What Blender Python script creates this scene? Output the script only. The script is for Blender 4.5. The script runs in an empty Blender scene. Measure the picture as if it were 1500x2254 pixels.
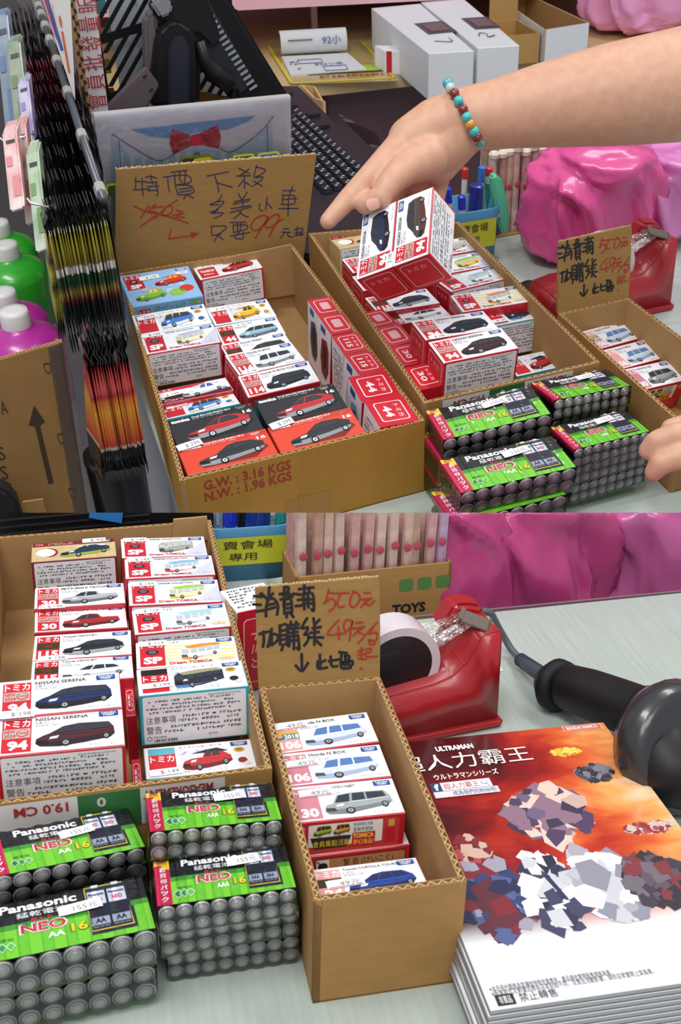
import bpy, bmesh, math, random
from mathutils import Matrix, Vector, noise
TR = Vector
random.seed(7)
D = math.radians
SC = bpy.context.scene
COL = SC.collection

# ---------------------------------------------------------------- camera
F, CX, CY = 2505.0, 750.0, 1127.0           # focal length and centre in pixels of the 1500 x 2254 frame
CAM = Vector((0, 0, 1.70))
def cam_rows(pitch, roll, yaw):
    p, a, r = D(pitch), D(yaw), D(roll)
    B = Matrix(((1, 0, 0), (0, -math.sin(p), -math.cos(p)), (0, math.cos(p), -math.sin(p))))
    Z = Matrix(((math.cos(a), math.sin(a), 0), (-math.sin(a), math.cos(a), 0), (0, 0, 1)))
    R = Matrix(((math.cos(r), -math.sin(r), 0), (math.sin(r), math.cos(r), 0), (0, 0, 1)))
    return R @ B @ Z
RW = cam_rows(30.5, -0.5, 0)
cam = bpy.data.objects.new('camera', bpy.data.cameras.new('camera'))
COL.objects.link(cam)
m = RW.transposed() @ Matrix(((1, 0, 0), (0, -1, 0), (0, 0, -1)))
cam.matrix_world = Matrix.Translation(CAM) @ m.to_4x4()
cam.data.sensor_fit = 'HORIZONTAL'; cam.data.sensor_width = 36; cam.data.lens = 36 * F / 1500
cam.data.clip_start = 0.02; cam.data.clip_end = 60
cam.data.dof.use_dof = True; cam.data.dof.focus_distance = 0.95; cam.data.dof.aperture_fstop = 40
SC.camera = cam

# ---------------------------------------------------------------- light
SC.view_settings.view_transform = 'Standard'; SC.view_settings.look = 'None'
SC.view_settings.gamma = 1; SC.view_settings.use_curve_mapping = False
SC.view_settings.exposure = 0.0
W = bpy.data.worlds.new('shop_air'); SC.world = W; W.use_nodes = True
W.node_tree.nodes['Background'].inputs[0].default_value = (0.93, 0.95, 1.0, 1)
W.node_tree.nodes['Background'].inputs[1].default_value = 0.52
def area(name, loc, aim, sx, sy, power, col=(1, 0.98, 0.95)):
    l = bpy.data.lights.new(name, 'AREA'); l.shape = 'RECTANGLE'; l.size = sx; l.size_y = sy; l.energy = power; l.color = col
    o = bpy.data.objects.new(name, l); COL.objects.link(o); o.location = loc
    o.rotation_euler = (Vector(aim) - Vector(loc)).to_track_quat('-Z', 'Y').to_euler()
    return o
area('ceiling_light', (-0.6, 0.4, 3.3), (0, 1.0, 1.0), 1.3, 0.35, 25)
area('ceiling_light', (0.9, 1.6, 3.3), (0.3, 1.2, 1.0), 1.3, 0.35, 22)
area('ceiling_light', (0.2, -0.6, 3.0), (0.1, 0.9, 1.1), 1.6, 0.5, 17)

# ---------------------------------------------------------------- the two displays: local millimetres -> world metres
KU, KL = 1.12, 0.86
SETS = {}
def make_set(key, pitch, roll, yaw, c, k):
    R = cam_rows(pitch, roll, yaw)
    A = RW.transposed() @ R
    s = k / 1000.0
    M = Matrix.Translation(CAM) @ A.to_4x4() @ Matrix.Scale(s, 4) @ Matrix.Translation(-Vector(c))
    SETS[key] = dict(R=R, c=Vector(c), M=M, s=s)
make_set('U', 36.7, -2.58, -15.87, (-92.4, -807.8, 629.9), KU)
make_set('L', 24.3, 1.58, -12.57, (-98.4, -479.9, 538.1), KL)
def ray(s, px, py):
    S = SETS[s]; return S['c'], (S['R'].transposed() @ Vector(((px - CX) / F, (py - CY) / F, 1)))
def at(s, px, py, z=0.0):                   # point on the level z of that display
    c, d = ray(s, px, py); return c + d * ((z - c.z) / d.z)
def atd(s, px, py, dep):                    # point at a depth from the camera
    c, d = ray(s, px, py); return c + d * dep
def atp(s, px, py, p0, n):                  # point on a plane
    c, d = ray(s, px, py); return c + d * ((Vector(p0) - c).dot(n) / d.dot(n))
def at_y(s, px, py, y): c, d = ray(s, px, py); return c + d * ((y - c.y) / d.y)
def depth(s, p):
    S = SETS[s]; return (S['R'] @ (Vector(p) - S['c'])).z

# ---------------------------------------------------------------- materials
def lin(h):
    if isinstance(h, str):
        h = h.lstrip('#'); h = ''.join(q * 2 for q in h) if len(h) == 3 else h; c = [int(h[i:i + 2], 16) / 255 for i in (0, 2, 4)]
    else: c = h
    return tuple((v / 12.92 if v <= 0.04045 else ((v + 0.055) / 1.055) ** 2.4) for v in c)
MATS = {}
def mat(name, col, rough=0.5, metal=0.0, grain=0.0, gscale=60, bump=0.0, spec=0.5, coat=0.0, stretch=None, sss=0.0, col2=None, alpha=None):
    if name in MATS: return MATS[name]
    m = bpy.data.materials.new(name); m.use_nodes = True; nt = m.node_tree; b = nt.nodes['Principled BSDF']
    c = lin(col); b.inputs['Base Color'].default_value = (*c, 1); b.inputs['Roughness'].default_value = rough
    b.inputs['Metallic'].default_value = metal; b.inputs['Specular IOR Level'].default_value = spec
    b.inputs['Coat Weight'].default_value = coat; b.inputs['Coat Roughness'].default_value = 0.12
    if sss: b.inputs['Subsurface Weight'].default_value = sss; b.inputs['Subsurface Radius'].default_value = (0.6, 0.25, 0.15); b.inputs['Subsurface Scale'].default_value = 0.01
    if grain or bump or col2:
        tc = nt.nodes.new('ShaderNodeTexCoord'); mp = nt.nodes.new('ShaderNodeMapping'); n = nt.nodes.new('ShaderNodeTexNoise')
        nt.links.new(tc.outputs['Object'], mp.inputs[0]); nt.links.new(mp.outputs[0], n.inputs['Vector'])
        mp.inputs['Scale'].default_value = stretch or (1, 1, 1)
        n.inputs['Scale'].default_value = gscale; n.inputs['Detail'].default_value = 6
        if grain or col2:
            r = nt.nodes.new('ShaderNodeValToRGB'); r.color_ramp.elements[0].position = 0.32; r.color_ramp.elements[1].position = 0.68
            c2 = lin(col2) if col2 else tuple(min(1, v * (1 + grain)) for v in c)
            c1 = c if col2 else tuple(v * (1 - grain) for v in c)
            r.color_ramp.elements[0].color = (*c1, 1); r.color_ramp.elements[1].color = (*c2, 1)
            nt.links.new(n.outputs['Fac'], r.inputs[0]); nt.links.new(r.outputs[0], b.inputs['Base Color'])
        if bump:
            bp = nt.nodes.new('ShaderNodeBump'); bp.inputs['Strength'].default_value = bump; bp.inputs['Distance'].default_value = 0.002
            nt.links.new(n.outputs['Fac'], bp.inputs['Height']); nt.links.new(bp.outputs[0], b.inputs['Normal'])
    MATS[name] = m; return m
def film(name, tint=(0.97, 0.98, 1), gl=0.10, rough=0.12, bump=0.5, bs=0.12):
    if name in MATS: return MATS[name]
    m = bpy.data.materials.new(name); m.use_nodes = True; nt = m.node_tree; nt.nodes.clear()
    o = nt.nodes.new('ShaderNodeOutputMaterial'); mx = nt.nodes.new('ShaderNodeMixShader'); t = nt.nodes.new('ShaderNodeBsdfTransparent')
    g = nt.nodes.new('ShaderNodeBsdfGlossy'); fr = nt.nodes.new('ShaderNodeFresnel'); ad = nt.nodes.new('ShaderNodeMath'); ad.operation = 'ADD'
    fr.inputs[0].default_value = 1.45; ad.inputs[1].default_value = gl; nt.links.new(fr.outputs[0], ad.inputs[0])
    t.inputs[0].default_value = (*tint, 1); g.inputs[0].default_value = (1, 1, 1, 1); g.inputs['Roughness'].default_value = rough
    tc = nt.nodes.new('ShaderNodeTexCoord'); n = nt.nodes.new('ShaderNodeTexNoise'); n.inputs['Scale'].default_value = bs; n.inputs['Detail'].default_value = 3
    bp = nt.nodes.new('ShaderNodeBump'); bp.inputs['Strength'].default_value = bump; bp.inputs['Distance'].default_value = 0.01
    nt.links.new(tc.outputs['Object'], n.inputs['Vector']); nt.links.new(n.outputs['Fac'], bp.inputs['Height']); nt.links.new(bp.outputs[0], g.inputs['Normal'])
    nt.links.new(ad.outputs[0], mx.inputs[0]); nt.links.new(t.outputs[0], mx.inputs[1]); nt.links.new(g.outputs[0], mx.inputs[2])
    nt.links.new(mx.outputs[0], o.inputs[0]); MATS[name] = m; return m
def ink(h, rough=0.45):                     # a flat printed colour
    return mat('ink_' + (h if isinstance(h, str) else str(h)).lstrip('#'), h, rough)

# ---------------------------------------------------------------- mesh collector
class MB:
    def __init__(s): s.v = []; s.f = []; s.m = []; s.mats = []
    def mi(s, m):
        if m not in s.mats: s.mats.append(m)
        return s.mats.index(m)
    def poly(s, pts, m):
        b = len(s.v); s.v += [tuple(p) for p in pts]; s.f.append(tuple(range(b, b + len(pts)))); s.m.append(s.mi(m))
    def geo(s, vs, fs, m):
        b = len(s.v); s.v += [tuple(p) for p in vs]; k = s.mi(m)
        for f in fs: s.f.append(tuple(i + b for i in f)); s.m.append(k)
    def hexa(s, p, m, faces=None):          # p: 4 bottom then 4 top, both anticlockwise from above ; faces: per-face materials (bottom, top, front, right, back, left)
        F6 = [(3, 2, 1, 0), (4, 5, 6, 7), (0, 1, 5, 4), (1, 2, 6, 5), (2, 3, 7, 6), (3, 0, 4, 7)]
        b = len(s.v); s.v += [tuple(q) for q in p]
        for i, f in enumerate(F6):
            s.f.append(tuple(j + b for j in f)); s.m.append(s.mi(faces[i] if faces else m))
    def box(s, x0, y0, z0, x1, y1, z1, m, faces=None):
        s.hexa([(x0, y0, z0), (x1, y0, z0), (x1, y1, z0), (x0, y1, z0), (x0, y0, z1), (x1, y0, z1), (x1, y1, z1), (x0, y1, z1)], m, faces)
    def slab(s, quad, vec, m, m2=None):     # quad extruded by vec
        vec = Vector(vec); q = [Vector(p) for p in quad]; n = len(q)
        b = len(s.v); s.v += [tuple(p) for p in q] + [tuple(p + vec) for p in q]; k = s.mi(m); k2 = s.mi(m2 or m)
        s.f.append(tuple(b + i for i in range(n))); s.m.append(k); s.f.append(tuple(b + n + i for i in reversed(range(n)))); s.m.append(k2)
        for i in range(n):
            j = (i + 1) % n; s.f.append((b + i, b + n + i, b + n + j, b + j)); s.m.append(k2)
    def tube(s, pts, r, m, n=8, caps=True):
        pts = [Vector(p) for p in pts]; rs = r if isinstance(r, (list, tuple)) else [r] * len(pts); rings = []
        up = Vector((0, 0, 1)); b = len(s.v); k = s.mi(m)
        for i, p in enumerate(pts):
            t = (pts[min(i + 1, len(pts) - 1)] - pts[max(i - 1, 0)]).normalized()
            if i == 0: a = t.orthogonal().normalized()
            else: a = (a - t * a.dot(t)).normalized()
            c = t.cross(a)
            for j in range(n):
                w = 2 * math.pi * j / n; s.v.append(tuple(p + (a * math.cos(w) + c * math.sin(w)) * rs[i]))
        for i in range(len(pts) - 1):
            for j in range(n):
                j2 = (j + 1) % n; s.f.append((b + i * n + j, b + i * n + j2, b + (i + 1) * n + j2, b + (i + 1) * n + j)); s.m.append(k)
        if caps:
            s.f.append(tuple(b + j for j in reversed(range(n)))); s.m.append(k)
            s.f.append(tuple(b + (len(pts) - 1) * n + j for j in range(n))); s.m.append(k)
    def lathe(s, prof, c, m, n=24, axis=(0, 0, 1), caps=True):   # prof: [(r, h[, mat])]
        c = Vector(c); ax = Vector(axis).normalized(); a = ax.orthogonal().normalized(); bb = ax.cross(a); b = len(s.v)
        for q in prof:
            for j in range(n):
                w = 2 * math.pi * j / n; s.v.append(tuple(c + ax * q[1] + (a * math.cos(w) + bb * math.sin(w)) * q[0]))
        for i in range(len(prof) - 1):
            k = s.mi(prof[i + 1][2] if len(prof[i + 1]) > 2 else m)
            for j in range(n):
                j2 = (j + 1) % n; s.f.append((b + i * n + j, b + i * n + j2, b + (i + 1) * n + j2, b + (i + 1) * n + j)); s.m.append(k)
        if caps:
            s.f.append(tuple(b + j for j in reversed(range(n)))); s.m.append(s.mi(m))
            q = prof[-1]; s.f.append(tuple(b + (len(prof) - 1) * n + j for j in range(n))); s.m.append(s.mi(q[2] if len(q) > 2 else m))
    def mesh(s, name, smooth=False):
        me = bpy.data.meshes.new(name); me.from_pydata(s.v, [], s.f)
        for m in s.mats: me.materials.append(m)
        me.polygons.foreach_set('material_index', s.m)
        if smooth: me.polygons.foreach_set('use_smooth', [True] * len(s.f))
        me.update(); return me

# ---------------------------------------------------------------- objects
def tag(o, label=None, cat=None, group=None, kind=None):
    if label: o['label'] = label
    if cat: o['category'] = cat
    if group: o['group'] = group
    if kind: o['kind'] = kind
    return o
def empty(name, M, label, cat, group=None, kind=None):
    o = bpy.data.objects.new(name, None); COL.objects.link(o); o.empty_display_size = 0.01; o.matrix_world = M
    return tag(o, label, cat, group, kind)
def part(name, me, parent=None, M=None, **k):
    if isinstance(me, MB): me = me.mesh(name, k.pop('smooth', False))
    o = bpy.data.objects.new(name, me); COL.objects.link(o)
    if parent is not None:
        o.parent = parent
        if M is not None: o.matrix_local = M
    elif M is not None: o.matrix_world = M
    return tag(o, k.get('label'), k.get('cat'), k.get('group'), k.get('kind'))
def bevel(me, w, seg=2, angle=35):
    bm = bmesh.new(); bm.from_mesh(me); bmesh.ops.remove_doubles(bm, verts=bm.verts, dist=1e-4)
    es = [e for e in bm.edges if len(e.link_faces) == 2 and e.calc_face_angle(0) > D(angle)]
    bmesh.ops.bevel(bm, geom=es, offset=w, segments=seg, affect='EDGES', clamp_overlap=True, material=-1)
    bm.to_mesh(me); bm.free(); return me
def thing_at(name, s, base, label, cat, group=None, yaw=0, kind=None):     # Empty whose axes are the display's axes (mm), at a base point
    return empty(name, SETS[s]['M'] @ Matrix.Translation(Vector(base)) @ Matrix.Rotation(D(yaw), 4, 'Z'), label, cat, group, kind)

# ---------------------------------------------------------------- lettering
_T = {}
def glyphs(txt, bold=0.0, res=2):
    if any(ord(q) > 0x4dff for q in txt): bold = 0.0
    elif any(ord(q) > 0x2fff for q in txt): bold *= .5
    k = (txt, bold)
    if k in _T: return _T[k]
    c = bpy.data.curves.new('t', 'FONT'); c.body = txt; c.size = 1; c.resolution_u = res; c.offset = bold; c.fill_mode = 'BOTH'
    o = bpy.data.objects.new('t', c); COL.objects.link(o); bpy.context.view_layer.update()
    me = bpy.data.meshes.new_from_object(o.evaluated_get(bpy.context.evaluated_depsgraph_get()))
    vs = [(v.co.x, v.co.y) for v in me.vertices]; fs = [tuple(p.vertices) for p in me.polygons]
    bpy.data.objects.remove(o); bpy.data.curves.remove(c); bpy.data.meshes.remove(me)
    if vs:
        x0 = min(v[0] for v in vs); x1 = max(v[0] for v in vs); y0 = min(v[1] for v in vs); y1 = max(v[1] for v in vs)
    else: x0 = y0 = 0; x1 = y1 = 1
    _T[k] = (vs, fs, (x0, y0, x1, y1)); return _T[k]
class Plane:                                # flat print area: origin, u axis (right), v axis (down), normal; lengths in local units
    def __init__(s, mb, o, u, v, n): s.mb = mb; s.o = Vector(o); s.u = Vector(u); s.v = Vector(v); s.n = Vector(n); s.l = 0.12
    def P(s, u, v, l=1): return s.o + s.u * u + s.v * v + s.n * (s.l * l)
    def poly(s, pts, m, l=1): s.mb.poly([s.P(a, b, l) for a, b in pts], m)
    def rect(s, u0, v0, u1, v1, m, l=1): s.poly([(u0, v1), (u1, v1), (u1, v0), (u0, v0)], m, l)
    def rrect(s, u0, v0, u1, v1, r, m, l=1, n=4):
        pts = []
        for cx, cy, a0 in ((u1 - r, v0 + r, -90), (u1 - r, v1 - r, 0), (u0 + r, v1 - r, 90), (u0 + r, v0 + r, 180)):
            for i in range(n + 1): a = D(a0 + 90 * i / n); pts.append((cx + r * math.cos(a), cy + r * math.sin(a)))
        s.poly(pts[::-1], m, l)
    def disc(s, u, v, r, m, l=1, n=14, ry=None):
        s.poly([(u + r * math.cos(-2 * math.pi * i / n), v + (ry or r) * math.sin(-2 * math.pi * i / n)) for i in range(n)], m, l)
    def text(s, txt, u0, v0, u1, v1, m, l=2, bold=0.0, keep=False, rot=0, skew=0):   # fills the box; keep: keep proportions (fit height, left aligned)
        vs, fs, (x0, y0, x1, y1) = glyphs(txt, bold)
        if x1 <= x0 or y1 <= y0: return
        w, h = u1 - u0, v1 - v0
        def tr(x, y):
            a = (x - x0) / (x1 - x0); b = (y1 - y) / (y1 - y0)
            if rot == 90: a, b = 1 - b, a   # reads downwards
            if rot == -90: a, b = b, 1 - a  # reads upwards
            if rot == 180: a, b = 1 - a, 1 - b
            if keep and rot == 0:
                k = h / (y1 - y0); return u0 + (x - x0) * k, v0 + b * h
            return u0 + a * w + skew * (1 - b), v0 + b * h
        s.mb.geo([s.P(*tr(x, y), l) for x, y in vs], fs, m)
    def stroke(s, pts, w, m, l=1):
        q = [Vector(p) for p in pts]
        if len(q) > 2:
            r = []
            for i in range(len(q) - 1):
                a, b, c, d = q[max(i - 1, 0)], q[i], q[i + 1], q[min(i + 2, len(q) - 1)]
                for t in (0, .25, .5, .75):
                    r.append(0.5 * ((2 * b) + (c - a) * t + (2 * a - 5 * b + 4 * c - d) * t * t + (3 * b - a - 3 * c + d) * t ** 3))
            r.append(q[-1]); q = r
        L, R = [], []
        for i, p in enumerate(q):
            t = (q[min(i + 1, len(q) - 1)] - q[max(i - 1, 0)])
            if t.length < 1e-6: t = Vector((1, 0))
            t.normalize(); n = Vector((-t.y, t.x)) * w / 2
            e = t * (w * 0.4) * (1 if i == len(q) - 1 else -1 if i == 0 else 0)
            L.append(p + n + e); R.append(p - n + e)
        for i in range(len(q) - 1):
            s.poly([R[i], R[i + 1], L[i + 1], L[i]], m, l)
    def scribble(s, u0, v0, u1, v1, rows, m, l=1, rnd=None, dens=0.85):      # fine print too small to read
        rnd = rnd or random; h = (v1 - v0) / rows
        for r in range(rows):
            u = u0 + rnd.random() * h * 0.3; end = u1 - rnd.random() * (u1 - u0) * 0.15; v = v0 + r * h
            while u < end:
                w = h * (0.35 + rnd.random() * 0.45)
                if rnd.random() < dens:
                    a = v + h * (0.1 + 0.2 * rnd.random()); b = v + h * (0.62 + 0.18 * rnd.random())
                    s.rect(u, a, min(u + w * 0.35, end), b, m, l)
                    if rnd.random() < .7: s.rect(u, a, min(u + w, end), a + h * 0.16, m, l)
                    if rnd.random() < .7: s.rect(u, (a + b) / 2, min(u + w, end), (a + b) / 2 + h * 0.16, m, l)
                u += w + h * 0.16
# ---------------------------------------------------------------- where each small box and pack stands: corner x, y, z, yaw, tilt, roll, size
POSE = {
    'a1': (4.69, 404.51, 85.5, 2.41, 6.38, 1.59, 1.031),
    'a2': (92.68, 429.27, 71.74, 3.3, 1.58, -0.62, 0.963),
    'a3': (3.99, 309.79, 81.3, 1.19, 6.63, 0.65, 1.011),
    'a4': (90.22, 349.32, 56.24, 4.17, 9.2, 3.33, 0.923),
    'a5': (5.52, 264.26, 80.45, -0.32, 3.94, 0.47, 0.988),
    'a6': (89.26, 301.66, 56.12, 3.07, 8.39, 1.95, 0.914),
    'a8': (82.72, 213.67, 67.85, 9.52, 8.78, 3.84, 0.955),
    'a9': (85.86, 170.08, 65.99, 2.43, 7.2, -1.19, 0.948),
    'a10': (3.83, 197.2, 50.76, 0.66, -8.04, -0.38, 0.957),
    'a11': (3.91, 167.52, 49.84, 0.71, -10.09, -1.24, 0.954),
    'a12': (1.43, 92.17, 78.16, 2.56, 6.97, -0.86, 1.034),
    'a13': (1.82, 45.26, 77.24, 2.09, 3.28, -0.92, 1.051),
    'a14': (85.49, 97.58, 79.08, 4.04, 8.34, 0.3, 1.017),
    'a15': (86.02, 49.29, 78.11, 3.29, 7.43, -1.3, 1.024),
    'r1': (190.84, 280.86, 79.69, 1.64, 3.01, 1.53, 0.971),
    'r2': (189.63, 235.37, 81.62, 3.78, 5.6, 1.98, 0.978),
    'r3': (190.47, 190.72, 80.71, 1.67, 3.15, 0.52, 0.974),
    'r4': (189.2, 143.55, 83.5, 4.15, 4.52, 2.72, 0.984),
    'r5': (177.43, 94.27, 87.27, 1.05, 8.11, 1.04, 0.984),
    'r6': (178.68, 48.98, 85.78, 2.13, 6.68, 3.59, 0.978),
    's1': (227.07, 235.55, 76.23, 6.15, 0.07, 0.58, 0.972),
    's2': (229.15, 192.05, 79.17, 4.1, 3.49, -1.33, 0.983),
    's3': (232.11, 153.45, 76.79, 2.34, 2.68, -0.04, 0.974),
    's4': (229.54, 104.69, 79.76, 3.03, 7.18, -0.59, 0.985),
    'b1': (260.62, 430.67, 79.19, 2.36, -2.14, 0.34, 0.976),
    'b3': (255.41, 279.32, 70.95, 3.96, 2.76, 3.35, 0.952),
    'b4': (261.89, 255.65, 62.21, 1.97, -2.22, 1.87, 0.924),
    'b5': (258.55, 141.61, 107.92, 1.49, 2.88, 2.92, 1),
    'b6': (261.13, 101.27, 104.54, 1.95, 5.18, 0.54, 0.995),
    'b9': (339.31, 285.03, 75.54, 8.57, -0.91, 1.03, 0.97),
    'b10': (337.5, 233.84, 79.69, -1.56, 3.08, 0.54, 0.985),
    'b11': (356.89, 208.26, 68.46, 5.58, 0.45, 2.94, 0.95),
    'b12': (359.6, 144.74, 42.68, 7.21, 5.77, 3.61, 0.838),
    'n1': (449.91, 151.53, 53.95, 15.34, 10.42, 6.66, 0.863),
    'n2': (450.9, 107.4, 53.94, 15.4, 11.76, 7.91, 0.863),
    'n3': (451.71, 64.75, 53.98, 13.19, 12.46, 9.41, 0.865),
    'd1': (-170.14, 494.3, 75.06, 0.84, 0.28, -0.02, 0.961),
    'd2': (-165.54, 419.25, 68.54, 0.67, 0.04, 1.17, 0.965),
    'd3': (-164.84, 386.43, 65.28, 1.07, 1.39, 2.24, 0.954),
    'd4': (-162.98, 335.46, 69.56, -1.3, 0.63, 0.53, 0.968),
    'd5': (-163.79, 297.74, 69.35, 0.2, -3.43, 1.5, 0.968),
    'd6': (-179.77, 215.72, 104.22, 0.88, 4.07, 0.72, 1.036),
    'd7': (-178.29, 177.57, 100.16, 0.43, 2.64, 0.95, 1.026),
    'e1': (-90.17, 490.61, 76.04, -0.28, 1.43, 2.12, 0.988),
    'e2': (-88.33, 444.68, 77.8, -0.59, -0.23, 1.31, 0.994),
    'e3': (-87.06, 402.55, 75.62, -0.66, 1.86, 1.82, 0.987),
    'e4': (-85.94, 352.9, 75.9, 1.31, 1.06, 0.25, 0.988),
    'e5': (-85.22, 299.21, 76.88, -1.4, 0.15, -0, 0.991),
    'e6': (-86.63, 250.51, 82.81, 0.3, -3.46, 0.07, 1.002),
    'e7': (-85.62, 202.18, 47.2, 0.04, -2.72, 0.98, 0.985),
    'g1': (3.53, 197.29, 60.7, 0.93, 0.82, -0.94, 0.939),
    'g2': (4.05, 160.61, 60.69, -0.42, 0.58, 0.1, 0.936),
    'g3': (4.3, 123.5, 60.66, -0.44, 0.28, 0.94, 0.931),
    'g5': (7.48, 56.31, 49.43, -0.25, -6.92, 0.11, 0.873),
    'held': (227.63, 192.43, 203.48, -24.18, 26.98, -30.02, 1),
    'p1': (226.08, 14.24, 85, -0.15, 6.24, -2.94, 0.88),
    'p2': (215.98, -46.16, 71.7, 1.48, 5.02, 0.5, 0.929),
    'p5': (336.65, 27.32, 83.79, 4.17, -5.39, 3.18, 0.952),
    'p6': (330.26, -28.47, 69.69, 4.53, -0.14, 1.65, 0.926),
    'q1': (-87.38, 108.88, 79.8, 0.71, -5, 1.99, 0.946),
    'q2': (-85.98, 66.16, 62.01, 0.05, -4.77, -0.74, 0.95),
    'q3': (-86.58, 73.98, 41.92, 1.98, 0.23, 0.29, 0.985),
    'q4': (-82.28, 74.51, 20.75, 0.76, 0.18, 0.42, 0.946),
    'q5': (-187.04, 96.62, 72, 13.79, 0.85, 5.89, 0.782),
    'q6': (-196.54, 50.01, 56.07, 7.24, -1.67, 0.93, 0.896),
    'q7': (-206.86, 73.33, 29, 0, -0, -0, 1),
    'book': (77.4, 198.63, 31, 1.61, -2.51, -0.46, 0.871),
}
# ---------------------------------------------------------------- the setting
def struct(name, mb, s=None, **k):
    o = part(name, mb, None, SETS[s]['M'] if s else None, kind='structure', **k); return o
LAM = mat('laminate', '#b3c0ba', 0.28, grain=0.08, gscale=0.035, stretch=(0.35, 7, 1), coat=0.3)
LAM_L = mat('laminate_light', '#aab6af', 0.34, grain=0.07, gscale=0.03, stretch=(9, 0.4, 1), coat=0.25)
LAM_L2 = mat('laminate_back', '#b3beb8', 0.30, grain=0.10, gscale=0.03, stretch=(0.4, 9, 1), coat=0.25)
mb = MB(); mb.box(-3, -3.2, 0, 3, 5, 0.02, mat('shop_floor', '#7d7b7c', 0.5, grain=.1, gscale=8)); struct('floor', mb)
mb = MB(); mb.box(-3, 4.2, 0, 3, 4.3, 3.4, mat('shop_wall', '#8b7f86', 0.8)); struct('wall_back', mb)
# upper display: counter with a white side panel
mb = MB(); mb.box(-2, -150, -22, 900, 620, 0, LAM); struct('counter', mb, 'U')
mb = MB(); mb.box(4, -30, -520, 24, 560, -22, mat('side_panel', '#a9acb2', 0.45)); mb.box(24, -130, -520, 880, -112, -22, mat('side_panel', '#a9acb2')); struct('counter_side_panel', mb, 'U')
# lower display: counter
c = [at('L', *p, 0) for p in ((-200, 1440), (880, 1368), (1500, 1305), (1720, 1283))]
mb = MB(); pts = [Vector((-420, -260, 0)), Vector((640, -260, 0)), c[3], c[1], Vector((52, c[1].y - 3, 0)), Vector((52, 640, 0)), Vector((-420, 640, 0))]
mb.slab([p + Vector((0, 0, -24)) for p in pts], (0, 0, 24), LAM_L, LAM_L); me = mb.mesh('counter')
struct('counter', me, 'L')
mb = MB(); n = (pts[2] - pts[3]).normalized()
mb.slab([pts[3] + Vector((-180, .5, -1.5)), pts[3] + n * 500 + Vector((0, .5, -1.5)), pts[3] + n * 500 + Vector((0, .5, 0.6)), pts[3] + Vector((-180, .5, .6))], (0, 2.5, 0), mat('edge_band', '#7c6a70', .4)); struct('trim_1', mb, 'L')

# ---------------------------------------------------------------- corrugated cartons
KRAFT = mat('kraft', '#a67c45', 0.75, grain=0.06, gscale=0.05, stretch=(1, 1, 4)); KRAFT_D = mat('kraft_outside', '#b0802f', 0.7, grain=0.05, gscale=0.04)
KRAFT_I = mat('kraft_inside', '#a98454', 0.8, grain=0.05, gscale=0.06); FLUTE = mat('flute', '#c9ab7d', 0.85, grain=.15, gscale=.5)
KRAFT_P = mat('kraft_sign', '#987640', 0.8, grain=0.07, gscale=0.05, stretch=(1, 1, 5))
def wall(root, a, b, z0, za, zb, inward, t, mo, mi, off, name='side_panel'):
    a, b = Vector((a[0], a[1], 0)) - off, Vector((b[0], b[1], 0)) - off; n = Vector((inward[0], inward[1], 0)).normalized(); e = Vector((0, 0, 1)); z0 -= off.z * 0
    mb = MB(); q = lambda p, z: p + e * z
    mb.slab([q(a, z0), q(b, z0), q(b, zb), q(a, za)], n * .6, mo); mb.slab([q(a, z0) + n * (t - .6), q(b, z0) + n * (t - .6), q(b, zb) + n * (t - .6), q(a, za) + n * (t - .6)], n * .6, mi)
    mb.slab([q(a, z0) + n * .6, q(b, z0) + n * .6, q(b, zb - 3) + n * .6, q(a, za - 3) + n * .6], n * (t - 1.2), KRAFT_I)
    w = part(name, mb, root)
    fb = MB(); L = (b - a).length; k = max(4, int(L / 3.4)); rd = random.Random(int(L))
    for i in range(k):
        u0, u1 = i / k, (i + 1) / k; s0, s1 = (.7, t - .7) if i % 2 else (t - .7, .7)
        p = a.lerp(b, u0) + n * s0; r = a.lerp(b, u1) + n * s1; z = za + (zb - za) * u0 - .15 - rd.random() * .5; d = (r - p).normalized(); m_ = Vector((-d.y, d.x, 0)) * .35
        fb.slab([q(p - m_, z), q(r - m_, z), q(r + m_, z), q(p + m_, z)], (0, 0, -3.2), FLUTE)
    part('corrugated_core', fb, w, kind='stuff')
    return w
def carton(s, P, H, label, name='cardboard_carton', t=4.2, mo=None, mi=None, hs=None, group=None, flute=True):
    mo = mo or KRAFT; mi = mi or KRAFT_I
    cx = sum(p[0] for p in P) / 4; cy = sum(p[1] for p in P) / 4; off = Vector((cx, cy, 0))
    root = thing_at(name, s, off, label, 'box', group)
    hs = hs or [(H, H)] * 4
    for i in range(4):
        a, b = P[i], P[(i + 1) % 4]; d = (b[0] - a[0], b[1] - a[1]); wall(root, a, b, 0, hs[i][0], hs[i][1], (-d[1], d[0]), t, mo, mi, off)
    mb = MB(); mb.slab([(p[0] - cx, p[1] - cy, 0.2) for p in P], (0, 0, 1.4), mi); part('bottom_panel', mb, root)
    return root, off
def px_uv(s, pts, M, conv, p0, n):          # photo strokes -> the card's own plane
    out = []
    for x, y in pts:
        px, py = conv(x, y); P = atp(s, px, py, p0, n); out.append(P)
    return out
S1A = lambda x, y: (x / 6.818 + 280, y / 6.818 + 360)
S1B = lambda x, y: (x / 5.769 + 440, y / 5.769 + 350)
S2 = lambda x, y: (x / 5 + 550, y / 5 + 1270)
def P_(t): return [[tuple(map(int, q.split(','))) for q in l.split()] for l in t.strip().split('\n') if l.strip()]
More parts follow.
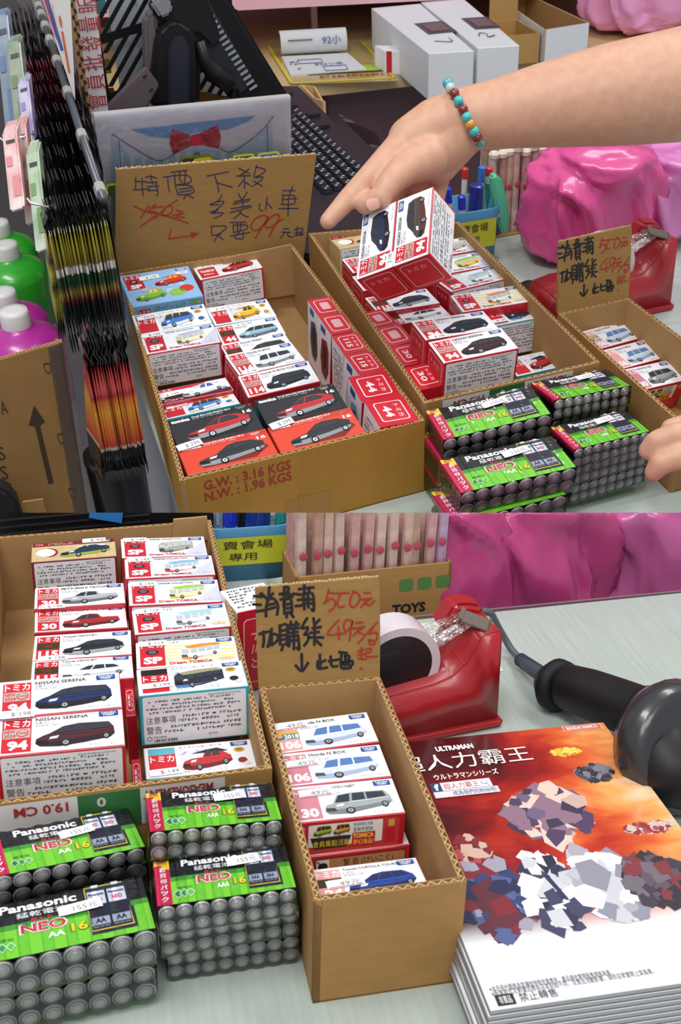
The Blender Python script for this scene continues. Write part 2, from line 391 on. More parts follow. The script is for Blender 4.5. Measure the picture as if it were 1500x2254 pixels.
INK1A = P_('''130,205 125,395
90,395 340,380
120,265 290,270
225,220 230,400 245,485
280,205 350,190 440,215
350,165 380,300
300,285 450,275
295,345 475,335
430,290 465,440 440,475
310,405 450,400
545,205 700,180
610,200 615,320 640,425
655,130 900,100
710,150 725,330 765,470
790,115 790,230 825,285
875,110 860,300
715,180 900,175 960,230 930,290 720,320
730,325 930,325 1000,390 960,450 770,470
780,385 960,360
780,430 960,400
890,460 850,530
890,460 1000,520''')
RED1A = P_('''90,630 280,715 480,760 700,815 920,895
755,545 600,640 470,760 350,840 200,940
325,625 205,815
425,610 350,670 330,710 420,720 460,760 430,805 370,800
350,665 540,640
620,630 560,680 530,760 570,780 660,740 685,680 650,630 600,640
735,700 820,715
685,775 850,740
780,760 725,830
790,760 800,800 855,800
655,985 625,1130
625,1130 1000,1070''')
INK1B = P_('''90,215 365,160
190,210 225,320 240,415
205,295 300,325 410,355
500,120 630,185
625,125 500,215
470,215 650,210
565,190 570,375
550,270 490,350
570,290 640,330
725,80 700,160 690,230
705,100 830,130 800,180 715,225
700,235 805,230 740,300 660,350
680,275 795,345
285,455 230,530 125,580 240,575
225,540 310,545 200,650 120,670
145,690 290,680 260,720 180,750
150,690 200,665 230,640
490,435 530,520
605,420 540,510
435,540 640,505
425,570 630,530
400,630 640,590
545,530 550,610
385,680 660,605
530,660 500,700 430,755
500,670 550,710 615,735
765,570 755,630 800,660
855,480 835,640
860,560 915,625
1180,345 1130,500 1120,725
1050,400 1210,400
1055,445 1050,570
1050,465 1190,460 1210,520 1190,570 1030,575
1050,515 1240,500
1005,630 1250,625
145,850 155,970
150,855 330,850 300,910 220,960
160,970 270,955
230,965 180,1050
225,970 305,1025
390,805 585,800
425,830 425,930
430,840 590,840 590,890 430,930
480,810 475,920
525,810 510,910
500,930 440,1000 540,1015
385,975 640,930
550,930 550,1010
1060,885 1130,885
1040,925 1150,930
1080,930 1025,1000
1120,930 1120,975 1180,990
1200,900 1260,880
1235,860 1235,970
1205,940 1265,925
1200,970 1310,960
1270,880 1310,885 1300,920 1270,930 1280,950 1310,940''')
RED1B = P_('''870,740 800,715 700,760 650,850 680,900 750,890 820,820 870,740 800,850 705,1005
1010,720 960,700 880,760 830,840 860,870 930,850 1000,760 1010,720
1060,755 960,830 885,980''')
INK2 = P_('''50,210 130,215
40,300 120,305
70,380 150,365
115,185 140,215
215,110 205,240
130,180 175,225
255,180 215,225
210,230 180,330 180,430
190,250 260,235 310,310 300,410
195,310 270,290
150,370 280,330
380,110 375,320
375,110 430,115 400,170 330,185
330,185 470,195
340,245 470,210
430,170 430,240
380,250 380,400
385,250 450,240 465,360 460,390
385,300 450,290
385,345 455,335
380,395 460,380
410,395 405,440
440,390 480,435
480,180 560,190
540,130 700,110
600,90 600,170
660,110 650,150
530,250 620,240
505,315 560,310 600,280
590,180 600,350
590,190 690,180 705,360 680,350
640,190 645,330
600,250 690,240
600,290 700,285
110,625 225,600 220,680 200,765
150,600 155,700 145,765
240,570 225,680 200,760
240,640 240,750
245,620 310,640 300,700 245,740
330,530 335,740
330,540 410,525 410,720
340,590 400,580
340,640 400,635
335,690 400,680
370,740 350,800
395,730 430,760
430,530 540,515
450,490 455,560
510,490 500,560
425,570 540,555
440,610 525,600
440,650 530,640
485,560 485,790
440,650 435,740
530,640 545,790 520,775
440,700 530,690
630,450 570,560 640,550 610,620 590,630 640,630 640,690 600,750
700,450 715,550
765,465 720,510
690,560 780,545
665,610 760,600
650,660 805,660
715,570 710,740
725,690 785,745
570,845 575,1030
505,970 575,1030 640,940
770,850 775,990
750,920 750,1000 850,990
775,940 830,910
890,870 900,970 960,975
870,920 980,900
985,820 1065,830
1010,830 1005,990 1110,990
1050,860 1090,860 1085,900 1050,900 1050,860
1030,930 1060,930 1060,960 1030,960 1030,930
1090,920 1130,920 1125,960 1090,960 1090,920''')
RED2 = P_('''870,130 840,250 815,285
840,270 900,230 940,270 920,340 870,370
855,165 940,175 1090,170
1010,165 980,220 960,290 990,325 1040,315
1140,150 1110,220 1100,300 1140,325 1190,280 1210,210 1180,170 1140,160
1255,170 1325,165
1210,245 1340,225
1290,230 1225,325
1330,230 1270,280 1320,300 1370,250
980,465 850,625 1050,610
975,540 980,680
1130,480 1060,465 1030,540 1060,590 1110,540 1130,480 1110,580 1095,695
1165,500 1240,490
1130,560 1260,540
1210,550 1140,635
1250,545 1190,600 1250,620
1400,490 1290,610 1190,725
1350,560 1310,620 1390,600 1395,680
1310,680 1320,730 1370,725 1365,690 1310,690
1190,810 1260,790
1225,770 1225,890
1190,850 1270,840
1190,890 1280,895
1280,790 1330,775 1320,820 1270,830 1290,870 1400,860
1215,995 1235,1000''')
def writing(root, sets, P0, ux, vx, n, lift=.3, name='handwriting'):     # sets: [(strokes in card units, width, material)]
    mb = MB(); pl = Plane(mb, P0, ux, vx, n); pl.l = lift
    for i, (S, w, m_) in enumerate(sets):
        for j, st in enumerate(S):
            pl.l = lift + .02 * (j % 5); pl.stroke(st, w, m_, 1 + i * .3)
    return part(name, mb, root)
def to_card(s, strokes, conv, p0, ux, vx, n):
    out = []
    for st in strokes:
        r = []
        for x, y in st:
            P = atp(s, *conv(x, y), p0, n) - p0; r.append((P.dot(ux), P.dot(vx)))
        out.append(r)
    return out
BLUEPEN = mat('blue_pen', '#232a55', .5); BLACKPEN = mat('black_marker', '#17171d', .5); REDPEN = mat('red_marker', '#a8261c', .5)
# the wide carton
PA = [(-5, -8), (223, 9), (215, 427), (8, 429)]
rootA, offA = carton('U', PA, 79, 'wide yellow-brown carton of toy boxes with a tall handwritten price flap', mo=KRAFT_D)
mb = MB(); pl = Plane(mb, Vector((PA[0][0], PA[0][1], 79)) - offA, Vector((228, 17, 0)).normalized(), (0, 0, -1), Vector((17, -228, 0)).normalized()); pl.l = .25
RI = mat('red_print', '#a5342c', .6); Q = lambda px, py: ((atp('U', px, py, Vector((-5, -8, 0)), Vector((17, -228, 0)).normalized()) - Vector((-5, -8, 79))))
def uv(px, py):
    p = Q(px, py); return p.dot(Vector((228, 17, 0)).normalized()), -p.z
a = uv(447, 1059); b = uv(640, 1014); c = uv(640, 1038)
pl.text('G.W. : 3.16 KGS', a[0], a[1], b[0], a[1] + 10.5, RI, 1, .03)
a2 = uv(449, 1085); pl.text('N.W. : 1.96 KGS', a2[0], a2[1] - .5, b[0], a2[1] + 10, RI, 1, .03)
part('printed_weight', mb, rootA)
mb = MB(); pl.mb = mb; a = uv(628, 1104); pl.rect(a[0], a[1], a[0] + 44, a[1] + 26, mat('tape', '#a87532', .3), 1); pl.rect(a[0] + 13, a[1] - 3, a[0] + 17, a[1] + 26, mat('tape', '#a87532'), 2); part('tape', mb, rootA)
p0 = Vector((-4, 433.5, 0)); n = Vector((0, -1, 0)); ux = Vector((1, 0, 0)); vx = Vector((0, 0, -1))
q = [atp('U', *p, p0, n) for p in ((253, 604), (668, 574), (697, 340), (255, 374))]
mb = MB(); mb.slab([p - offA for p in q], (0, 4, 0), KRAFT_P); me = mb.mesh('sign_flap'); fl = part('sign_flap', me, rootA, label='tall cardboard flap with a handwritten sale price')
fb = MB(); a, b = q[3] - offA, q[2] - offA; rd = random.Random(1)
for i in range(70): t = i / 70; p = a.lerp(b, t); fb.box(p.x, p.y + .4, p.z - 1, p.x + 3.2 * rd.random() + 1, p.y + 3.4, p.z + .4 + 1.4 * rd.random(), FLUTE)
part('torn_edge', fb, fl, kind='stuff')
p0 = p0.copy(); lo = p0 - offA
writing(fl, [(to_card('U', INK1A, S1A, p0, ux, vx, n) + to_card('U', INK1B, S1B, p0, ux, vx, n), 1.25, BLUEPEN), (to_card('U', RED1A, S1A, p0, ux, vx, n) + to_card('U', RED1B, S1B, p0, ux, vx, n), 1.5, REDPEN)], lo, ux, vx, n)
mb = MB(); hp = [(955, 1020), (1085, 1045), (965, 1120)]; pp = [atp('U', *S1A(*h), p0, n) - offA + n * .5 for h in hp]; mb.poly(pp[::-1], REDPEN); part('arrow_head', mb, fl)
# folded inner flap behind the boxes
mb = MB(); mb.slab([Vector((128, 423, 20)) - offA, Vector((211, 421, 20)) - offA, Vector((211, 421, 84)) - offA, Vector((128, 423, 79)) - offA], (0, -2.5, 0), KRAFT_I); part('folded_flap', mb, rootA)
# the long middle carton, upper
PB = [(229, 27), (413, 38), (417, 405), (238, 441)]
rootB, offB = carton('U', PB, 85, 'long carton of toy boxes in the middle, below the hand, upper picture')
def front_print(root, off, P, H, zo):
    a, b = Vector((*P[0], H)), Vector((*P[1], H)); u = (b - a).normalized(); n = Vector((u.y, -u.x, 0)); L = (b - a).length
    mb = MB(); pl = Plane(mb, a - off, u, (0, 0, -1), n); pl.l = .25
    pl.rect(L * .10, 1.5, L * .84, 30, mat('white_label', '#d8d3cf', .6), 1); pl.rect(L * .36, 1.5, L * .56, 30, mat('green_print', '#2c6b34', .6), 2)
    pl.text('MEASUREMENT', L * .57, 4, L * .80, 11, mat('red_print', '#a5342c'), 3, .03, rot=180); pl.text('19.0 CM', L * .16, 4.5, L * .33, 12, mat('red_print', '#a5342c'), 3, .03, rot=180); pl.text('0', L * .42, 4.5, L * .45, 12, mat('pale_print', '#c8c0b8', .6), 3, .03, rot=180)
    part('shipping_label', mb, root)
front_print(rootB, offB, PB, 85, 0)
# sign card of the narrow carton, read off the lower picture
nL = Vector((0, -74.5, 13.6)).normalized(); uL = Vector((1, 0, 0)); vL = Vector((0, -13.6, -74.5)).normalized()
pL = Vector((0, 220, 78)) + Vector((0, 13.6, 74.5))
SIGN2B = to_card('L', INK2, S2, pL, uL, vL, nL); SIGN2R = to_card('L', RED2, S2, pL, uL, vL, nL)
def narrow(s, P, H, fh, ft, label, lab2, k=1.0, z=None):
    root, off = carton(s, P, H, label)
    a, b = Vector((*P[3], H)) - off, Vector((*P[2], H)) - off; u = (b - a).normalized(); up = Vector((0, ft, fh)); n = u.cross(up).normalized()
    if n.y > 0: n = -n
    mb = MB(); r = random.Random(3); w = (b - a).length
    top = [a + up + u * (w * t) + up.normalized() * (r.uniform(-.5, .6) + 1.6 * t) for t in (1, .8, .6, .4, .2, 0)]
    pts = [a, b] + [b + up * .5 + u * .4] + [top[0] - up.normalized() * 2] + [top[0] - u * 2] + top[1:]
    mb.slab(pts, -n * 3.5, KRAFT_P, KRAFT_P); fl = part('sign_flap', mb, root, label=lab2)
    fb = MB()
    for i in range(34):
        t = i / 34; p = a + up + u * (w * t) - n * 1 + up.normalized() * (1.6 * t); fb.slab([p, p + u * 2.2, p + u * 2.2 - n * 2, p - n * 2], up.normalized() * (.4 + r.random() * .9), FLUTE)
    part('torn_edge', fb, fl, kind='stuff')
    v = -up.normalized(); O = a + up
    sc = lambda S: [[(x * k, y * k * up.length / 75.7) for x, y in st] for st in S]
    writing(fl, [(sc(SIGN2B), 2.1 * k, BLACKPEN), (sc(SIGN2R), 1.3 * k, REDPEN)], O, u, v, n)
    return root, off
PN = [(436, -73), (530, -66), (516, 168), (430, 162)]
narrow('U', PN, 75, 75, 10, 'narrow carton with a handwritten card standing at its back, upper picture', 'upright card with black and red handwriting', .95)
PNL = [(0, 0), (89, 0), (91, 219), (0, 220)]
narrow('L', PNL, 78, 74.5, 13.6, 'narrow carton with a handwritten card standing at its back, lower picture', 'upright card with black and red handwriting')
PBL = [(-200, 116), (-5, 123), (-4, 516), (-205, 509)]
rootC, offC = carton('L', PBL, 78, 'long carton of toy boxes at the left, lower picture')
front_print(rootC, offC, PBL, 78, 0)
mb = MB(); mb.slab([Vector((-42, 510, 60)) - offC, Vector((-6, 512, 60)) - offC, Vector((-8, 513, 84)) - offC, Vector((-40, 511, 84)) - offC], (0, -3, 0), KRAFT_I); part('folded_flap', mb, rootC)
# ---------------------------------------------------------------- toy car boxes
WH = mat('card_white', '#eef0f6', 0.35, coat=0.25); RED = mat('card_red', '#c41c30', 0.33, coat=0.35)
REDD = ink('#c8202f'); WHI = ink('#f4f5f8'); BLK = ink('#1b1c22'); GREY = ink('#8b8f99'); LG = ink('#c9ccd4'); NAVY = ink('#1f4c94')
TEAL = mat('card_teal', '#2aa3b0', 0.4, coat=0.2); PAPER = mat('label_paper', '#e6e6ea', 0.6); STICK = mat('price_paper', '#f6f6f8', 0.5)
GOLD = mat('card_gold', '#cdb684', 0.4, grain=0.12, gscale=0.12)
def pose_matrix(s, name):
    x, y, z, yw, t, r, k = POSE[name]
    return SETS[s]['M'] @ Matrix.Translation((x, y, z)) @ Matrix.Rotation(D(yw), 4, 'Z') @ Matrix.Rotation(D(t), 4, 'X') @ Matrix.Rotation(D(r), 4, 'Y') @ Matrix.Scale(k, 4)
def dk(h, f):
    c = [int(h[i:i + 2], 16) for i in (1, 3, 5)]
    return '#%02x%02x%02x' % tuple(max(0, min(255, int(v * f))) for v in c)
CARS = {
 'van': dict(b=[(0,.22),(.01,.42),(.10,.56),(.20,.66),(.36,.92),(.55,1),(.93,.96),(.99,.72),(1,.40),(.94,.24),(.60,.10),(.30,.02),(.06,.08)],
   g=[[(.19,.64),(.35,.90),(.46,.93),(.39,.62)],[(.42,.62),(.49,.93),(.66,.94),(.66,.65)],[(.68,.65),(.68,.94),(.92,.91),(.96,.69)]], w=[(.38,.15,.062,.15),(.89,.30,.045,.13)], l=.33),
 'box': dict(b=[(0,.2),(.03,.48),(.14,.55),(.22,.92),(.42,1),(.92,.98),(.99,.7),(1,.4),(.92,.27),(.5,.1),(.28,.02),(.05,.06)],
   g=[[(.17,.57),(.24,.90),(.41,.95),(.38,.58)],[(.42,.60),(.45,.95),(.62,.95),(.62,.62)],[(.65,.62),(.65,.95),(.90,.92),(.93,.68)]], w=[(.36,.14,.07,.15),(.88,.30,.05,.14)], l=.32),
 'sport': dict(b=[(0,.2),(.04,.40),(.3,.58),(.48,.92),(.62,1),(.84,.95),(.93,.82),(1,.74),(.99,.42),(.92,.28),(.5,.1),(.22,.03),(.03,.08)],
   g=[[(.33,.62),(.48,.88),(.56,.92),(.50,.62)],[(.53,.62),(.58,.92),(.72,.94),(.84,.80),(.84,.70)]], w=[(.37,.14,.06,.17),(.88,.34,.05,.15)], l=.34),
 'sedan': dict(b=[(0,.24),(.03,.48),(.22,.6),(.40,.92),(.55,1),(.84,.97),(.97,.72),(1,.46),(.93,.26),(.55,.12),(.28,.02),(.04,.08)],
   g=[[(.27,.63),(.41,.88),(.50,.92),(.44,.62)],[(.47,.62),(.53,.92),(.66,.93),(.67,.66)],[(.69,.66),(.68,.93),(.82,.90),(.90,.72)]], w=[(.39,.15,.06,.16),(.89,.32,.045,.14)], l=.34),
 'pickup': dict(b=[(0,.24),(.03,.52),(.22,.62),(.34,.92),(.48,1),(.62,.97),(.68,.72),(.97,.72),(1,.44),(.93,.26),(.55,.12),(.28,.02),(.04,.06)],
   g=[[(.24,.64),(.35,.89),(.43,.92),(.40,.62)],[(.43,.62),(.46,.93),(.60,.91),(.63,.68)]], w=[(.40,.16,.062,.17),(.86,.32,.05,.15)], l=.32),
 'bus': dict(b=[(0,.2),(.01,.70),(.10,.86),(.5,.98),(.90,1),(1,.88),(1,.36),(.55,.12),(.2,.02),(.03,.06)],
   g=[[(.03,.42),(.03,.70),(.20,.68),(.20,.40)],[(.25,.42),(.25,.70),(.40,.74),(.40,.46)],[(.43,.47),(.43,.75),(.60,.79),(.60,.51)],[(.63,.52),(.63,.80),(.78,.83),(.78,.55)],[(.81,.56),(.81,.83),(.95,.84),(.95,.59)]], w=[(.34,.12,.055,.13),(.82,.34,.045,.11)], l=.2),
 'old': dict(b=[(0,.2),(.05,.46),(.2,.56),(.42,.60),(.50,.94),(.72,1),(.86,.78),(.98,.6),(1,.36),(.9,.22),(.5,.08),(.2,.02),(.04,.08)],
   g=[[(.45,.62),(.51,.88),(.60,.9),(.58,.62)],[(.62,.62),(.64,.9),(.72,.88),(.78,.66)]], w=[(.33,.12,.06,.15),(.86,.30,.05,.15)], l=.28)}
def car(pl, kind, u0, v0, u1, v1, col, low=None, glass='#2b333d', roof=None, l=2, rim='#9aa0a8'):
    T = CARS[kind]; w, h = u1 - u0, v1 - v0
    def q(p): return (u0 + p[0] * w, v1 - p[1] * h)
    pl.poly([q(p) for p in T['b']][::-1], ink(col), l)
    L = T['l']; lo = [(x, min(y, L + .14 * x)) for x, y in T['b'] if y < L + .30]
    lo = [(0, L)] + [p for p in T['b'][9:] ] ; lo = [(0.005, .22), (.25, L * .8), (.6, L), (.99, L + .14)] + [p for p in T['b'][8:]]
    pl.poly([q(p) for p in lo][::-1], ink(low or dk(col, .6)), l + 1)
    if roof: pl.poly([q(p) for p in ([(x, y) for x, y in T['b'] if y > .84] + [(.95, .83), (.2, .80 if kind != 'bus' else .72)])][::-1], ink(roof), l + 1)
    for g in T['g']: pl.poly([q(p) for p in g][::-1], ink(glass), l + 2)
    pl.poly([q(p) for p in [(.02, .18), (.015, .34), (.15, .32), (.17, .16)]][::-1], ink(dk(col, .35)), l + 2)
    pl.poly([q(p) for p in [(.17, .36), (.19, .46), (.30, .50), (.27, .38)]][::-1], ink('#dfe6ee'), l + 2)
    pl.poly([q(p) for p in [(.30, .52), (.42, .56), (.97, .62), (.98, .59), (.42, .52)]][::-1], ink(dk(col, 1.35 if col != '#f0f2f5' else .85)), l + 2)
    for x, y, rx, ry in T['w']:
        a, b = q((x, y)); pl.disc(a, b, rx * w, ink('#17181c'), l + 3, 14, ry * h); pl.disc(a, b, rx * w * .62, ink(rim), l + 4, 12, ry * h * .62); pl.disc(a, b, rx * w * .22, ink('#40444c'), l + 5, 8, ry * h * .22)
def brand(pl, u=62.5, v=1.8, s=1.0):
    pl.rrect(u, v, u + 12.5 * s, v + 5.6 * s, 1.0 * s, NAVY, 1, 3)
    pl.text('TAKARA', u + 1.4 * s, v + .9 * s, u + 11 * s, v + 2.7 * s, WHI, 2, .02); pl.text('TOMY', u + 2.4 * s, v + 3.0 * s, u + 10 * s, v + 4.9 * s, WHI, 2, .03)
def logo(pl, u0, v0, u1, v1, l=2): pl.text('トミカ', u0, v0, u1, v1, WHI, l, .035)
def sticker(root, w, d, u, v, txt, sw=20, sh=8, rot=0, col='#6a6d74', z=0):
    mb = MB(); pl = Plane(mb, (0, 0, 0), (1, 0, 0), (0, -1, 0), (0, 0, 1))
    pts = [(0, .6), (.5, 0), (1.2, .7), (2, 0), (sw - 2, 0), (sw - 1.2, .7), (sw - .5, 0), (sw, .6), (sw, sh), (sw - 1.5, sh), (sw - 2, sh - .6), (sw - 2.8, sh), (2, sh), (1.4, sh - .6), (.7, sh), (0, sh)]
    pl.l = 0.1; pl.poly([(a - sw / 2, b - sh / 2) for a, b in pts][::-1], STICK, 1)
    pl.text(txt, -sw * .16, -sh * .22, sw * .40, sh * .36, ink(col), 2.5, .0)
    if txt.startswith('4'): pl.rect(-sw * .42, sh * .36, sw * .42, sh * .44, ink('#c0454f'), 2)
    M = Matrix.Translation((u - w / 2, d / 2 - v, 0.75 + z)) @ Matrix.Rotation(D(rot), 4, 'Z')
    return part('price_sticker', mb, root, M @ Matrix.Translation((0, 0, 0)))
LABELS = {}
def info_label(w, h, key=0):
    k = (round(w), round(h), key)
    if k in LABELS: return LABELS[k]
    mb = MB(); pl = Plane(mb, (0, 0, 0), (1, 0, 0), (0, 0, -1), (0, -1, 0)); rd = random.Random(k[0] + k[1] + key)
    pl.rrect(2.2, 1.6, w - 2.2, h - 1.2, 1.2, PAPER, 1, 3); a, b = 4, w - 5
    pl.text('www.funbox.com.tw', w * .62, 2.6, w - 6, 4.2, ink('#4a4c55'), 2, 0)
    pl.scribble(a, 4.4, b, h * .40, 4, ink('#3f4149'), 2, rd)
    pl.text('注意事項', a, h * .44, a + w * .27, h * .58, ink('#35363e'), 2, .0)
    pl.scribble(a + w * .29, h * .43, b, h * .60, 2, ink('#3f4149'), 2, rd)
    pl.text('警告', a, h * .63, a + w * .14, h * .78, ink('#35363e'), 2, .0)
    pl.scribble(a + w * .16, h * .62, b, h * .80, 2, ink('#3f4149'), 2, rd)
    pl.disc(a + 2, h * .87, 1.8, ink('#55575f'), 2); pl.disc(a + 2, h * .87, 1.3, PAPER, 3)
    pl.text('M53896', a + 5, h * .83, a + 14, h * .87, ink('#3f4149'), 2); u = a + 1
    pl.text('$250', w * .62, h * .85, w * .70, h * .90, ink('#4a4c55'), 2)
    for i in range(16):
        x = rd.choice((.3, .6, .9)); pl.rect(u + 4, h * .89, u + 4 + x, h * .95, ink('#3f4149'), 2); u += x + .5
    LABELS[k] = mb.mesh('information_label'); return LABELS[k]
CARTON = {}
def carton_mesh(w, d, h, cols):             # cols: top, front, left, right
    k = (w, d, h, tuple(c.name for c in cols))
    if k in CARTON: return CARTON[k]
    mb = MB(); t, f, l, r = cols
    mb.box(-w / 2, -d / 2, 0, w / 2, d / 2, h, t, [f, t, f, r, t, l])
    CARTON[k] = bevel(mb.mesh('carton'), .5, 1); return CARTON[k]
PRINT = {}
def end_print(s, w, h, num=None):           # the red end: rounded square outline with the number inside; Plane must be set up so that it fills w x h
    s.rrect(w * .16, h * .12, w * .84, h * .88, 3, ink('#f0dfe2'), 1, 4); s.rrect(w * .185, h * .145, w * .815, h * .855, 2.6, REDD, 2, 4)
def toy(s, name, top, label, size=(78, 39, 41), front=True, side=RED, body=WH, price=None, group='toy car boxes', oname='toy_car_box', frontcol=None):
    w, d, h = size
    M = pose_matrix(s, name) @ Matrix.Translation((w / 2, -d / 2, -h))
    root = empty(oname, M, label, 'toy box', group)
    part('carton', carton_mesh(w, d, h, (body, frontcol or side, side, side)), root)
    mb = MB(); pl = Plane(mb, (-w / 2, d / 2, h), (1, 0, 0), (0, -1, 0), (0, 0, 1)); top(pl, w, d)
    part('printed_top', mb, root)
    # left end: white rounded outline
    mb = MB(); ple = Plane(mb, (-w / 2, d / 2, h), (0, -1, 0), (0, 0, -1), (-1, 0, 0))
    if side is RED: ple.rrect(4, 4, d - 4, h - 4, 3, ink('#e9c7cc'), 1, 3); ple.rrect(4.8, 4.8, d - 4.8, h - 4.8, 2.6, REDD, 2, 3); ple.text('トミカ', 10, 10, 28, 15, ink('#e9c7cc'), 3)
    if mb.f: part('printed_end', mb, root)
    if front: part('information_label', info_label(w, h, len(name)), root, Matrix.Translation((-w / 2, -d / 2, h)))
    if price: sticker(root, w, d, *price)
    return root
# printed tops
def t_std(num, title, kind, col, badge='new', low=None, roof=None, glass='#2b333d', sub=True, faded=False, lt=None):
    def f(pl, w, d):
        R = ink('#e7a3a4') if faded == 1 else ink('#c98090') if faded == 2 else REDD
        pl.rect(2.5, 3.2, 20.5, d - 2.5, R, 1); logo(pl, 3.6, 4.2, 19.6, 11.4)
        if badge == 'new':
            pl.rect(3.2, 13, 19.8, 22.5, ink('#b9aea6'), 2); pl.text('NEW', 3.8, 14, 10.5, 17.3, ink('#c8202f'), 3, .02); pl.text('2024', 3.8, 18.3, 10.8, 21.6, ink('#c8202f'), 3, .02)
            pl.disc(15, 17.7, 3.9, ink('#d23a3a'), 3); pl.disc(15, 17.7, 3.1, ink('#b9aea6'), 4); pl.text('Tomica', 12.4, 16.6, 17.6, 18.8, ink('#c8202f'), 5, .02)
        elif badge == 'dark':
            pl.rect(2.5, 13, 20.5, 22.5, ink('#3a3418'), 2); pl.text('トミカ', 8.5, 16, 14.5, 20, ink('#c8202f'), 3, .03)
        elif badge == '2018':
            pl.rect(2.5, 12, 20.5, 16, ink('#e0a458'), 2); pl.rect(2.5, 16, 20.5, 22.5, ink('#2c8080'), 2); pl.text('2018', 9, 17, 20, 22, WHI, 3, .03); pl.disc(5.5, 18, 2.4, ink('#e8a88c'), 3)
        pl.text(num, 6 if len(num) < 3 else 4.2, 25, 18.5 if len(num) < 3 else 19.8, 34.5, WHI, 2, .045)
        pl.text(title, 23, 3.2, 0, 6.6, BLK, 1, .02, keep=True)
        if sub: pl.text('SCALE 1/67' if num == '94' else 'SCALE 1/59', 23, 10.2, 0, 12.2, ink('#6b6e78'), 1, .0, keep=True); pl.text('日産 セレナ' if num == '94' else 'トミカ', 23, 7.4, 0, 9.6, ink('#50535c'), 1, .0, keep=True)
        pl.text('サスペンション', 56, d - 4.8, 73, d - 3, ink('#70737c'), 1)
        pl.rect(1, d - .9, w - 1, d - .2, REDD, 1)
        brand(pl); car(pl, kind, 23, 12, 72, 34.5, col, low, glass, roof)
    return f
def t_sp(kind, col, roof, bg='#eceef6', accent=None, low=None, sub='Dream TOMICA', glass='#b9c3cc', stripes=None):
    def f(pl, w, d):
        if stripes:
            for i in range(6): pl.rect(22, 8 + i * 4.6, w - 2, 10 + i * 4.6, ink(stripes), 1)
        if accent: pl.poly([(w - 24, d - 2), (w - 1, d - 2), (w - 1, 10)], ink(accent), 1)
        pl.rect(3, 3, 22, d - 2.5, REDD, 2); logo(pl, 4, 3.6, 21, 10, 3); pl.disc(12.5, 16.5, 5, BLK, 3, 14, 3.6); pl.disc(12.5, 16.5, 3.2, ink('#7d8088'), 4, 12, 2.3); pl.rect(10, 16, 15, 17, BLK, 5)
        pl.text('SP', 5.4, 23.5, 20, 33.5, WHI, 3, .05)
        pl.text('DREAM COLLECTION' if not stripes else 'トミカ', 26, 2.5, 0, 4.8, ink('#4b4e57'), 2, .02, keep=True)
        pl.text(sub, 25, d - 6.6, 0, d - 3, ink('#b8364a'), 3, .03, keep=True)
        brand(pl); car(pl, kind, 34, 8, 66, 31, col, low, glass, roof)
        pl.disc(66, 32, 3.2, ink(accent or '#e5c98f'), 3, 12, 2.2); pl.disc(71, 32, 3.2, ink(accent or '#e5c98f'), 3, 12, 2.2)
    return f
def t_sport(bg, txt, col, low):
    def f(pl, w, d):
        pl.rect(.8, .8, w - .8, d - .8, ink(bg), 1); pl.rect(.8, .8, w - .8, 7.2, ink(txt), 2)
        pl.text('tomica', 3, 2, 20, 6.4, WHI, 3, .05); pl.text('Honda BALLADE SPORTS CR-X', 22, 1.8, 58, 4.0, WHI, 3, .02); pl.text('ホンダ バラードスポーツCR-X', 22, 4.8, 50, 6.6, WHI, 3)
        brand(pl, 61, 1.6); pl.text('16', 67, 9, 75, 13.5, WHI, 3, .03); pl.disc(75.5, 3.6, .9, ink('#d22'), 3)
        pl.poly([(14, d - 4), (60, d - 3), (74, d - 14), (70, d - 20), (20, d - 14)], ink(dk(bg, .55)), 2)
        car(pl, 'sport', 12, 10, 71, d - 4, col, low, '#30343c', None, 3, '#cfd3d8')
    return f
def t_motors(kind, col, roof, low=None, sq='#c8202f', hdr='#1c1c20', bg=True):
    def f(pl, w, d):
        pl.disc(34, 17, 9, ink('#d8dbe4'), 1); pl.disc(26, 9, 4.5, ink('#d8dbe4'), 1); pl.disc(41, 8, 4.5, ink('#d8dbe4'), 1)
        pl.rect(3, 2.5, 22, 11, ink(hdr), 2); pl.rect(3, 11, 22, d - 3, ink(sq), 2); logo(pl, 4, 12.5, 21, 20.5, 3)
        pl.text('MOTORS', 26, d - 7, 58, d - 3, ink('#d5d8e0'), 2, .02); pl.text('ディズニーモータース', 25, 2.6, 56, 5, ink('#5a5d66'), 2)
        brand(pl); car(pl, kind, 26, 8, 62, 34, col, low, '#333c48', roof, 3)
        pl.disc(68, 12.5, 4, ink('#d6a72c'), 3, 12, 3); pl.disc(68, 12.5, 2.6, ink('#8c7a2a'), 4, 12, 1.6)
        pl.disc(69, 26, 3.4, ink(dk(col, .8)), 3, 10); pl.disc(72, 30, 2.6, ink('#e7dccf'), 3, 10)
    return f
def t_taxi(pl, w, d):
    pl.rect(3, 12, 24, d - 3, REDD, 2); pl.text('TOMICA', 4.6, 17, 22.5, 23, WHI, 3, .04); pl.text('香港的士', 7, 26.5, 20, 31, WHI, 3, .02)
    pl.text('HONG KONG TAXI', 28, 3, 50, 5.4, BLK, 2, .02); brand(pl); car(pl, 'sedan', 30, 10, 71, 33, '#c6302c', '#8f1d20', '#2e2a2e', '#d8d8da')
    pl.text('Toyota', 63, d - 5, 72, d - 3, ink('#55585f'), 2)
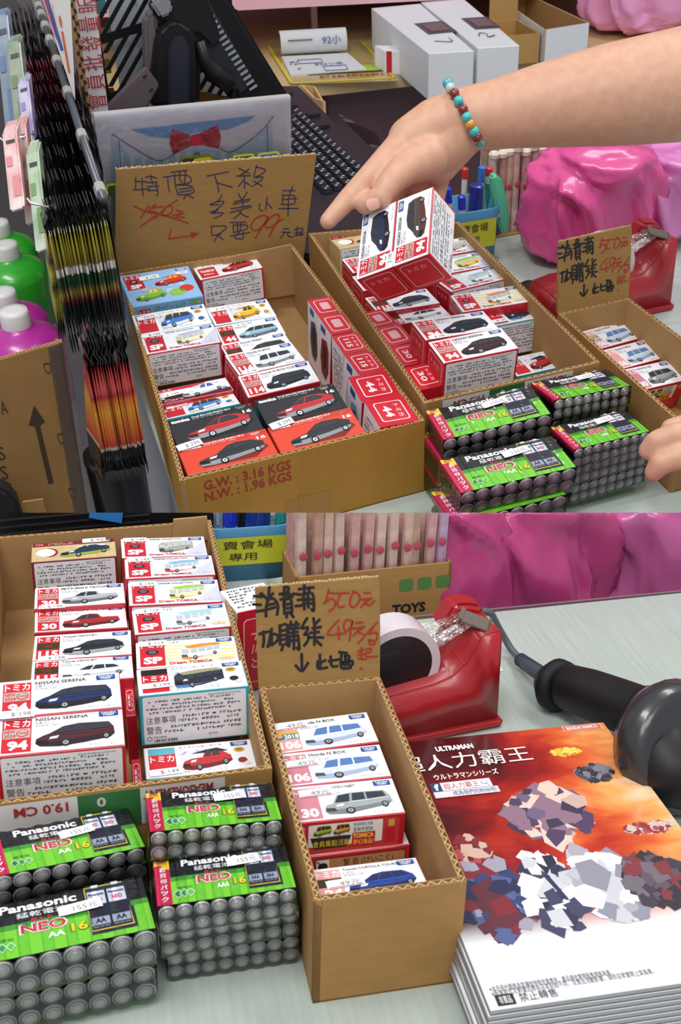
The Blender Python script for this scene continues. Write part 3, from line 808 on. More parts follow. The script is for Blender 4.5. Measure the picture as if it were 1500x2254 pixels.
def t_gold(pl, w, d):
    pl.rect(.6, .6, w - .6, 8, ink('#7c2028'), 1); pl.rect(3, 2.4, 11, 6, REDD, 2); pl.text('トミカ', 4, 3, 10, 5.6, WHI, 3, .03); pl.scribble(15, 2, 42, 7, 2, ink('#e5d9b9'), 2, random.Random(3)); brand(pl)
    pl.disc(13, 22, 9, ink('#f3f0e8'), 2, 16, 8); pl.disc(17, 22, 7.4, ink('#9c2a2c'), 1, 16, 9); pl.scribble(6, 17, 20, 27, 1, BLK, 3, random.Random(5))
    car(pl, 'sport', 26, 10, 72, 34, '#20364e', '#9aa83a', '#2a3442', '#e4e6e6')
def t_double(pl, w, d):
    pl.rect(.8, .8, w - .8, d - .8, ink('#8fbbe4'), 1); rd = random.Random(4)
    for i in range(12): pl.disc(rd.uniform(8, 70), rd.uniform(8, 58), rd.uniform(3, 5), ink('#a9cdee'), 2)
    pl.rect(4, 4, 23, 33, REDD, 3); logo(pl, 5.5, 5, 22, 12, 4); pl.disc(13, 17.5, 4.4, BLK, 4, 14); pl.disc(13, 17.5, 2.6, GREY, 5, 12); pl.text('SP', 8, 23.5, 20.5, 31.5, WHI, 4, .05)
    brand(pl, 62, 2.4); pl.rrect(62, 9.5, 74, 15, 1, ink('#f2efe6'), 3); pl.scribble(63, 10.2, 73, 14.6, 2, ink('#5b5e68'), 4, rd)
    car(pl, 'old', 34, 14, 70, 34, '#c93a2b', '#9c2620', '#e2a63a', '#d85a32', 3); car(pl, 'old', 8, 36, 42, 59, '#7fb83c', '#5d9230', '#cfd98a', '#d9a94e', 3)
    pl.disc(54, 50, 9, ink('#8cc24a'), 3, 16, 7); pl.disc(65, 45, 8, ink('#c93a2b'), 3, 16, 7)
def f_double(root, w, d, h):
    mb = MB(); pl = Plane(mb, (-w / 2, -d / 2, h), (1, 0, 0), (0, 0, -1), (0, -1, 0))
    pl.text('ガチャピン・ムック', 24, 3, 58, 10, ink('#4f9a3a'), 2, .03); pl.rect(7, 5, 20, 12, REDD, 2); logo(pl, 8, 6, 19, 11, 3); pl.rrect(63, 3, 76, 8, 1.5, ink('#5aa046'), 2); pl.text('セット商品', 64, 4, 75, 7, WHI, 3)
    part('printed_front', mb, root)
def t_2(pl, w, d): pass
BLUE_CARD = mat('card_blue', '#7fb0de', 0.4, coat=0.2)
A = POSE
BX = 'toy car boxes in the wide carton with the tall price flap'
r = toy('U', 'a1', t_double, 'light blue box with red and green toy cars, back left corner of the wide carton', (78, 66, 41), False, BLUE_CARD, BLUE_CARD, price=(31, 13, '$ 149', 22, 8, 3), group=BX); f_double(r, 78, 66, 41)
toy('U', 'a2', t_taxi, 'white toy box with a red taxi, back right of the carton under the big sign', price=(14, 7.5, '$ 149', 20, 8, 0), group=BX)
toy('U', 'a3', t_motors('box', '#3f78c8', '#e8d98a', '#dfe3ea', hdr='#1f3f7c'), 'white toy box with a blue police van behind the white dream bus box', side=TEAL, price=(15, 8, '99元', 22, 8, 4), front=False, group=BX)
toy('U', 'a4', t_motors('old', '#e3b53a', '#d8983a', '#b98a2a', hdr='#eceef3'), 'white toy box with a yellow car just below the red taxi box', side=TEAL, price=(14, 7, '$ 149', 20, 8, 0), front=False, group=BX)
toy('U', 'a5', t_sp('bus', '#efe3bd', '#b9b6d8', accent='#c9cbe0'), 'white toy box with a cream bus and front text label, in the wide carton', price=(12, 4, '$ 149', 22, 8, 0), group=BX)
toy('U', 'a6', t_std('44', 'Toyota SIENTA', 'van', '#8fb3c8', 'dark'), 'white toy box numbered 44 with a pale blue minivan', price=(30, 6, '$ 198', 18, 7, 0), front=False, group=BX)
POSE['a7'] = (85, 252, 60, 6, 8, 2, .93)
toy('U', 'a7', t_std('57', 'Honda FREED', 'van', '#454a3c', 'dark'), 'white toy box with a dark minivan mostly hidden behind the first box numbered 114', front=False, group=BX)
toy('U', 'a8', t_std('114', 'Honda N BOX', 'box', '#dfe4e6'), 'white toy box numbered 114 with a white boxy minicar', price=(13, 36.5, '$ 198', 18, 7, 0), front=False, group=BX)
toy('U', 'a9', t_std('114', 'Honda N BOX CUSTOM', 'box', '#2c3038'), 'white toy box numbered 114 with a black boxy minicar', front=False, group=BX)
def t_patrol(pl, w, d):
    pl.rect(1, 1, w * .7, 8, REDD, 1); pl.text('トミカ', 4, 2, 18, 7, WHI, 2, .04); pl.rect(1, d - 12, w - 1, d - 1, ink('#5d1420'), 1); pl.rect(8, 20, 36, 27, BLK, 1)
    car(pl, 'old', 26, 4, 72, 34, '#eceff4', '#c9ced8', '#4c59a8', '#dfe3ec', 3); pl.text('Cars', 6, d - 9, 26, d - 4, ink('#e8b9bd'), 2, .02); brand(pl, 61, d - 15)
toy('U', 'a10', t_patrol, 'toy box with a white car and dark red band, at the left carton wall', price=(14, 19, '$ 149', 24, 9, 6), front=False, group=BX)
toy('U', 'a11', t_motors('box', '#4a8ad0', '#e8d04a', '#e6e9ee', hdr='#1f3f7c'), 'white toy box with a blue police car, directly behind the black boxes at left', side=TEAL, price=(17, 9, '99元', 22, 8, 6), front=False, group=BX)
toy('U', 'a12', t_sport('#26282d', '#1d1f24', '#b42a30', '#8d9096'), 'black toy box with a red sports car, left one of two', front=False, side=mat('card_black', '#1e2024', .35, coat=.4), body=mat('card_black', '#1e2024'), group=BX)
toy('U', 'a13', t_sport('#d8452f', '#c83a2c', '#2c2f35', '#8d9096'), 'orange-red toy box with a black sports car, front left corner of the carton', side=mat('card_orange', '#d24a34', .35, coat=.4), body=mat('card_orange', '#d24a34'), front=False, price=(11, 1, '$ 299', 22, 9, 8, '#6a6d74', .9), group=BX)
toy('U', 'a14', t_sport('#26282d', '#1d1f24', '#b42a30', '#8d9096'), 'black toy box with a red sports car, right one of two', front=False, side=mat('card_black', '#1e2024'), body=mat('card_black', '#1e2024'), group=BX)
toy('U', 'a15', t_sport('#d8452f', '#c83a2c', '#2c2f35', '#8d9096'), 'orange-red toy box with a black sports car, front middle beside the standing red ends', side=mat('card_orange', '#d24a34'), body=mat('card_orange', '#d24a34'), front=False, price=(13, 1, '$ 299', 22, 9, 8, '#6a6d74', .9), group=BX)
# boxes standing on end with their red ends up
def upright(s, name, num, label, size, group, pic='#7a2a2a', lab=False):
    if name[0] == 's': POSE[name] = (POSE[name][0] + 8,) + tuple(POSE[name][1:])
    w, d, h = size; M = pose_matrix(s, name) @ Matrix.Translation((w / 2, -d / 2, -h)); root = empty('toy_car_box', M, label, 'toy box', group)
    part('carton', carton_mesh(w, d, h, (RED, RED, WH, RED)), root)
    mb = MB(); pl = Plane(mb, (-w / 2, d / 2, h), (1, 0, 0), (0, -1, 0), (0, 0, 1))
    pl.rrect(w * .14, d * .14, w * .86, d * .86, 3, ink('#f0dfe2'), 1, 4); pl.rrect(w * .17, d * .165, w * .83, d * .835, 2.6, REDD, 2, 4)
    if num: pl.text(num, w * .30, d * .30, w * .52, d * .72, ink('#f0dfe2'), 3, .03, rot=90); pl.text('トミカ', w * .62, d * .28, w * .74, d * .74, ink('#f0dfe2'), 3, .02, rot=90)
    else:
        pl.rrect(w * .32, d * .3, w * .68, d * .7, 2, ink('#dcaab0'), 3, 3)
    part('printed_end', mb, root)
    mb = MB(); pl = Plane(mb, (-w / 2, d / 2, h), (0, -1, 0), (0, 0, -1), (-1, 0, 0)); rd = random.Random(hash(name) % 99 if False else len(label))
    if lab: pl.rrect(3, 5, d - 3, h - 4, 1.5, PAPER, 1, 3); pl.scribble(6, 9, d - 5, h - 6, 12, ink('#55575f'), 2, rd)
    else:
        pl.rrect(8, 4, 22, 12, 1, NAVY, 1); pl.poly([(12, 20), (26, 16), (33, 26), (34, 52), (27, 66), (14, 62), (9, 44)], ink(pic), 1); pl.poly([(17, 26), (25, 24), (27, 50), (19, 54)], ink(dk(pic, .5)), 2)
    part('printed_side', mb, root); return root
GR = 'toy boxes standing on end with red ends up in the wide carton'
upright('U', 'r1', None, 'red-ended toy box standing upright, farthest back of six in the left row', (28, 39, 78), GR, '#3d4450')
upright('U', 'r2', None, 'red-ended toy box standing upright, second from back of six in the left row', (28, 39, 78), GR, '#7c3438')
upright('U', 'r3', '115', 'red-ended toy box marked 115 standing upright, nearer the back in the left row', (28, 39, 78), GR, lab=True)
upright('U', 'r4', '115', 'red-ended toy box marked 115 standing upright, nearer the front in the left row', (28, 39, 78), GR, '#9ab0c4')
upright('U', 'r5', '44', 'wider red-ended toy box marked 44 standing upright behind the frontmost one', (39, 41, 78), GR, '#86a6c0')
upright('U', 'r6', '44', 'wider red-ended toy box standing upright in the front right corner of the wide carton', (39, 41, 78), GR, '#9ab0c4', True)
GR2 = 'toy boxes standing on end along the left wall of the long carton'
for i, nn in enumerate((None, None, '30', '30')):
    upright('U', 's%d' % (i + 1), nn, 'red-ended toy box standing upright in the long carton, %s of four' % ('farthest back', 'second from back', 'second from front', 'frontmost')[i], (28, 39, 78), GR2)
BL = 'toy car boxes in the long middle carton, upper picture'
toy('U', 'b1', t_gold, 'cream and gold toy box at the back left of the long carton behind the hand', price=None, group=BL, side=GOLD, body=GOLD)
POSE['b2'] = (259, 374, 76, 3, 3, 1, .95); POSE['b2b'] = (257, 330, 74, 3, 3, 1, .95)
toy('U', 'b2', t_std('30', 'MITSUBISHI TRITON', 'pickup', '#a9adb2'), 'white toy box with a silver pickup, behind the boxes held in the hand', front=False, group=BL)
toy('U', 'b2b', t_std('30', 'MITSUBISHI TRITON', 'pickup', '#a3282c'), 'white toy box with a red pickup, just below the boxes held in the hand', front=False, group=BL)
toy('U', 'b3', t_std('115', 'Toyota CENTURY', 'sedan', '#23262c', 'dark', '#9aa0a8'), 'white toy box numbered 115 with a black car in the long carton', price=(13, 36, '$ 198', 18, 7, 0), front=False, group=BL)
toy('U', 'b4', t_std('115', 'Toyota CENTURY', 'sedan', '#e2e6ea', 'dark', '#b9bec6'), 'white toy box numbered 115 with a white car in the long carton', front=False, group=BL)
toy('U', 'b5', t_std('94', 'NISSAN SERENA', 'van', '#20263c', low='#14161f'), 'white toy box numbered 94 with a navy minivan, raised in the long carton, upper picture', price=(13, 36, '$ 198', 18, 7, 0), front=False, group=BL)
toy('U', 'b6', t_std('94', 'NISSAN SERENA', 'van', '#3a1a22', low='#1d1418'), 'white toy box numbered 94 with a dark red minivan, raised, upper picture', group=BL)
POSE['b7'] = (345, 376, 77, 3, 2, 1, .96); POSE['b8'] = (343, 332, 76, 3, 2, 1, .96)
toy('U', 'b7', t_sp('bus', '#b8b09c', '#cfc8b8', accent='#c9cbe0'), 'white toy box with a grey bus, back right of long carton, upper picture', group=BL)
toy('U', 'b8', t_sp('bus', '#e3c94a', '#8fc03a', accent='#c9cbe0'), 'white toy box with a green-roofed bus, right column of the long carton, upper picture', group=BL)
toy('U', 'b9', t_sp('bus', '#e8eef0', '#8cc6dc', stripes='#cfe6ea'), 'white and pale blue toy box with a light bus, upper picture', group=BL)
toy('U', 'b10', t_sp('bus', '#eef0ee', '#e08c2c', stripes='#f3e08c', low='#d98a3a'), 'yellow striped toy box with an orange-roofed bus, upper picture', front=False, group=BL, side=RED)
toy('U', 'b11', t_motors('bus', '#2b2f38', '#9c9a7a', '#4a78b8'), 'white and teal toy box with a long dark truck, upper picture', side=TEAL, price=(13, 30, '$ 149', 20, 8, 0), group=BL)
toy('U', 'b12', t_motors('old', '#b83030', '#1d1f22', hdr='#57b2ba'), 'white toy box with a red and black vintage car, upper picture', side=TEAL, front=False, group=BL)
BN = 'toy car boxes in the narrow carton, upper picture'
toy('U', 'n1', t_std('106', 'Honda N BOX', 'box', '#c4d4ea', '2018', '#8fa6c4', faded=1, glass='#5f86b8'), 'white toy box with a pale blue minicar, back of the narrow carton, upper picture', front=False, group=BN)
toy('U', 'n2', t_std('106', 'Honda N BOX', 'box', '#c4d4ea', None, '#8fa6c4', faded=1, glass='#5f86b8'), 'white toy box with a pale blue minicar, middle of the narrow carton, upper picture', front=False, group=BN)
def f_promo(root, w, d, h):
    mb = MB(); pl = Plane(mb, (-w / 2, -d / 2, h), (1, 0, 0), (0, 0, -1), (0, -1, 0))
    pl.text('トミカ', -0 + 1, 3, 7, 10, ink('#e9c7cc'), 2, .02); pl.rrect(9, 2.5, w - 4, h * .82, 1.5, ink('#cc3a3c'), 1, 3); pl.rrect(9.6, 3, w - 16, 22, 1.2, ink('#f0efe9'), 2, 3)
    car(pl, 'box', 13, 4, 26, 13, '#a8bc3a', '#5d6a24', l=3); car(pl, 'box', 27, 4, 39, 13, '#e0a032', '#7a5618', l=3)
    pl.poly([(11, 14), (40, 14), (37, 24), (14, 24)], ink('#2c2a22'), 3); pl.text('會員集點活動', 13, 17, 39, 22.5, ink('#e8d23a'), 4, .03); pl.text('TOMICA歡樂季', 16, 13.2, 36, 16, ink('#3a3c44'), 4, .01)
    pl.text('會員集點活動', 41, 4, 55, 7, ink('#2f6fb5'), 3, .02); pl.text('登錄序號抽', 41, 8, 55, 12, ink('#2b2d34'), 3, .02); pl.rect(40.5, 12.6, 57, 24, REDD, 3); pl.text('TOMICA', 41, 13.4, 56, 17.4, ink('#f0df4a'), 4, .04); pl.text('夢幻逸品!', 41.5, 18.6, 56, 23, ink('#f0df4a'), 4, .04)
    pl.rect(w - 12, 4, w - 7.5, 10, ink('#e0a84a'), 2); pl.rect(w - 14, 11, w - 7, 24, REDD, 2)
    part('printed_front', mb, root, label='red front panel with two small cars and yellow lettering')
r = toy('U', 'n3', t_std('30', 'DAIHATSU HIJET', 'box', '#8f979a', None, '#6c7478', faded=2), 'white toy box with a grey van and red front, narrow carton, upper picture', front=False, group=BN); f_promo(r, 78, 39, 41)
# ---- lower picture
BLL = 'toy car boxes in the long carton, lower picture'
toy('L', 'd1', t_gold, 'cream and gold toy box at the back left of the long carton, lower picture', price=(58, 3, '$ 99', 22, 9, 0), group=BLL, side=mat('card_maroon', '#7c2434', .4), body=GOLD)
toy('L', 'd2', t_std('30', 'MITSUBISHI TRITON', 'pickup', '#a9adb2'), 'white toy box numbered 30 with a silver pickup, lower picture', price=(15, 37.5, '$ 198', 22, 7, 0), front=False, group=BLL)
toy('L', 'd3', t_std('30', 'MITSUBISHI TRITON', 'pickup', '#a3282c'), 'white toy box numbered 30 with a dark red pickup, lower picture', front=False, group=BLL)
toy('L', 'd4', t_std('115', 'Toyota CENTURY', 'sedan', '#23262c', 'dark', '#9aa0a8'), 'white toy box numbered 115 with a black car, lower picture', price=(16, 37, '$ 198', 23, 7, 0), front=False, group=BLL)
toy('L', 'd5', t_std('115', 'Toyota CENTURY', 'sedan', '#e2e6ea', 'dark', '#b9bec6'), 'white toy box numbered 115 with a white car, lower picture', front=False, group=BLL)
toy('L', 'd6', t_std('94', 'NISSAN SERENA', 'van', '#1d2a58', low='#14161f'), 'white toy box numbered 94 with a navy blue minivan, lower picture', price=(12, 37.5, '$ 198', 22, 8, 0, '#6a6d74', .6), front=False, group=BLL)
toy('L', 'd7', t_std('94', 'NISSAN SERENA', 'van', '#48202a', low='#26181c'), 'white toy box numbered 94 with a dark red minivan, lower picture', group=BLL)
toy('L', 'e1', t_sp('bus', '#a8a294', '#c4bcae', accent='#cfd1e2'), 'white toy box with a grey bus, back right of long carton, lower picture', price=(13, 4, '$ 149', 22, 8, 0), group=BLL)
toy('L', 'e2', t_sp('bus', '#e9e4e0', '#7fb6d8', accent='#cfd1e2', low='#c84a5a'), 'white toy box with a blue-roofed bus, second in the right column, lower picture', price=(13, 4, '$ 149', 22, 8, 0), group=BLL)
toy('L', 'e3', t_sp('bus', '#f0e8b0', '#9cc83a', accent='#cfd1e2', low='#d8b83a'), 'white toy box with a green-roofed bus, third in the right column, lower picture', price=(13, 4, '$ 149', 22, 8, 0), group=BLL)
toy('L', 'e4', t_sp('bus', '#e8f0f2', '#9fd0e0', stripes='#cfe6ea'), 'pale blue striped toy box with a light bus, lower picture', price=(13, 4, '$ 119', 22, 8, 0), group=BLL)
toy('L', 'e5', t_sp('bus', '#eef0ee', '#e08c2c', stripes='#f3e08c', low='#d98a3a'), 'yellow striped toy box with an orange-roofed bus, lower picture', price=(13, 4, '$ 119', 22, 8, 0), front=False, group=BLL)
toy('L', 'e6', t_motors('bus', '#2b2f38', '#9c9a7a', '#4a78b8'), 'white and teal toy box with a long dark truck and big text label, lower picture', side=TEAL, price=(14, 27, '$ 149', 22, 8, 2), group=BLL)
toy('L', 'e7', t_motors('old', '#b83030', '#1d1f22', hdr='#57b2ba'), 'white toy box with a red and black vintage car at the front right, lower picture', side=TEAL, price=(14, 33, '$ 149', 23, 8, 3), group=BLL)
POSE['m1'] = (-95, 195, 44, 0, 0, 0, 1); POSE['m2'] = (-96, 262, 62, 0, 0, 0, 1); POSE['m3'] = (-97, 335, 58, 0, 0, 0, 1)
for i in (1, 2, 3): upright('L', 'm%d' % i, '30', 'thin red-ended toy box wedged upright between the two columns, %s, lower picture' % ('frontmost', 'middle', 'rearmost')[i - 1], (7, 39, 43), 'upright boxes between the columns, lower picture', lab=True)
BNL = 'toy car boxes in the narrow carton, lower picture'
toy('L', 'g1', t_std('106', 'Honda N BOX', 'box', '#cfd9ee', '2018', '#9fb0d0', faded=1, glass='#4f78b4'), 'white toy box with a pale blue minicar marked 2018, lower picture', price=(17, 6.5, '49元', 25, 8, 2), front=False, group=BNL)
toy('L', 'g2', t_std('106', 'Honda N BOX', 'box', '#cfd9ee', None, '#9fb0d0', faded=2, glass='#4f78b4'), 'white toy box with a pale blue minicar, second in the narrow carton, lower picture', price=(17, 14, '49元', 25, 8, 2), front=False, group=BNL)
r = toy('L', 'g3', t_std('30', 'DAIHATSU HIJET', 'box', '#9aa3a6', None, '#747c80', faded=2), 'white toy box with a grey van above a red front panel, lower picture', price=(20, 9, '49元', 25, 8, 2), front=False, group=BNL); f_promo(r, 78, 39, 41)
def f_warn(root, w, d, h):
    mb = MB(); pl = Plane(mb, (-w / 2, -d / 2, h), (1, 0, 0), (0, 0, -1), (0, -1, 0))
    pl.text('トミカ', 1, 4, 8, 10, ink('#e9c7cc'), 2, .02); pl.rrect(10, 3, w - 3, h - 1, 1.5, ink('#3a2a28'), 1); pl.rrect(10.6, 3.6, w - 3.6, h - 1.6, 1.5, ink('#b9855a'), 2); pl.rect(10.8, 4, 20, 16, ink('#e9e4e0'), 3); pl.disc(15.4, 10, 3.6, BLK, 4); pl.stroke([(11.5, 5), (19.5, 15)], .8, BLK, 5)
    pl.text('警 告 (けいこく)', 30, 5, 66, 12, BLK, 3, .02); pl.scribble(22, 12.5, w - 6, 16, 1, ink('#463028'), 3, random.Random(2))
    part('printed_front', mb, root, label='red front panel with an orange warning notice')
z4 = at_y('L', 673, 1889, 85).z; POSE['g4'] = (8, 119, z4, 0, 0, 0, .93)
r = toy('L', 'g4', t_std('20', 'Toyota', 'van', '#8090a8', None), 'toy box with an orange warning panel, squeezed between the grey van and blue car boxes', (78, 36, z4 / .93 - 2), front=False, group=BNL); f_warn(r, 78, 36, z4 / .93 - 2)
toy('L', 'g5', t_std('24', 'Toyota COROLLA TOURING', 'sedan', '#22428c', 'dark', '#16285c', faded=1, glass='#1c2c54'), 'white toy box with a dark blue estate car, front of the narrow carton', price=(22, 20, '49元', 27, 9, 2), front=False, group=BNL)
# ---------------------------------------------------------------- battery packs
GREEN = mat('sleeve_green', '#6fc22c', .38, coat=.4); DKGRN = mat('sleeve_deep_green', '#3f8f28', .38, coat=.4); BLK_S = mat('sleeve_black', '#121417', .35, coat=.4); CRIM = mat('sleeve_crimson', '#c21b4b', .38, coat=.4); YEL = mat('sleeve_yellow', '#e6c922', .4, coat=.3)
CELL = mat('cell_body', '#2a2c33', .35, coat=.3); STEEL = mat('cell_steel', '#c6c3be', .35, metal=.35); RING = mat('cell_ring', '#707376', .5); SHINE = mat('cell_shine', '#dedbd5', .28, metal=.3)
FILM = film('shrink_film', gl=.02, rough=.12, bump=.22, bs=.10)
_B = {}
def battery_mesh(r, L):
    k = (r, L)
    if k in _B: return _B[k]
    mb = MB()
    mb.lathe([(r * .4, 0, STEEL), (r * .97, .6, CELL), (r * .97, L - 1.4, CELL), (r * .93, L - .5, RING), (r * .86, L - .1, SHINE), (r * .80, L - .6, RING), (r * .70, L - .6, RING), (r * .64, L - .1, STEEL), (r * .40, L - .1, STEEL), (r * .36, L + .25, STEEL), (r * .05, L + .25, SHINE)], (0, 0, 0), CELL, 16, (0, -1, 0))
    _B[k] = mb.mesh('battery', False); return _B[k]
def sleeve_mesh(kind, w, d, h, r):
    k = ('s', kind)
    if k in _B: return _B[k]
    mb = MB(); nu, nv = 72, 10
    def z(u): return h - r + math.sqrt(max(0, 1 - (((u * w) % (2 * r) - r) / r * .30) ** 2)) * r + .35
    P = [[(-w / 2 + w * i / nu, d / 2 - 1 - (d - 2) * j / nv - (0 if j else -1.2 * math.cos(math.pi * (i / nu * 8 * 2))), z(i / nu)) for i in range(nu + 1)] for j in range(nv + 1)]
    for j in range(nv):
        for i in range(nu):
            u, v = (i + .5) / nu, (j + .5) / nv
            if u < .115: m_ = YEL if v < .12 + .5 * u else CRIM
            elif .66 < u < .90 + .02 * v and v < .86: m_ = ink('#1a1e33')
            elif v < .40: m_ = BLK_S
            elif v < .50: m_ = DKGRN if u < .66 or u > .9 else BLK_S
            elif u > .9 and v < .5: m_ = BLK_S
            else: m_ = GREEN
            mb.poly([P[j + 1][i], P[j + 1][i + 1], P[j][i + 1], P[j][i]], m_)
    # left flank and underside of the sleeve
    mb.poly([(-w / 2 - .3, d / 2, h - r), (-w / 2 - .3, -d / 2 + 1, h - r), P[nv][0], P[0][0]], CRIM)
    mb.poly([(-w / 2, -d / 2 + .6, .25), (-w / 2, d / 2, .25), (w / 2, d / 2, .25), (w / 2, -d / 2 + .6, .25)][::-1], GREEN)
    _B[k] = mb.mesh('sleeve'); return _B[k]
def sleeve_print(kind, w, d, h):
    k = ('p', kind)
    if k in _B: return _B[k]
    mb = MB(); pl = Plane(mb, (-w / 2, d / 2 - .6, h + .55), (1, 0, 0), (0, -1, 0), (0, 0, 1)); D_ = d - 1.2; pl.l = .1
    T = lambda t, a, b, c, e, m_, l=2, bo=.03, **kw: pl.text(t, a * w, b * D_, c * w, e * D_, m_, l, bo, **kw)
    for i, ch in enumerate('お買得パック'): T(ch, .035, .17 + i * .132, .085, .27 + i * .132, WHI, 1, .03)
    T('限4粒', .02, .03, .09, .10, ink('#c21b4b'), 1, .02)
    T('Panasonic', .20, .05, .62, .20, WHI, 1, .03)
    T('錳乾電池', .29, .23, .56, .33, WHI, 1, .02)
    T('長もち', .36, .36, .48, .43, ink('#d3325f'), 1, .02)
    T('NEO', .295, .445, .555, .635, ink('#f2d9e0'), 1, .05); T('NEO', .305, .46, .545, .62, ink('#c21b4b'), 2, .02)
    T(kind, .44, .68, .53, .78, WHI, 1, .02); T('16', .56, .60, .66, .76, ink('#3a3a10'), 1, .05); T('16', .565, .605, .655, .755, ink('#d8c42c'), 2, .03); T('本', .67, .70, .69, .75, WHI, 1)
    T('無添加', .155, .64, .26, .70, ink('#1d5f3c'), 1, .02)
    for i, c in enumerate(('#1f6a48', '#2e8a52', '#58b050')):
        x, y = (.155 + i * .045) * w, .80 * D_; pl.poly([(x - 3, y), (x, y + 4.2), (x + 3, y), (x, y - 4.2)], ink('#d9efc9'), 1.5 + i); pl.poly([(x - 2.5, y), (x, y + 3.5), (x + 2.5, y), (x, y - 3.5)], ink(c), 2 + i)
    # pictured cells
    pl.poly([(.665 * w, .03 * D_), (.67 * w, .84 * D_), (.90 * w, .84 * D_), (.885 * w, .03 * D_), (.88 * w, 0), (.67 * w, 0)], ink('#c9b83a'), .5)
    pl.rect(.672 * w, .02 * D_, .893 * w, .82 * D_, ink('#12152a'), 1)
    for i in range(2):
        a = .678 + i * .112; b = a + .098
        pl.rect((a + .03) * w, -.02 * D_, (b - .03) * w, .04 * D_, ink('#c9ccd2'), 2)
        pl.rect(a * w, .03 * D_, b * w, .10 * D_, ink('#20263e'), 2); pl.rect(a * w, .10 * D_, b * w, .36 * D_, ink('#b9c3d2'), 2); pl.rect((a + .03) * w, .10 * D_, (a + .055) * w, .36 * D_, ink('#e6ebf2'), 3)
        T('Panasonic', a + .005, .14, b - .005, .19, ink('#1c2038'), 4, .04); T('NEO', a + .02, .23, b - .02, .31, ink('#c21b4b'), 4, .04)
        pl.rect(a * w, .60 * D_, b * w, .74 * D_, ink('#8f99ae'), 2); T(kind, a + .02, .62, b - .02, .71, ink('#14161f'), 3, .04)
        T('MERCURY ADD', a + .004, .76, b - .004, .79, ink('#9aa2b4'), 3, 0)
    _B[k] = mb.mesh('sleeve_print'); return _B[k]
_F = {}
def film_mesh(w, d, h, r):
    k = (w, d)
    if k in _F: return _F[k]
    mb = MB(); n = 48; e = .9
    prof = []
    for i in range(n + 1):
        u = i / n * w; b = math.sqrt(max(0, 1 - ((u % (2 * r) - r) / r * .75) ** 2)); prof.append((-w / 2 + u, b))
    for (y0, y1) in ((-d / 2 - e, d / 2 + e),):
        for i in range(n):
            (x0, b0), (x1, b1) = prof[i], prof[i + 1]; za, zb = h - r + b0 * r + e, h - r + b1 * r + e; ca, cb = r - b0 * r - e * .3, r - b1 * r - e * .3
            mb.poly([(x0, y0, za), (x1, y0, zb), (x1, y1, zb), (x0, y1, za)], FILM)
            f0, f1 = -d / 2 - e - b0 * .8, -d / 2 - e - b1 * .8
            mb.poly([(x0, f0, ca), (x1, f1, cb), (x1, f1, zb), (x0, f0, za)], FILM)
    mb.poly([(-w / 2 - e, -d / 2 - e, 0), (-w / 2 - e, -d / 2 - e, h), (-w / 2 - e, d / 2 + e, h), (-w / 2 - e, d / 2 + e, 0)], FILM); mb.poly([(w / 2 + e, -d / 2 - e, 0), (w / 2 + e, d / 2 + e, 0), (w / 2 + e, d / 2 + e, h), (w / 2 + e, -d / 2 - e, h)], FILM)
    _F[k] = mb.mesh('shrink_film', True); return _F[k]
def pack(s, name, kind, label, group, price=None, pose=None):
    w, d, h = (84, 44.5, 21) if kind == 'AAA' else (116, 50.5, 29); r = w / 16
    M = (pose if pose is not None else pose_matrix(s, name)) @ Matrix.Translation((w / 2, -d / 2, -h))
    root = empty('battery_pack', M, label, 'battery pack', group)
    bmesh_ = battery_mesh(r, d)
    for j in range(2):
        for i in range(8):
            part('battery', bmesh_, root, Matrix.Translation((-w / 2 + r * (2 * i + 1), d / 2, r * (2 * j + 1))))
    part('sleeve', sleeve_mesh(kind, w, d, h, r), root); part('sleeve_print', sleeve_print(kind, w, d, h), root)
    part('shrink_film', film_mesh(w, d, h, r), root)
    if price:
        o = sticker(root, w, d, price[0] * w, price[1] * d, '155元', .25 * w if kind == 'AAA' else .24 * w, 9, price[2], z=.6)
        o.location.z = h + 1.7
    return root, M
def under(s, name, dz, dx=0, dy=0, rz=0):
    k = POSE[name][6]; x, y, z, yw, t, r, _ = POSE[name]
    return SETS[s]['M'] @ Matrix.Translation((x + dx, y + dy, z - dz * k)) @ Matrix.Rotation(D(yw + rz), 4, 'Z') @ Matrix.Rotation(D(t * .4), 4, 'X') @ Matrix.Scale(k, 4)
# the printed face of the boxes is lifted to the lid height once here
for o in COL.objects:
    if o.name.split('.')[0] == 'price_sticker' and o.parent: o.location.z += 41
GP = 'battery packs, upper picture'; GQ = 'battery packs, lower picture'
pack('U', 'p1', 'AA', 'green and black pack of large batteries, back left of four stacks, upper picture', GP, (.60, .27, 6))
pack('U', 'p2', 'AA', 'green and black pack of large batteries, front left stack, topmost, upper picture', GP, (.62, .24, 6))
pack('U', 'p5', 'AAA', 'green and black pack of small batteries, back right stack, topmost, upper picture', GP, (.64, .22, 6))
pack('U', 'p6', 'AAA', 'green and black pack of small batteries, front right stack, topmost, upper picture', GP, (.64, .22, 6))
pack('U', 'p1', 'AA', 'battery pack second from the top of the back left stack, upper picture', GP, pose=under('U', 'p1', 29.6, -3, 2, 2))
pack('U', 'p2', 'AA', 'battery pack second from the top of the front left stack, upper picture', GP, pose=under('U', 'p2', 29.6, -10, -6, 1))
pack('U', 'p5', 'AAA', 'battery pack second from the top of the back right stack, upper picture', GP, pose=under('U', 'p5', 21.6, 0, 1))
pack('U', 'p5', 'AAA', 'battery pack third from the top of the back right stack, upper picture', GP, pose=under('U', 'p5', 43.2, 1, 1))
pack('U', 'p5', 'AAA', 'battery pack at the bottom of the back right stack, upper picture', GP, pose=under('U', 'p5', 64.8, 1, 1))
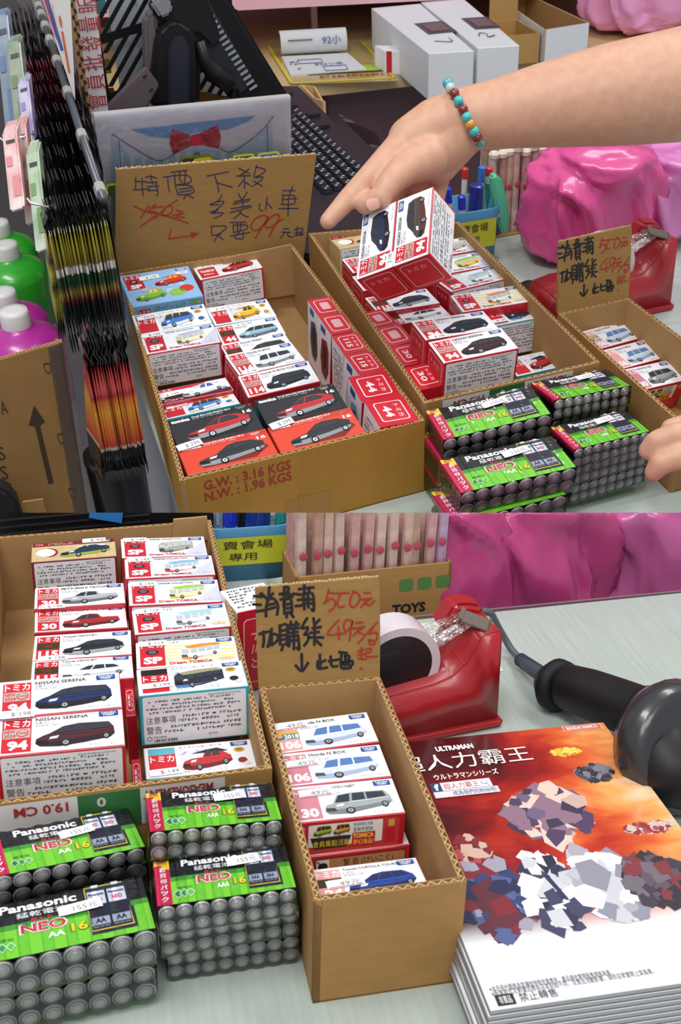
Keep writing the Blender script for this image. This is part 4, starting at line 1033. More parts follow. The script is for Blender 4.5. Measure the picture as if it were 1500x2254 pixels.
pack('U', 'p1', 'AA', 'battery pack at the bottom of the back left stack, upper picture', GP, pose=under('U', 'p1', 59.2, -3, 3, 1))
pack('U', 'p6', 'AAA', 'battery pack second from the top of the front right stack, upper picture', GP, pose=under('U', 'p6', 21.6, 1, 1))
pack('U', 'p6', 'AAA', 'battery pack third from the top of the front right stack, upper picture', GP, pose=under('U', 'p6', 43.2, 1, 1))
pack('L', 'q1', 'AAA', 'green and black pack of small batteries, back right stack, topmost, lower picture', GQ, (.64, .30, 4))
pack('L', 'q2', 'AAA', 'green and black pack of small batteries, front right stack, topmost, lower picture', GQ, (.66, .26, 4))
pack('L', 'q5', 'AA', 'pack of large batteries cut off by the left edge, back one, lower picture', GQ, (.60, .36, 6))
pack('L', 'q6', 'AA', 'green and black pack of large batteries, front left stack, topmost, lower picture', GQ, (.63, .36, 4))
pack('L', 'q1', 'AAA', 'battery pack second from the top of the back right stack, lower picture', GQ, pose=under('L', 'q1', 21.6, 0, 1))
pack('L', 'q3', 'AAA', 'battery pack second from the top of the front right stack, lower picture', GQ)
pack('L', 'q4', 'AAA', 'battery pack at the bottom of the front right stack, lower picture', GQ)
pack('L', 'q6', 'AA', 'battery pack at the bottom of the front left stack, lower picture', GQ, pose=under('L', 'q6', 29.6, -1, 1, -1))
pack('L', 'q1', 'AAA', 'battery pack third from the top of the back right stack, lower picture', GQ, pose=under('L', 'q1', 43.2, 0, 1))
pack('L', 'q5', 'AA', 'battery pack third from the top of the back left stack, lower picture', GQ, pose=under('L', 'q5', 59.2, 0, 1))
pack('L', 'q5', 'AA', 'battery pack second from the top of the back left stack, lower picture', GQ, pose=under('L', 'q5', 29.6, 0, 1))
# ---------------------------------------------------------------- upper picture: things around the cartons
def local(s, base, pts): return [Vector(p) - Vector(base) for p in pts]
def prism(mb, P, h, m, m2=None): mb.slab(P, (0, 0, -h), m, m2 or m)
TR = Vector
BLKP = mat('black_plastic', '#0f1014', .42, spec=.35); BLKM = mat('black_matt', '#141319', .6, spec=.3); GREYP = mat('grey_plastic', '#5d5759', .5); KEYM = mat('key_plastic', '#201c24', .45); SLATE = mat('monitor_black', '#0b0d12', .6, spec=.3)
# --- desk behind the counter, with a shelf board and panels
def far(px, py, z): return at('U', px, py, z)
BEIGE = mat('board_wood', '#cdb083', .45, grain=.10, gscale=.02, stretch=(1, 9, 1), coat=.2)
f0, f1 = far(560, 197, -40), far(1420, 108, -40); du = (f1 - f0).normalized(); dv = Vector((-du.y, du.x, 0))
B0 = f0 - du * 300; B1 = f1 + du * 300
mb = MB(); mb.slab([B0, B1, B1 + dv * 620, B0 + dv * 620], (0, 0, -26), BEIGE); struct('shelf_board', mb, 'U')
MAUVE = mat('desk_panel', '#5c434b', .35, grain=.06, gscale=.01, coat=.3); MAUVE_D = mat('desk_panel_dark', '#42212f', .4, coat=.2)
mb = MB(); z = -66; q = dv * 60
mb.slab([B0 + q + TR((0, 0, -640)), B1 + q + TR((0, 0, -640)), B1 + q + TR((0, 0, -26)), B0 + q + TR((0, 0, -26))], dv * 8, MAUVE); e0 = B0 + q - dv * 2 + du * 330
mb.slab([e0 + TR((0, 0, -640)), e0 + du * 130 + TR((0, 0, -640)), e0 + du * 130 + TR((0, 0, -26)), e0 + TR((0, 0, -26))], dv * 2, MAUVE_D); struct('desk_panel', mb, 'U')
mb = MB(); q = dv * 610
mb.slab([B0 + q + TR((0, 0, 0)), B1 + q, B1 + q + TR((0, 0, 900)), B0 + q + TR((0, 0, 900))], dv * 8, mat('shelf_back', '#5a3a48', .6))
mb.slab([B0 + q - dv * 3 + du * 480, B0 + q - dv * 3 + du * 690, B0 + q - dv * 3 + du * 690 + TR((0, 0, 600)), B0 + q - dv * 3 + du * 480 + TR((0, 0, 600))], dv * 2, MAUVE_D); struct('shelf_back_panel', mb, 'U')
PINKL = mat('pink_laminate', '#e3b4be', .4, coat=.2)
g0 = B0 + dv * 200; n_ = dv
a, b = atp('U', 505, 24, g0, n_), atp('U', 1010, -2, g0, n_); u_ = (b - a)
mb = MB(); mb.slab([a - u_ * .6, b + u_, b + u_ + TR((0, 0, 90)), a - u_ * .6 + TR((0, 0, 90))], dv * 400, PINKL); struct('upper_shelf', mb, 'U')
a, b = atp('U', 690, 81, B0 + dv * 380, n_), atp('U', 701, 81, B0 + dv * 380, n_)
mb = MB(); mb.slab([TR((a.x, a.y, -40)), TR((b.x, b.y, -40)), TR((b.x, b.y, 200)), TR((a.x, a.y, 200))], dv * 18, mat('pink_post', '#eec2c4', .4)); struct('shelf_post', mb, 'U')
# poster with red and black shards behind the monitor
a, b = atp('U', 500, 110, B0 + dv * 520, n_), atp('U', 692, 100, B0 + dv * 520, n_)
u = (b - a).normalized(); w = (b - a).length; root = thing_at('poster', 'U', TR((a.x, a.y, -40)), 'dark red and pink poster with black shards behind the monitor', 'poster')
mb = MB(); mb.slab([TR((0, 0, 0)), u * w, u * w + TR((0, 0, 230)), TR((0, 0, 230))], dv * 2, mat('poster_pink', '#a4707c', .4)); part('sheet', mb, root)
mb = MB(); pl = Plane(mb, TR((0, 0, 230)), u, (0, 0, -1), -dv); pl.l = 1
for pts, c in (([(0, 60), (.4, 40), (.5, 120), (.1, 200), (0, 200)], '#4c0d1e'), ([(.4, 120), (.7, 60), (.75, 100), (.55, 150)], '#1d1a26'), ([(.45, 165), (.8, 110), (.7, 170)], '#1d2228'), ([(.3, 160), (.55, 140), (.42, 200)], '#7c1526'), ([(.75, 170), (.98, 130), (.98, 200), (.8, 200)], '#9c5a2c')):
    pl.poly([(x * w, y) for x, y in pts][::-1], ink(c), 1)
part('printed_art', mb, root)
# --- white boxes on the board
def boxtop(s, pts, zt, h, name, label, cat, m, group=None, mtop=None, lidless=False, mi=None, t=3):
    P = [at(s, *p, zt) for p in pts]; base = sum(P, TR()) / len(P); base = TR((base.x, base.y, zt - h))
    root = thing_at(name, s, base, label, cat, group); L = [p - base for p in P]; mb = MB()
    if not lidless: mb.slab(L, (0, 0, -h), mtop or m, m); part('carton', bevel(mb.mesh('carton'), .8, 1), root)
    else:
        c = sum(L, TR()) / 4
        for i in range(4):
            a, b = L[i], L[(i + 1) % 4]; mid = (c - (a + b) / 2); d = (b - a).normalized(); nn = TR((-d.y, d.x, 0)); nn = nn if nn.dot(mid) > 0 else -nn
            mb = MB(); mb.slab([a + TR((0, 0, -h)), b + TR((0, 0, -h)), b, a], nn * .6, m); mb.slab([a + TR((0, 0, -h)) + nn * .6, b + TR((0, 0, -h)) + nn * .6, b + nn * .6, a + nn * .6], nn * (t - .6), mi or m); part('side_panel', mb, root)
        mb = MB(); mb.slab([p + TR((0, 0, -h)) for p in L], (0, 0, 2), mi or m); part('bottom_panel', mb, root)
    return root, L, base
WBOX = mat('white_carton', '#dfe3e8', .45, coat=.1)
WB = 'long white cardboard boxes on the board'
for pts, lab, num in (([(944, 118), (1044, 112), (925, 8), (818, 18)], 'long white box with a dark shipping sticker, left one on the shelf board', 'V'), ([(1052, 106), (1144, 100), (1022, -2), (926, 4)], 'long white box with a dark shipping sticker, right one on the shelf board', 'U')):
    root, L, base = boxtop('U', pts, 45, 85, 'white_box', lab, 'box', WBOX, WB)
    a, b, c, d = L; mb = MB(); pl = Plane(mb, d, (c - d), (a - d), (0, 0, 1)); pl.l = .8
    pl.poly([(.40, .42), (.95, .42), (.95, .66), (.40, .66)][::-1], ink('#4c474c'), 1); pl.poly([(.5, .46), (.88, .46), (.88, .62), (.5, .62)][::-1], ink('#6e5a60'), 2); part('shipping_sticker', mb, root)
    mb = MB(); pl.mb = mb; pl.stroke([(.35, .80), (.62, .84), (.66, .76)] if num == 'V' else [(.3, .80), (.38, .74), (.5, .76), (.45, .82), (.62, .80)], .012, BLUEPEN, 2); part('pen_mark', mb, root)
root, L, base = boxtop('U', [(848, 112), (895, 114), (868, 100), (825, 100)], 5, 45, 'toy_car_box', 'small white and red toy box alone on the wooden board behind the counter', 'toy box', WH)
mb = MB(); a, b, c, d = L; mb.slab([a + TR((0, 0, -44)) + (a - d) * .02 + (b - a) * .05, a + (b - a) * .3 + TR((0, 0, -44)) + (a - d) * .02, a + (b - a) * .3 + (a - d) * .02, a + (b - a) * .05 + (a - d) * .02], (0, -.6, 0), RED); part('red_band', mb, root)
root, L, base = boxtop('U', [(1200, 66), (1298, 50), (1160, -14), (1092, -8)], 28, 66, 'open_box', 'open white box with a brown inside at the back of the board', 'box', WBOX, None, None, True, mat('box_inside', '#a88353', .7))
root, L, base = boxtop('U', [(1118, 80), (1190, 73), (1139, 43), (1078, 47)], 20, 58, 'open_box', 'open brown box without lid between the white boxes', 'box', mat('brown_box', '#b28a50', .7), None, None, True)
a, b, c, d = L; mb = MB(); mb.slab([d, c, c + TR((0, 0, 75)), d + TR((0, 0, 75))], (0, 3, 0), mat('brown_box', '#b28a50')); part('raised_flap', mb, root)
mb = MB(); cc = sum(L, TR()) / 4; mb.tube([cc + TR((30 * math.cos(t / 12 * 6.28), 22 * math.sin(t / 12 * 6.28), -50)) for t in range(13)], 1.2, REDPEN, 6); tag(part('rubber_band', mb, None, SETS['U']['M'] @ Matrix.Translation(base)), 'red rubber band lying in the open brown box', 'rubber band')
# notebook, rolled over, on a transparent mat
P = [at('U', *p, -38) for p in ((640, 186), (880, 178), (800, 92), (588, 103))]; base = sum(P, TR()) / 4
root = thing_at('desk_mat', 'U', base, 'yellow edged transparent mat with printed stickers under the notebook', 'mat'); mb = MB(); L = [p - base for p in P]
mb.slab(L, (0, 0, 1), mat('mat_tan', '#b7a26a', .2, coat=.5)); part('sheet', mb, root)
mb = MB(); pl = Plane(mb, L[3] + TR((0, 0, 1)), L[2] - L[3], L[0] - L[3], (0, 0, 1)); pl.l = .8
for r4, c in (((0, 0, .03, 1), '#d8c22c'), ((0, .97, 1, 1), '#d8c22c'), ((.97, 0, 1, 1), '#d8c22c')): pl.rect(*r4, ink(c), 1)
pl.rrect(.2, .62, .95, .82, .03, ink('#2b3020'), 1); pl.rrect(.22, .64, .93, .80, .03, ink('#a9c03a'), 2); pl.rect(.36, .55, .78, .72, ink('#a4222c'), 3); pl.scribble(.30, .84, .95, .93, 1, ink('#b5543c'), 2)
part('stickers', mb, root)
P = [at('U', *p, -34) for p in ((640, 165), (808, 152), (765, 116), (620, 124))]; base = sum(P, TR()) / 4; L = [p - base for p in P]
root = thing_at('notebook', 'U', base, 'spiral notebook folded open with blue handwriting on the board', 'notebook'); mb = MB(); mb.slab(L, (0, 0, -3), mat('note_paper', '#cfd1d4', .7)); part('page', mb, root)
mb = MB(); a, b = L[3], L[2]; w = b - a; up = TR((0, 0, 1)); back = (L[3] - L[0]).normalized()
for k in range(14):
    t0, t1 = D(-80 + 220 * k / 14), D(-80 + 220 * (k + 1) / 14); f = lambda t: -back * math.cos(t) * 18 + up * (math.sin(t) * 24 + 24) + back * 14
    mb.poly([a + f(t0), b + f(t0), b + f(t1), a + f(t1)], mat('note_paper', '#cfd1d4'))
part('curled_page', mb, root)
mb = MB(); pl = Plane(mb, L[3] + TR((0, 0, .2)), L[2] - L[3], L[0] - L[3], (0, 0, 1)); pl.l = .6
for r4 in ((.2, .25, .55, .45), (.52, .65, .85, .88)):
    x0, y0, x1, y1 = r4
    for q4 in ((x0, y0, x1, y0 + .03), (x0, y1, x1, y1 + .03), (x0, y0, x0 + .01, y1), (x1, y0, x1 + .01, y1)): pl.rect(*q4, ink('#2a4ea8'), 1)
pl.text('$20小車', .42, .48, .84, .62, ink('#2a4ea8'), 1, .02); pl.scribble(.05, .3, .2, .8, 4, ink('#77797f'), 1); part('handwriting', mb, root)
c0 = a + -back * 5 + up * 47
mb = MB(); pl = Plane(mb, a + f(D(8)) - back * 1.5 + up * 16, w, -up, -back); pl.l = 1.5; pl.text('92小', .62, 4, .9, 22, ink('#2a4ea8'), 1, .03); pl.scribble(.1, 2, .5, 26, 4, ink('#77797f'), 1); part('handwriting', mb, root)
# --- pink plastic bags
def crumple(name, s, base, rx, ry, rz, seed, col, label, cat='plastic bag', top=None, sub=4, fold=.36, clip=None, squash=1.0, yaw=0, group='pink plastic bags'):
    bm = bmesh.new(); bmesh.ops.create_icosphere(bm, subdivisions=sub + 1, radius=1)
    sd = TR((seed * 3.1, seed * 1.7, seed))
    for v in bm.verts:
        p = v.co.normalized(); q = TR((p.x * rx + p.z * rz * .35, p.y * ry, p.z * rz * .55 + p.x * rx * .4)) / 62 + sd
        r1 = 1 - abs(noise.noise(q * 1.1)) * 2; r2 = 1 - abs(noise.noise(q * 2.3 + sd)) * 2; r3 = 1 - abs(noise.noise(q * 5.0)) * 2
        f = 1 + fold * (.95 * r1 + .42 * r2 + .16 * r3 - .6); w = 1.0 + .0 * p.z
        sq = lambda x: math.copysign(abs(x) ** .7, x)
        v.co = TR((sq(p.x) * rx * f * w, sq(p.y) * ry * f, rz + sq(p.z) * rz * (1 + (f - 1) * .35)))
    me = bpy.data.meshes.new(name); M = SETS[s]['M'] @ Matrix.Translation(base) @ Matrix.Rotation(D(yaw), 4, 'Z')
    if clip:
        C, n1, side = clip; Mi = (Matrix.Translation(base) @ Matrix.Rotation(D(yaw), 4, 'Z')).inverted(); co = Mi @ C; no = Mi.to_3x3() @ n1
        r = bmesh.ops.bisect_plane(bm, geom=bm.verts[:] + bm.edges[:] + bm.faces[:], plane_co=co, plane_no=no, clear_outer=True)
        bmesh.ops.holes_fill(bm, edges=[e for e in bm.edges if e.is_boundary])
    bm.to_mesh(me); bm.free(); me.materials.append(col); me.polygons.foreach_set('use_smooth', [True] * len(me.polygons))
    o = part(name, me, None, M); return tag(o, label, cat, group)
PINK = mat('pink_bag', '#e0549a', .32, sss=.0, coat=.25, bump=.25, gscale=.02, col2='#d0488c'); PINKD = mat('pink_bag_thin', '#df86c4', .3, coat=.25, bump=.3, gscale=.02, col2='#c873b4')
b = at('U', 1290, 610, 0); crumple('plastic_bag', 'U', TR((b.x + 34, b.y + 62, 0)), 74, 58, at_y('U', 1300, 345, b.y + 40).z / 2, 1, PINK, 'large crumpled pink bag behind the small sign card, upper picture')
b = at('U', 1500, 570, 0); crumple('plastic_bag', 'U', TR((b.x + 22, b.y + 75, 0)), 66, 56, at_y('U', 1500, 340, b.y + 40).z / 2, 4, PINKD, 'pale pink bag cut off by the right edge under the arm, upper picture')
b = at('U', 1440, 78, -40); crumple('plastic_bag', 'U', TR((b.x + 20, b.y + 60, -40)), 150, 90, 80, 6, mat('pink_bag_top', '#eda0cc', .3, coat=.2, bump=.2, gscale=.02), 'pink bag on the board in the top right corner', fold=.2)
# --- blue pen cup with label, pens and stapler
BLUEC = mat('blue_cup', '#3f7fa8', .4, coat=.2)
def cup(s, base, w, d, h, label, txt):
    root = thing_at('pen_cup', s, base, label, 'pen cup'); r = w * .22
    def ring(sx, sy, z, o=0):
        P = []
        for cx, cy, a0 in ((1, -1, -90), (1, 1, 0), (-1, 1, 90), (-1, -1, 180)):
            for i in range(5): a = D(a0 + 22.5 * i); P.append(TR((cx * (sx / 2 - r) + (r - o) * math.cos(a), cy * (sy / 2 - r) + (r - o) * math.sin(a), z)))
        return P
    mb = MB(); n = 20; b = len(mb.v); rings = [ring(w * .92, d * .92, 0), ring(w, d, h), ring(w, d, h + .8, 1.2), ring(w, d, h, 3.0), ring(w * .92, d * .92, 3, 3.0)]
    for R in rings: mb.v += [tuple(p) for p in R]
    k = mb.mi(BLUEC)
    for i in range(len(rings) - 1):
        for j in range(n): mb.f.append((i * n + j, i * n + (j + 1) % n, (i + 1) * n + (j + 1) % n, (i + 1) * n + j)); mb.m.append(k)
    mb.f.append(tuple(reversed(range(n)))); mb.m.append(k); mb.f.append(tuple(4 * n + j for j in range(n))); mb.m.append(k)
    part('cup', mb, root, smooth=True)
    mb = MB(); pl = Plane(mb, (-w * .36, -d / 2, h * .84), (1, 0, 0), (0, .045, -1), (0, -1, 0)); pl.l = .5
    pl.rect(0, 0, w * .74, h * .52, mat('yellow_label', '#c9d130', .5), 1)
    pl.text(txt[0], w * .08, h * .06, w * .58, h * .22, BLK, 2, .01); pl.text(txt[1], w * .14, h * .29, w * .42, h * .44, BLK, 2, .01); part('yellow_label', mb, root)
    return root
def pen(s, a, b, r, capc, bodyc, label, cl=.3, clipc=None):
    a, b = TR(a), TR(b); mb = MB(); c = a.lerp(b, 1 - cl); L = (b - a).length
    root = empty('pen', SETS[s]['M'] @ Matrix.Translation(a), label, 'pen', 'pens in the blue cup')
    mb.tube([TR(), c - a], [r * .8, r * .8], bodyc, 10); part('barrel', mb, root, smooth=False)
    mb = MB(); d = (b - a).normalized(); mb.tube([c - a, b - a - d * 1.5, b - a], [r, r, r * .7], capc, 12); mb.tube([c - a + d * L * cl * .2 + TR((0, -r * 1.25, 0)), b - a - d + TR((0, -r * 1.25, 0))], r * .28, clipc or capc, 6); part('cap', mb, root)
    return root
INKB = mat('cap_blue', '#2036c0', .35, coat=.3); INKD = mat('cap_dark_blue', '#1c2f86', .3, coat=.4); WPL = mat('white_plastic', '#d9d5cc', .4); CRED = mat('cap_red', '#c8342c', .35)
c0 = at('U', 1080, 580, 0); YC = c0.y + 31; cb = at_y('U', 1052, 466, c0.y); base = TR((cb.x, YC, 0)); ch = cb.z
cup('U', base, 70, 60, ch, 'blue plastic pen cup with a yellow label behind the long carton, upper picture', ('賣會場', '專用'))
for (ax, ay, bx_, by_, y, r, cc, bc, lab, cl) in ((1040, 520, 1050, 406, 522, 9, INKD, INKD, 'thick dark blue marker standing in the cup, upper picture', .5), (1050, 520, 1062, 366, 545, 5, mat('cap_mid_blue', '#3a6fc0', .3), WPL, 'white pen with a tall blue cap, upper picture', .18),
    (1018, 520, 1024, 369, 545, 4.5, CRED, WPL, 'white pen with a red cap, left in the cup, upper picture', .12), (1066, 520, 1078, 368, 552, 4.5, CRED, WPL, 'red capped pen behind the blue one, upper picture', .1), (1020, 520, 1017, 430, 512, 5, INKB, WPL, 'white pen with a bright blue cap nearest the cup rim, upper picture', .2), (1000, 520, 985, 412, 520, 5, INKB, WPL, 'white pen with a blue cap at far left of the cup, upper picture', .2), (1082, 520, 1074, 400, 545, 4, mat('cap_teal', '#2a8f86', .4), mat('cap_teal', '#2a8f86'), 'teal pen at the right of the cup, upper picture', .3)):
    a, b = at_y('U', ax, ay, y + YC - 535), at_y('U', bx_, by_, y + YC - 535); a.z = 6; pen('U', a, b, r, cc, bc, lab, cl)
MINT = mat('mint_plastic', '#5cc9a0', .35, coat=.3)
def stapler(s, pts, y, w, label, group=None):
    P = [at_y(s, *p, y) for p in pts]; base = P[0]; root = empty('stapler', SETS[s]['M'] @ Matrix.Translation(base), label, 'stapler'); L = [p - base for p in P]
    mb = MB(); mb.slab(L, (0, w, 0), MINT); part('handle', bevel(mb.mesh('handle'), 2.5, 3), root)
    mb = MB(); o = TR((-9, 4, 0)); M = [L[0] + o, L[1] * .9 + o, L[2] * .8 + o + TR((-4, 0, 0)), L[-1] + o]; mb.slab([p for p in M], (0, w * .5, 0), mat('steel_dark', '#5a5c60', .35, metal=.8)); part('rail', mb, root)
    mb = MB(); c = sum(L, TR()) / len(L); c = L[-1].lerp(L[-2], .5) * .9; mb.lathe([(3, -1), (3, 0.6), (1.5, 0.9)], c + TR((0, 0, 0)), STEEL, 12, (0, -1, 0)); part('pin', mb, root)
    return root
stapler('U', [(1112, 520), (1120, 512), (1124, 480), (1116, 430), (1105, 392), (1092, 384), (1084, 392), (1090, 440), (1100, 500)], YC - 20, 14, 'mint green stapler hanging at the right of the blue cup, upper picture')
# --- open box of pencils with flower tops
def pens_box(s, p0, w, d, h, label, hp, txt=None, clipz=None, group='flower pencils in the cardboard box', rows=3, cols=9, yaw=0, tagtxt='upper picture'):
    root = thing_at('pencil_box', s, p0, label, 'box', None, yaw)
    mb = MB()
    for q in ((0, 0, w, 3), (0, d - 3, w, d), (0, 0, 3, d), (w - 3, 0, w, d)): mb2 = MB(); mb2.box(q[0], q[1], 0, q[2], q[3], h, KRAFT); part('side_panel', mb2, root)
    mb.box(0, 0, 0, w, d, 2, KRAFT); part('bottom_panel', mb, root)
    mb = MB(); pl = Plane(mb, (0, 0, h), (1, 0, 0), (0, 0, -1), (0, -1, 0)); pl.l = .5
    for i in range(3): pl.rrect(w * .66 + i * w * .12, 13, w * .66 + i * w * .12 + w * .09, 26, 3, mat('recycle_green', '#4e7a3a', .6), 1)
    if txt: pl.text(txt, w * .62, 40, w * .84, 51, BLK, 1, .04)
    part('printed_marks', mb, root)
    rd = random.Random(9); cols_ = ['#e3bfae', '#dba9a8', '#e8cfc2', '#c9a9c8', '#d8b0a4', '#b98fb0', '#e6c4ba', '#caa090']
    for r in range(rows):
        for c in range(cols):
            x = 8 + (w - 16) * c / (cols - 1) + rd.uniform(-2, 2); y = 10 + (d - 20) * r / max(1, rows - 1); H = hp + r * 7 + rd.uniform(-4, 4); k = cols_[rd.randrange(8)]
            g = empty('flower_pencil', SETS[s]['M'] @ Matrix.Translation(p0) @ Matrix.Rotation(D(yaw), 4, 'Z') @ Matrix.Translation((x, y, 2)), 'pink flower pencil standing in the cardboard box, ' + tagtxt, 'pencil', group + ', ' + tagtxt)
            mb = MB(); mb.tube([(0, 0, 0), (rd.uniform(-3, 3), 0, H)], 5.6, mat('pencil_' + k, k, .4, coat=.3, col2=dk(k, .75), gscale=.05), 8); part('barrel', mb, g)
            if H < 1e9:
                mb = MB(); mb.lathe([(4.5, 0), (7, 2), (7.5, 7), (5, 10), (2, 11)], (0, 0, H), mat('pencil_tip', '#d9cdbd', .5, coat=.3), 8); part('topper', mb, g)
                if r == 0:
                    mb = MB(); mb.lathe([(4, 0), (4.2, 1), (2, 1.6)], (0, -5.4, H * .62), mat('flower_red', '#b8445c', .5), 8, (0, -1, 0)); part('flower', mb, g)
    return root
YP = YC + 40; b = at_y('U', 1072, 588, YP); pens_box('U', TR((b.x, YP, 0)), 108, 56, at_y('U', 1100, 525, YP).z, 'open cardboard box full of flower pencils behind the cup, upper picture', at_y('U', 1100, 350, YP + 10).z, None, None)
# --- sailor collar envelope pack behind the sign
y0 = 470
P = [at_y('U', 640, 560, y0), at_y('U', 640, 211, y0), at_y('U', 206, 252, y0), at_y('U', 250, 600, y0)]
P[0].z = 0; P[3].z = 0; base = (P[0] + P[3]) / 2; base.y += 4; L = [p - base for p in P]
root = thing_at('gift_bag_pack', 'U', base, 'flat white pack printed with a collar and red bow tie behind the big sign', 'paper bag pack')
mb = MB(); mb.slab([L[3], L[0], L[1], L[2]], (0, 9, 0), mat('bag_white', '#dde0e8', .35, coat=.3), mat('bag_edge', '#a9a6a2', .6)); part('stacked_bags', mb, root)
u = (L[1] - L[2]); w = u.length; u.normalize(); n = TR((0, -1, 0)); v = n.cross(u).normalized(); v = v if v.z < 0 else -v
mb = MB(); pl = Plane(mb, L[2], u, v, n); pl.l = .3
def E_(x, y):                                # photo pixel -> print plane
    p = at_y('U', x, y, y0) - base - L[2]; return p.dot(u), p.dot(v)
pl.poly([E_(*p) for p in [(245, 296), (285, 345), (347, 354), (430, 325), (512, 334), (600, 270), (600, 345), (598, 470), (245, 500)]][::-1], ink('#bccfe2'), 1)
for i in range(14): x = 262 + i * 25; pl.poly([E_(x, 335), E_(x + 9, 335), E_(x + 9, 480), E_(x, 480)][::-1], ink('#d9e4ee'), 1.5)
pl.poly([E_(*p) for p in [(245, 290), (290, 285), (480, 275), (600, 255), (575, 290), (512, 332), (440, 300), (347, 352), (290, 325)]][::-1], ink('#d6d8e0'), 2)
pl.poly([E_(*p) for p in [(289, 285), (330, 300), (375, 304), (440, 290), (500, 285), (545, 268), (562, 254), (440, 268)]][::-1], ink('#6fa8d4'), 3)
pl.stroke([E_(*p) for p in [(246, 294), (290, 322), (347, 353), (385, 337)]], .9, ink('#6e7684'), 4); pl.stroke([E_(*p) for p in [(485, 325), (512, 333), (570, 292), (602, 256)]], .9, ink('#6e7684'), 4)
pl.stroke([E_(262, 308), E_(266, 368)], .8, ink('#4f8fc4'), 4); pl.stroke([E_(588, 275), E_(590, 345)], .8, ink('#4f8fc4'), 4)
pl.poly([E_(*p) for p in [(378, 283), (420, 297), (440, 293), (478, 273), (486, 300), (482, 326), (445, 318), (420, 320), (382, 339), (373, 315)]][::-1], ink('#b31f38'), 5)
pl.rrect(*E_(420, 297), *E_(444, 318), 3, ink('#9c1830'), 6); pl.disc(*E_(434, 341), 4.2, ink('#8f8ea4'), 4)
for i, (x, y, c) in enumerate(((420, 351, '#3a3a30'), (445, 350, '#c9b92c'), (535, 347, '#2f6b34'), (590, 342, '#3f78c4'), (256, 410, '#2f6b34'))): pl.rrect(*E_(x - 24, y - 6), *E_(x + 26, y + 16), 4, ink('#cfd23a'), 5 + i * .2); pl.rrect(*E_(x - 20, y - 2), *E_(x + 22, y + 16), 3, ink(c), 7 + i * .2)
part('printed_front', mb, root)
FILM2 = film('bag_film', gl=.04, rough=.15, bump=.8, bs=.03)
mb = MB(); q = [L[3] + TR((0, -1.6, 0)) - u * 5, L[0] + TR((0, -1.6, 0)) + u * 2, L[1] + TR((0, -1.6, 0)) + u * 2, L[2] + TR((0, -1.6, 0)) - u * 6]; mb.poly(q, FILM2); part('clear_wrap', mb, root)
# --- big magazine cover strip to the far left etc.
# monitor, its stand, the black crate, keyboard
CR = TR((0, 0, 0)); y0 = 700
P = [at_y('U', *p, y0) for p in ((205, 330), (540, 330), (505, -60), (190, -60))]
base = TR(((P[0].x + P[1].x) / 2, y0, 0)); root = thing_at('plastic_crate', 'U', base, 'black plastic crate wall with slanted slots behind the monitor stand', 'crate')
x0, x1 = P[0].x - base.x, P[1].x - base.x; zt = P[3].z
rows = []; mb = MB(); mb.box(x0, 0, 0, x1, 6, 40, BLKP); mb.box(x0, 0, 0, x0 + 32, 6, zt, BLKP); mb.box(x0, 0, zt - 12, x1, 6, zt, BLKP); part('frame', mb, root)
dx = 9.5; ang = math.tan(D(52)); z = 40
i = 0; span = zt - 52; sh = span / ang
mbx = MB(); X = x0 + 32 - sh
k = 0
while X < x1:
    a0, a1 = X, X + 5.2; q = []
    za, zb = 40, zt - 12
    def cl(x): return max(x0 + 32, min(x1, x))
    za_ = za + max(0, (x0 + 32 - a0)) * ang; zb_ = zb - max(0, (a0 + sh - x1)) * ang
    if zb_ > za_ + 5:
        s0 = a0 + (za_ - za) / ang; s1 = a0 + (zb_ - za) / ang; m1 = MB(); m1.slab([TR((s0, 1, za_)), TR((s0 + 6, 1, za_)), TR((s1 + 6, 1, zb_)), TR((s1, 1, zb_))], (0, 4, 0), BLKP); part('slat', m1, root)
    X += 16; k += 1
for zz in (95, 165, 235, 305, 375): 
    if zz < zt - 20: m1 = MB(); m1.slab([TR((x0 + 30, 1.2, zz + 25)), TR((x1, 1.2, zz - 40 + 25 + 70)), TR((x1, 1.2, zz - 40 + 35 + 70)), TR((x0 + 30, 1.2, zz + 35))], (0, 3.6, 0), BLKP); part('cross_bar', m1, root)
root = thing_at('papers', 'U', base + TR((0, 30, 0)), 'lined white papers and colour prints standing inside the black crate', 'papers'); mb = MB(); mb.slab([TR((x0 + 50, 0, 0)), TR((x1, 0, 0)), TR((x1, 0, zt)), TR((x0 + 50, 0, zt))], (0, 4, 0), mat('crate_paper', '#d3dae4', .6)); part('sheet', mb, root)
mb = MB(); pl = Plane(mb, TR((x0 + 30, 0, zt)), (1, 0, 0), (0, 0, -1), (0, -1, 0)); rd = random.Random(8); pl.l = .6
for i in range(9): pl.rect(-20 + rd.uniform(-6, 12), 36 + i * 36, 10 + rd.uniform(0, 8), 54 + i * 36, ink(['#4f9aa6', '#c9a62c', '#9ca62c', '#b83a3c', '#c99a2c', '#2d3a40', '#2d3a40', '#5a3a5c', '#7c8c30'][i]), 1)
for i in range(60): x = rd.uniform(40, x1 - x0 - 45); z = rd.uniform(10, zt - 10); pl.text(str(rd.randrange(10, 99)), x, z, x + 7, z + 5, ink('#8f98a8'), 1)
pl.stroke([(75, 10), (95, 200), (110, zt)], 1.6, ink('#3b62b8'), 2); part('printed_art', mb, root)
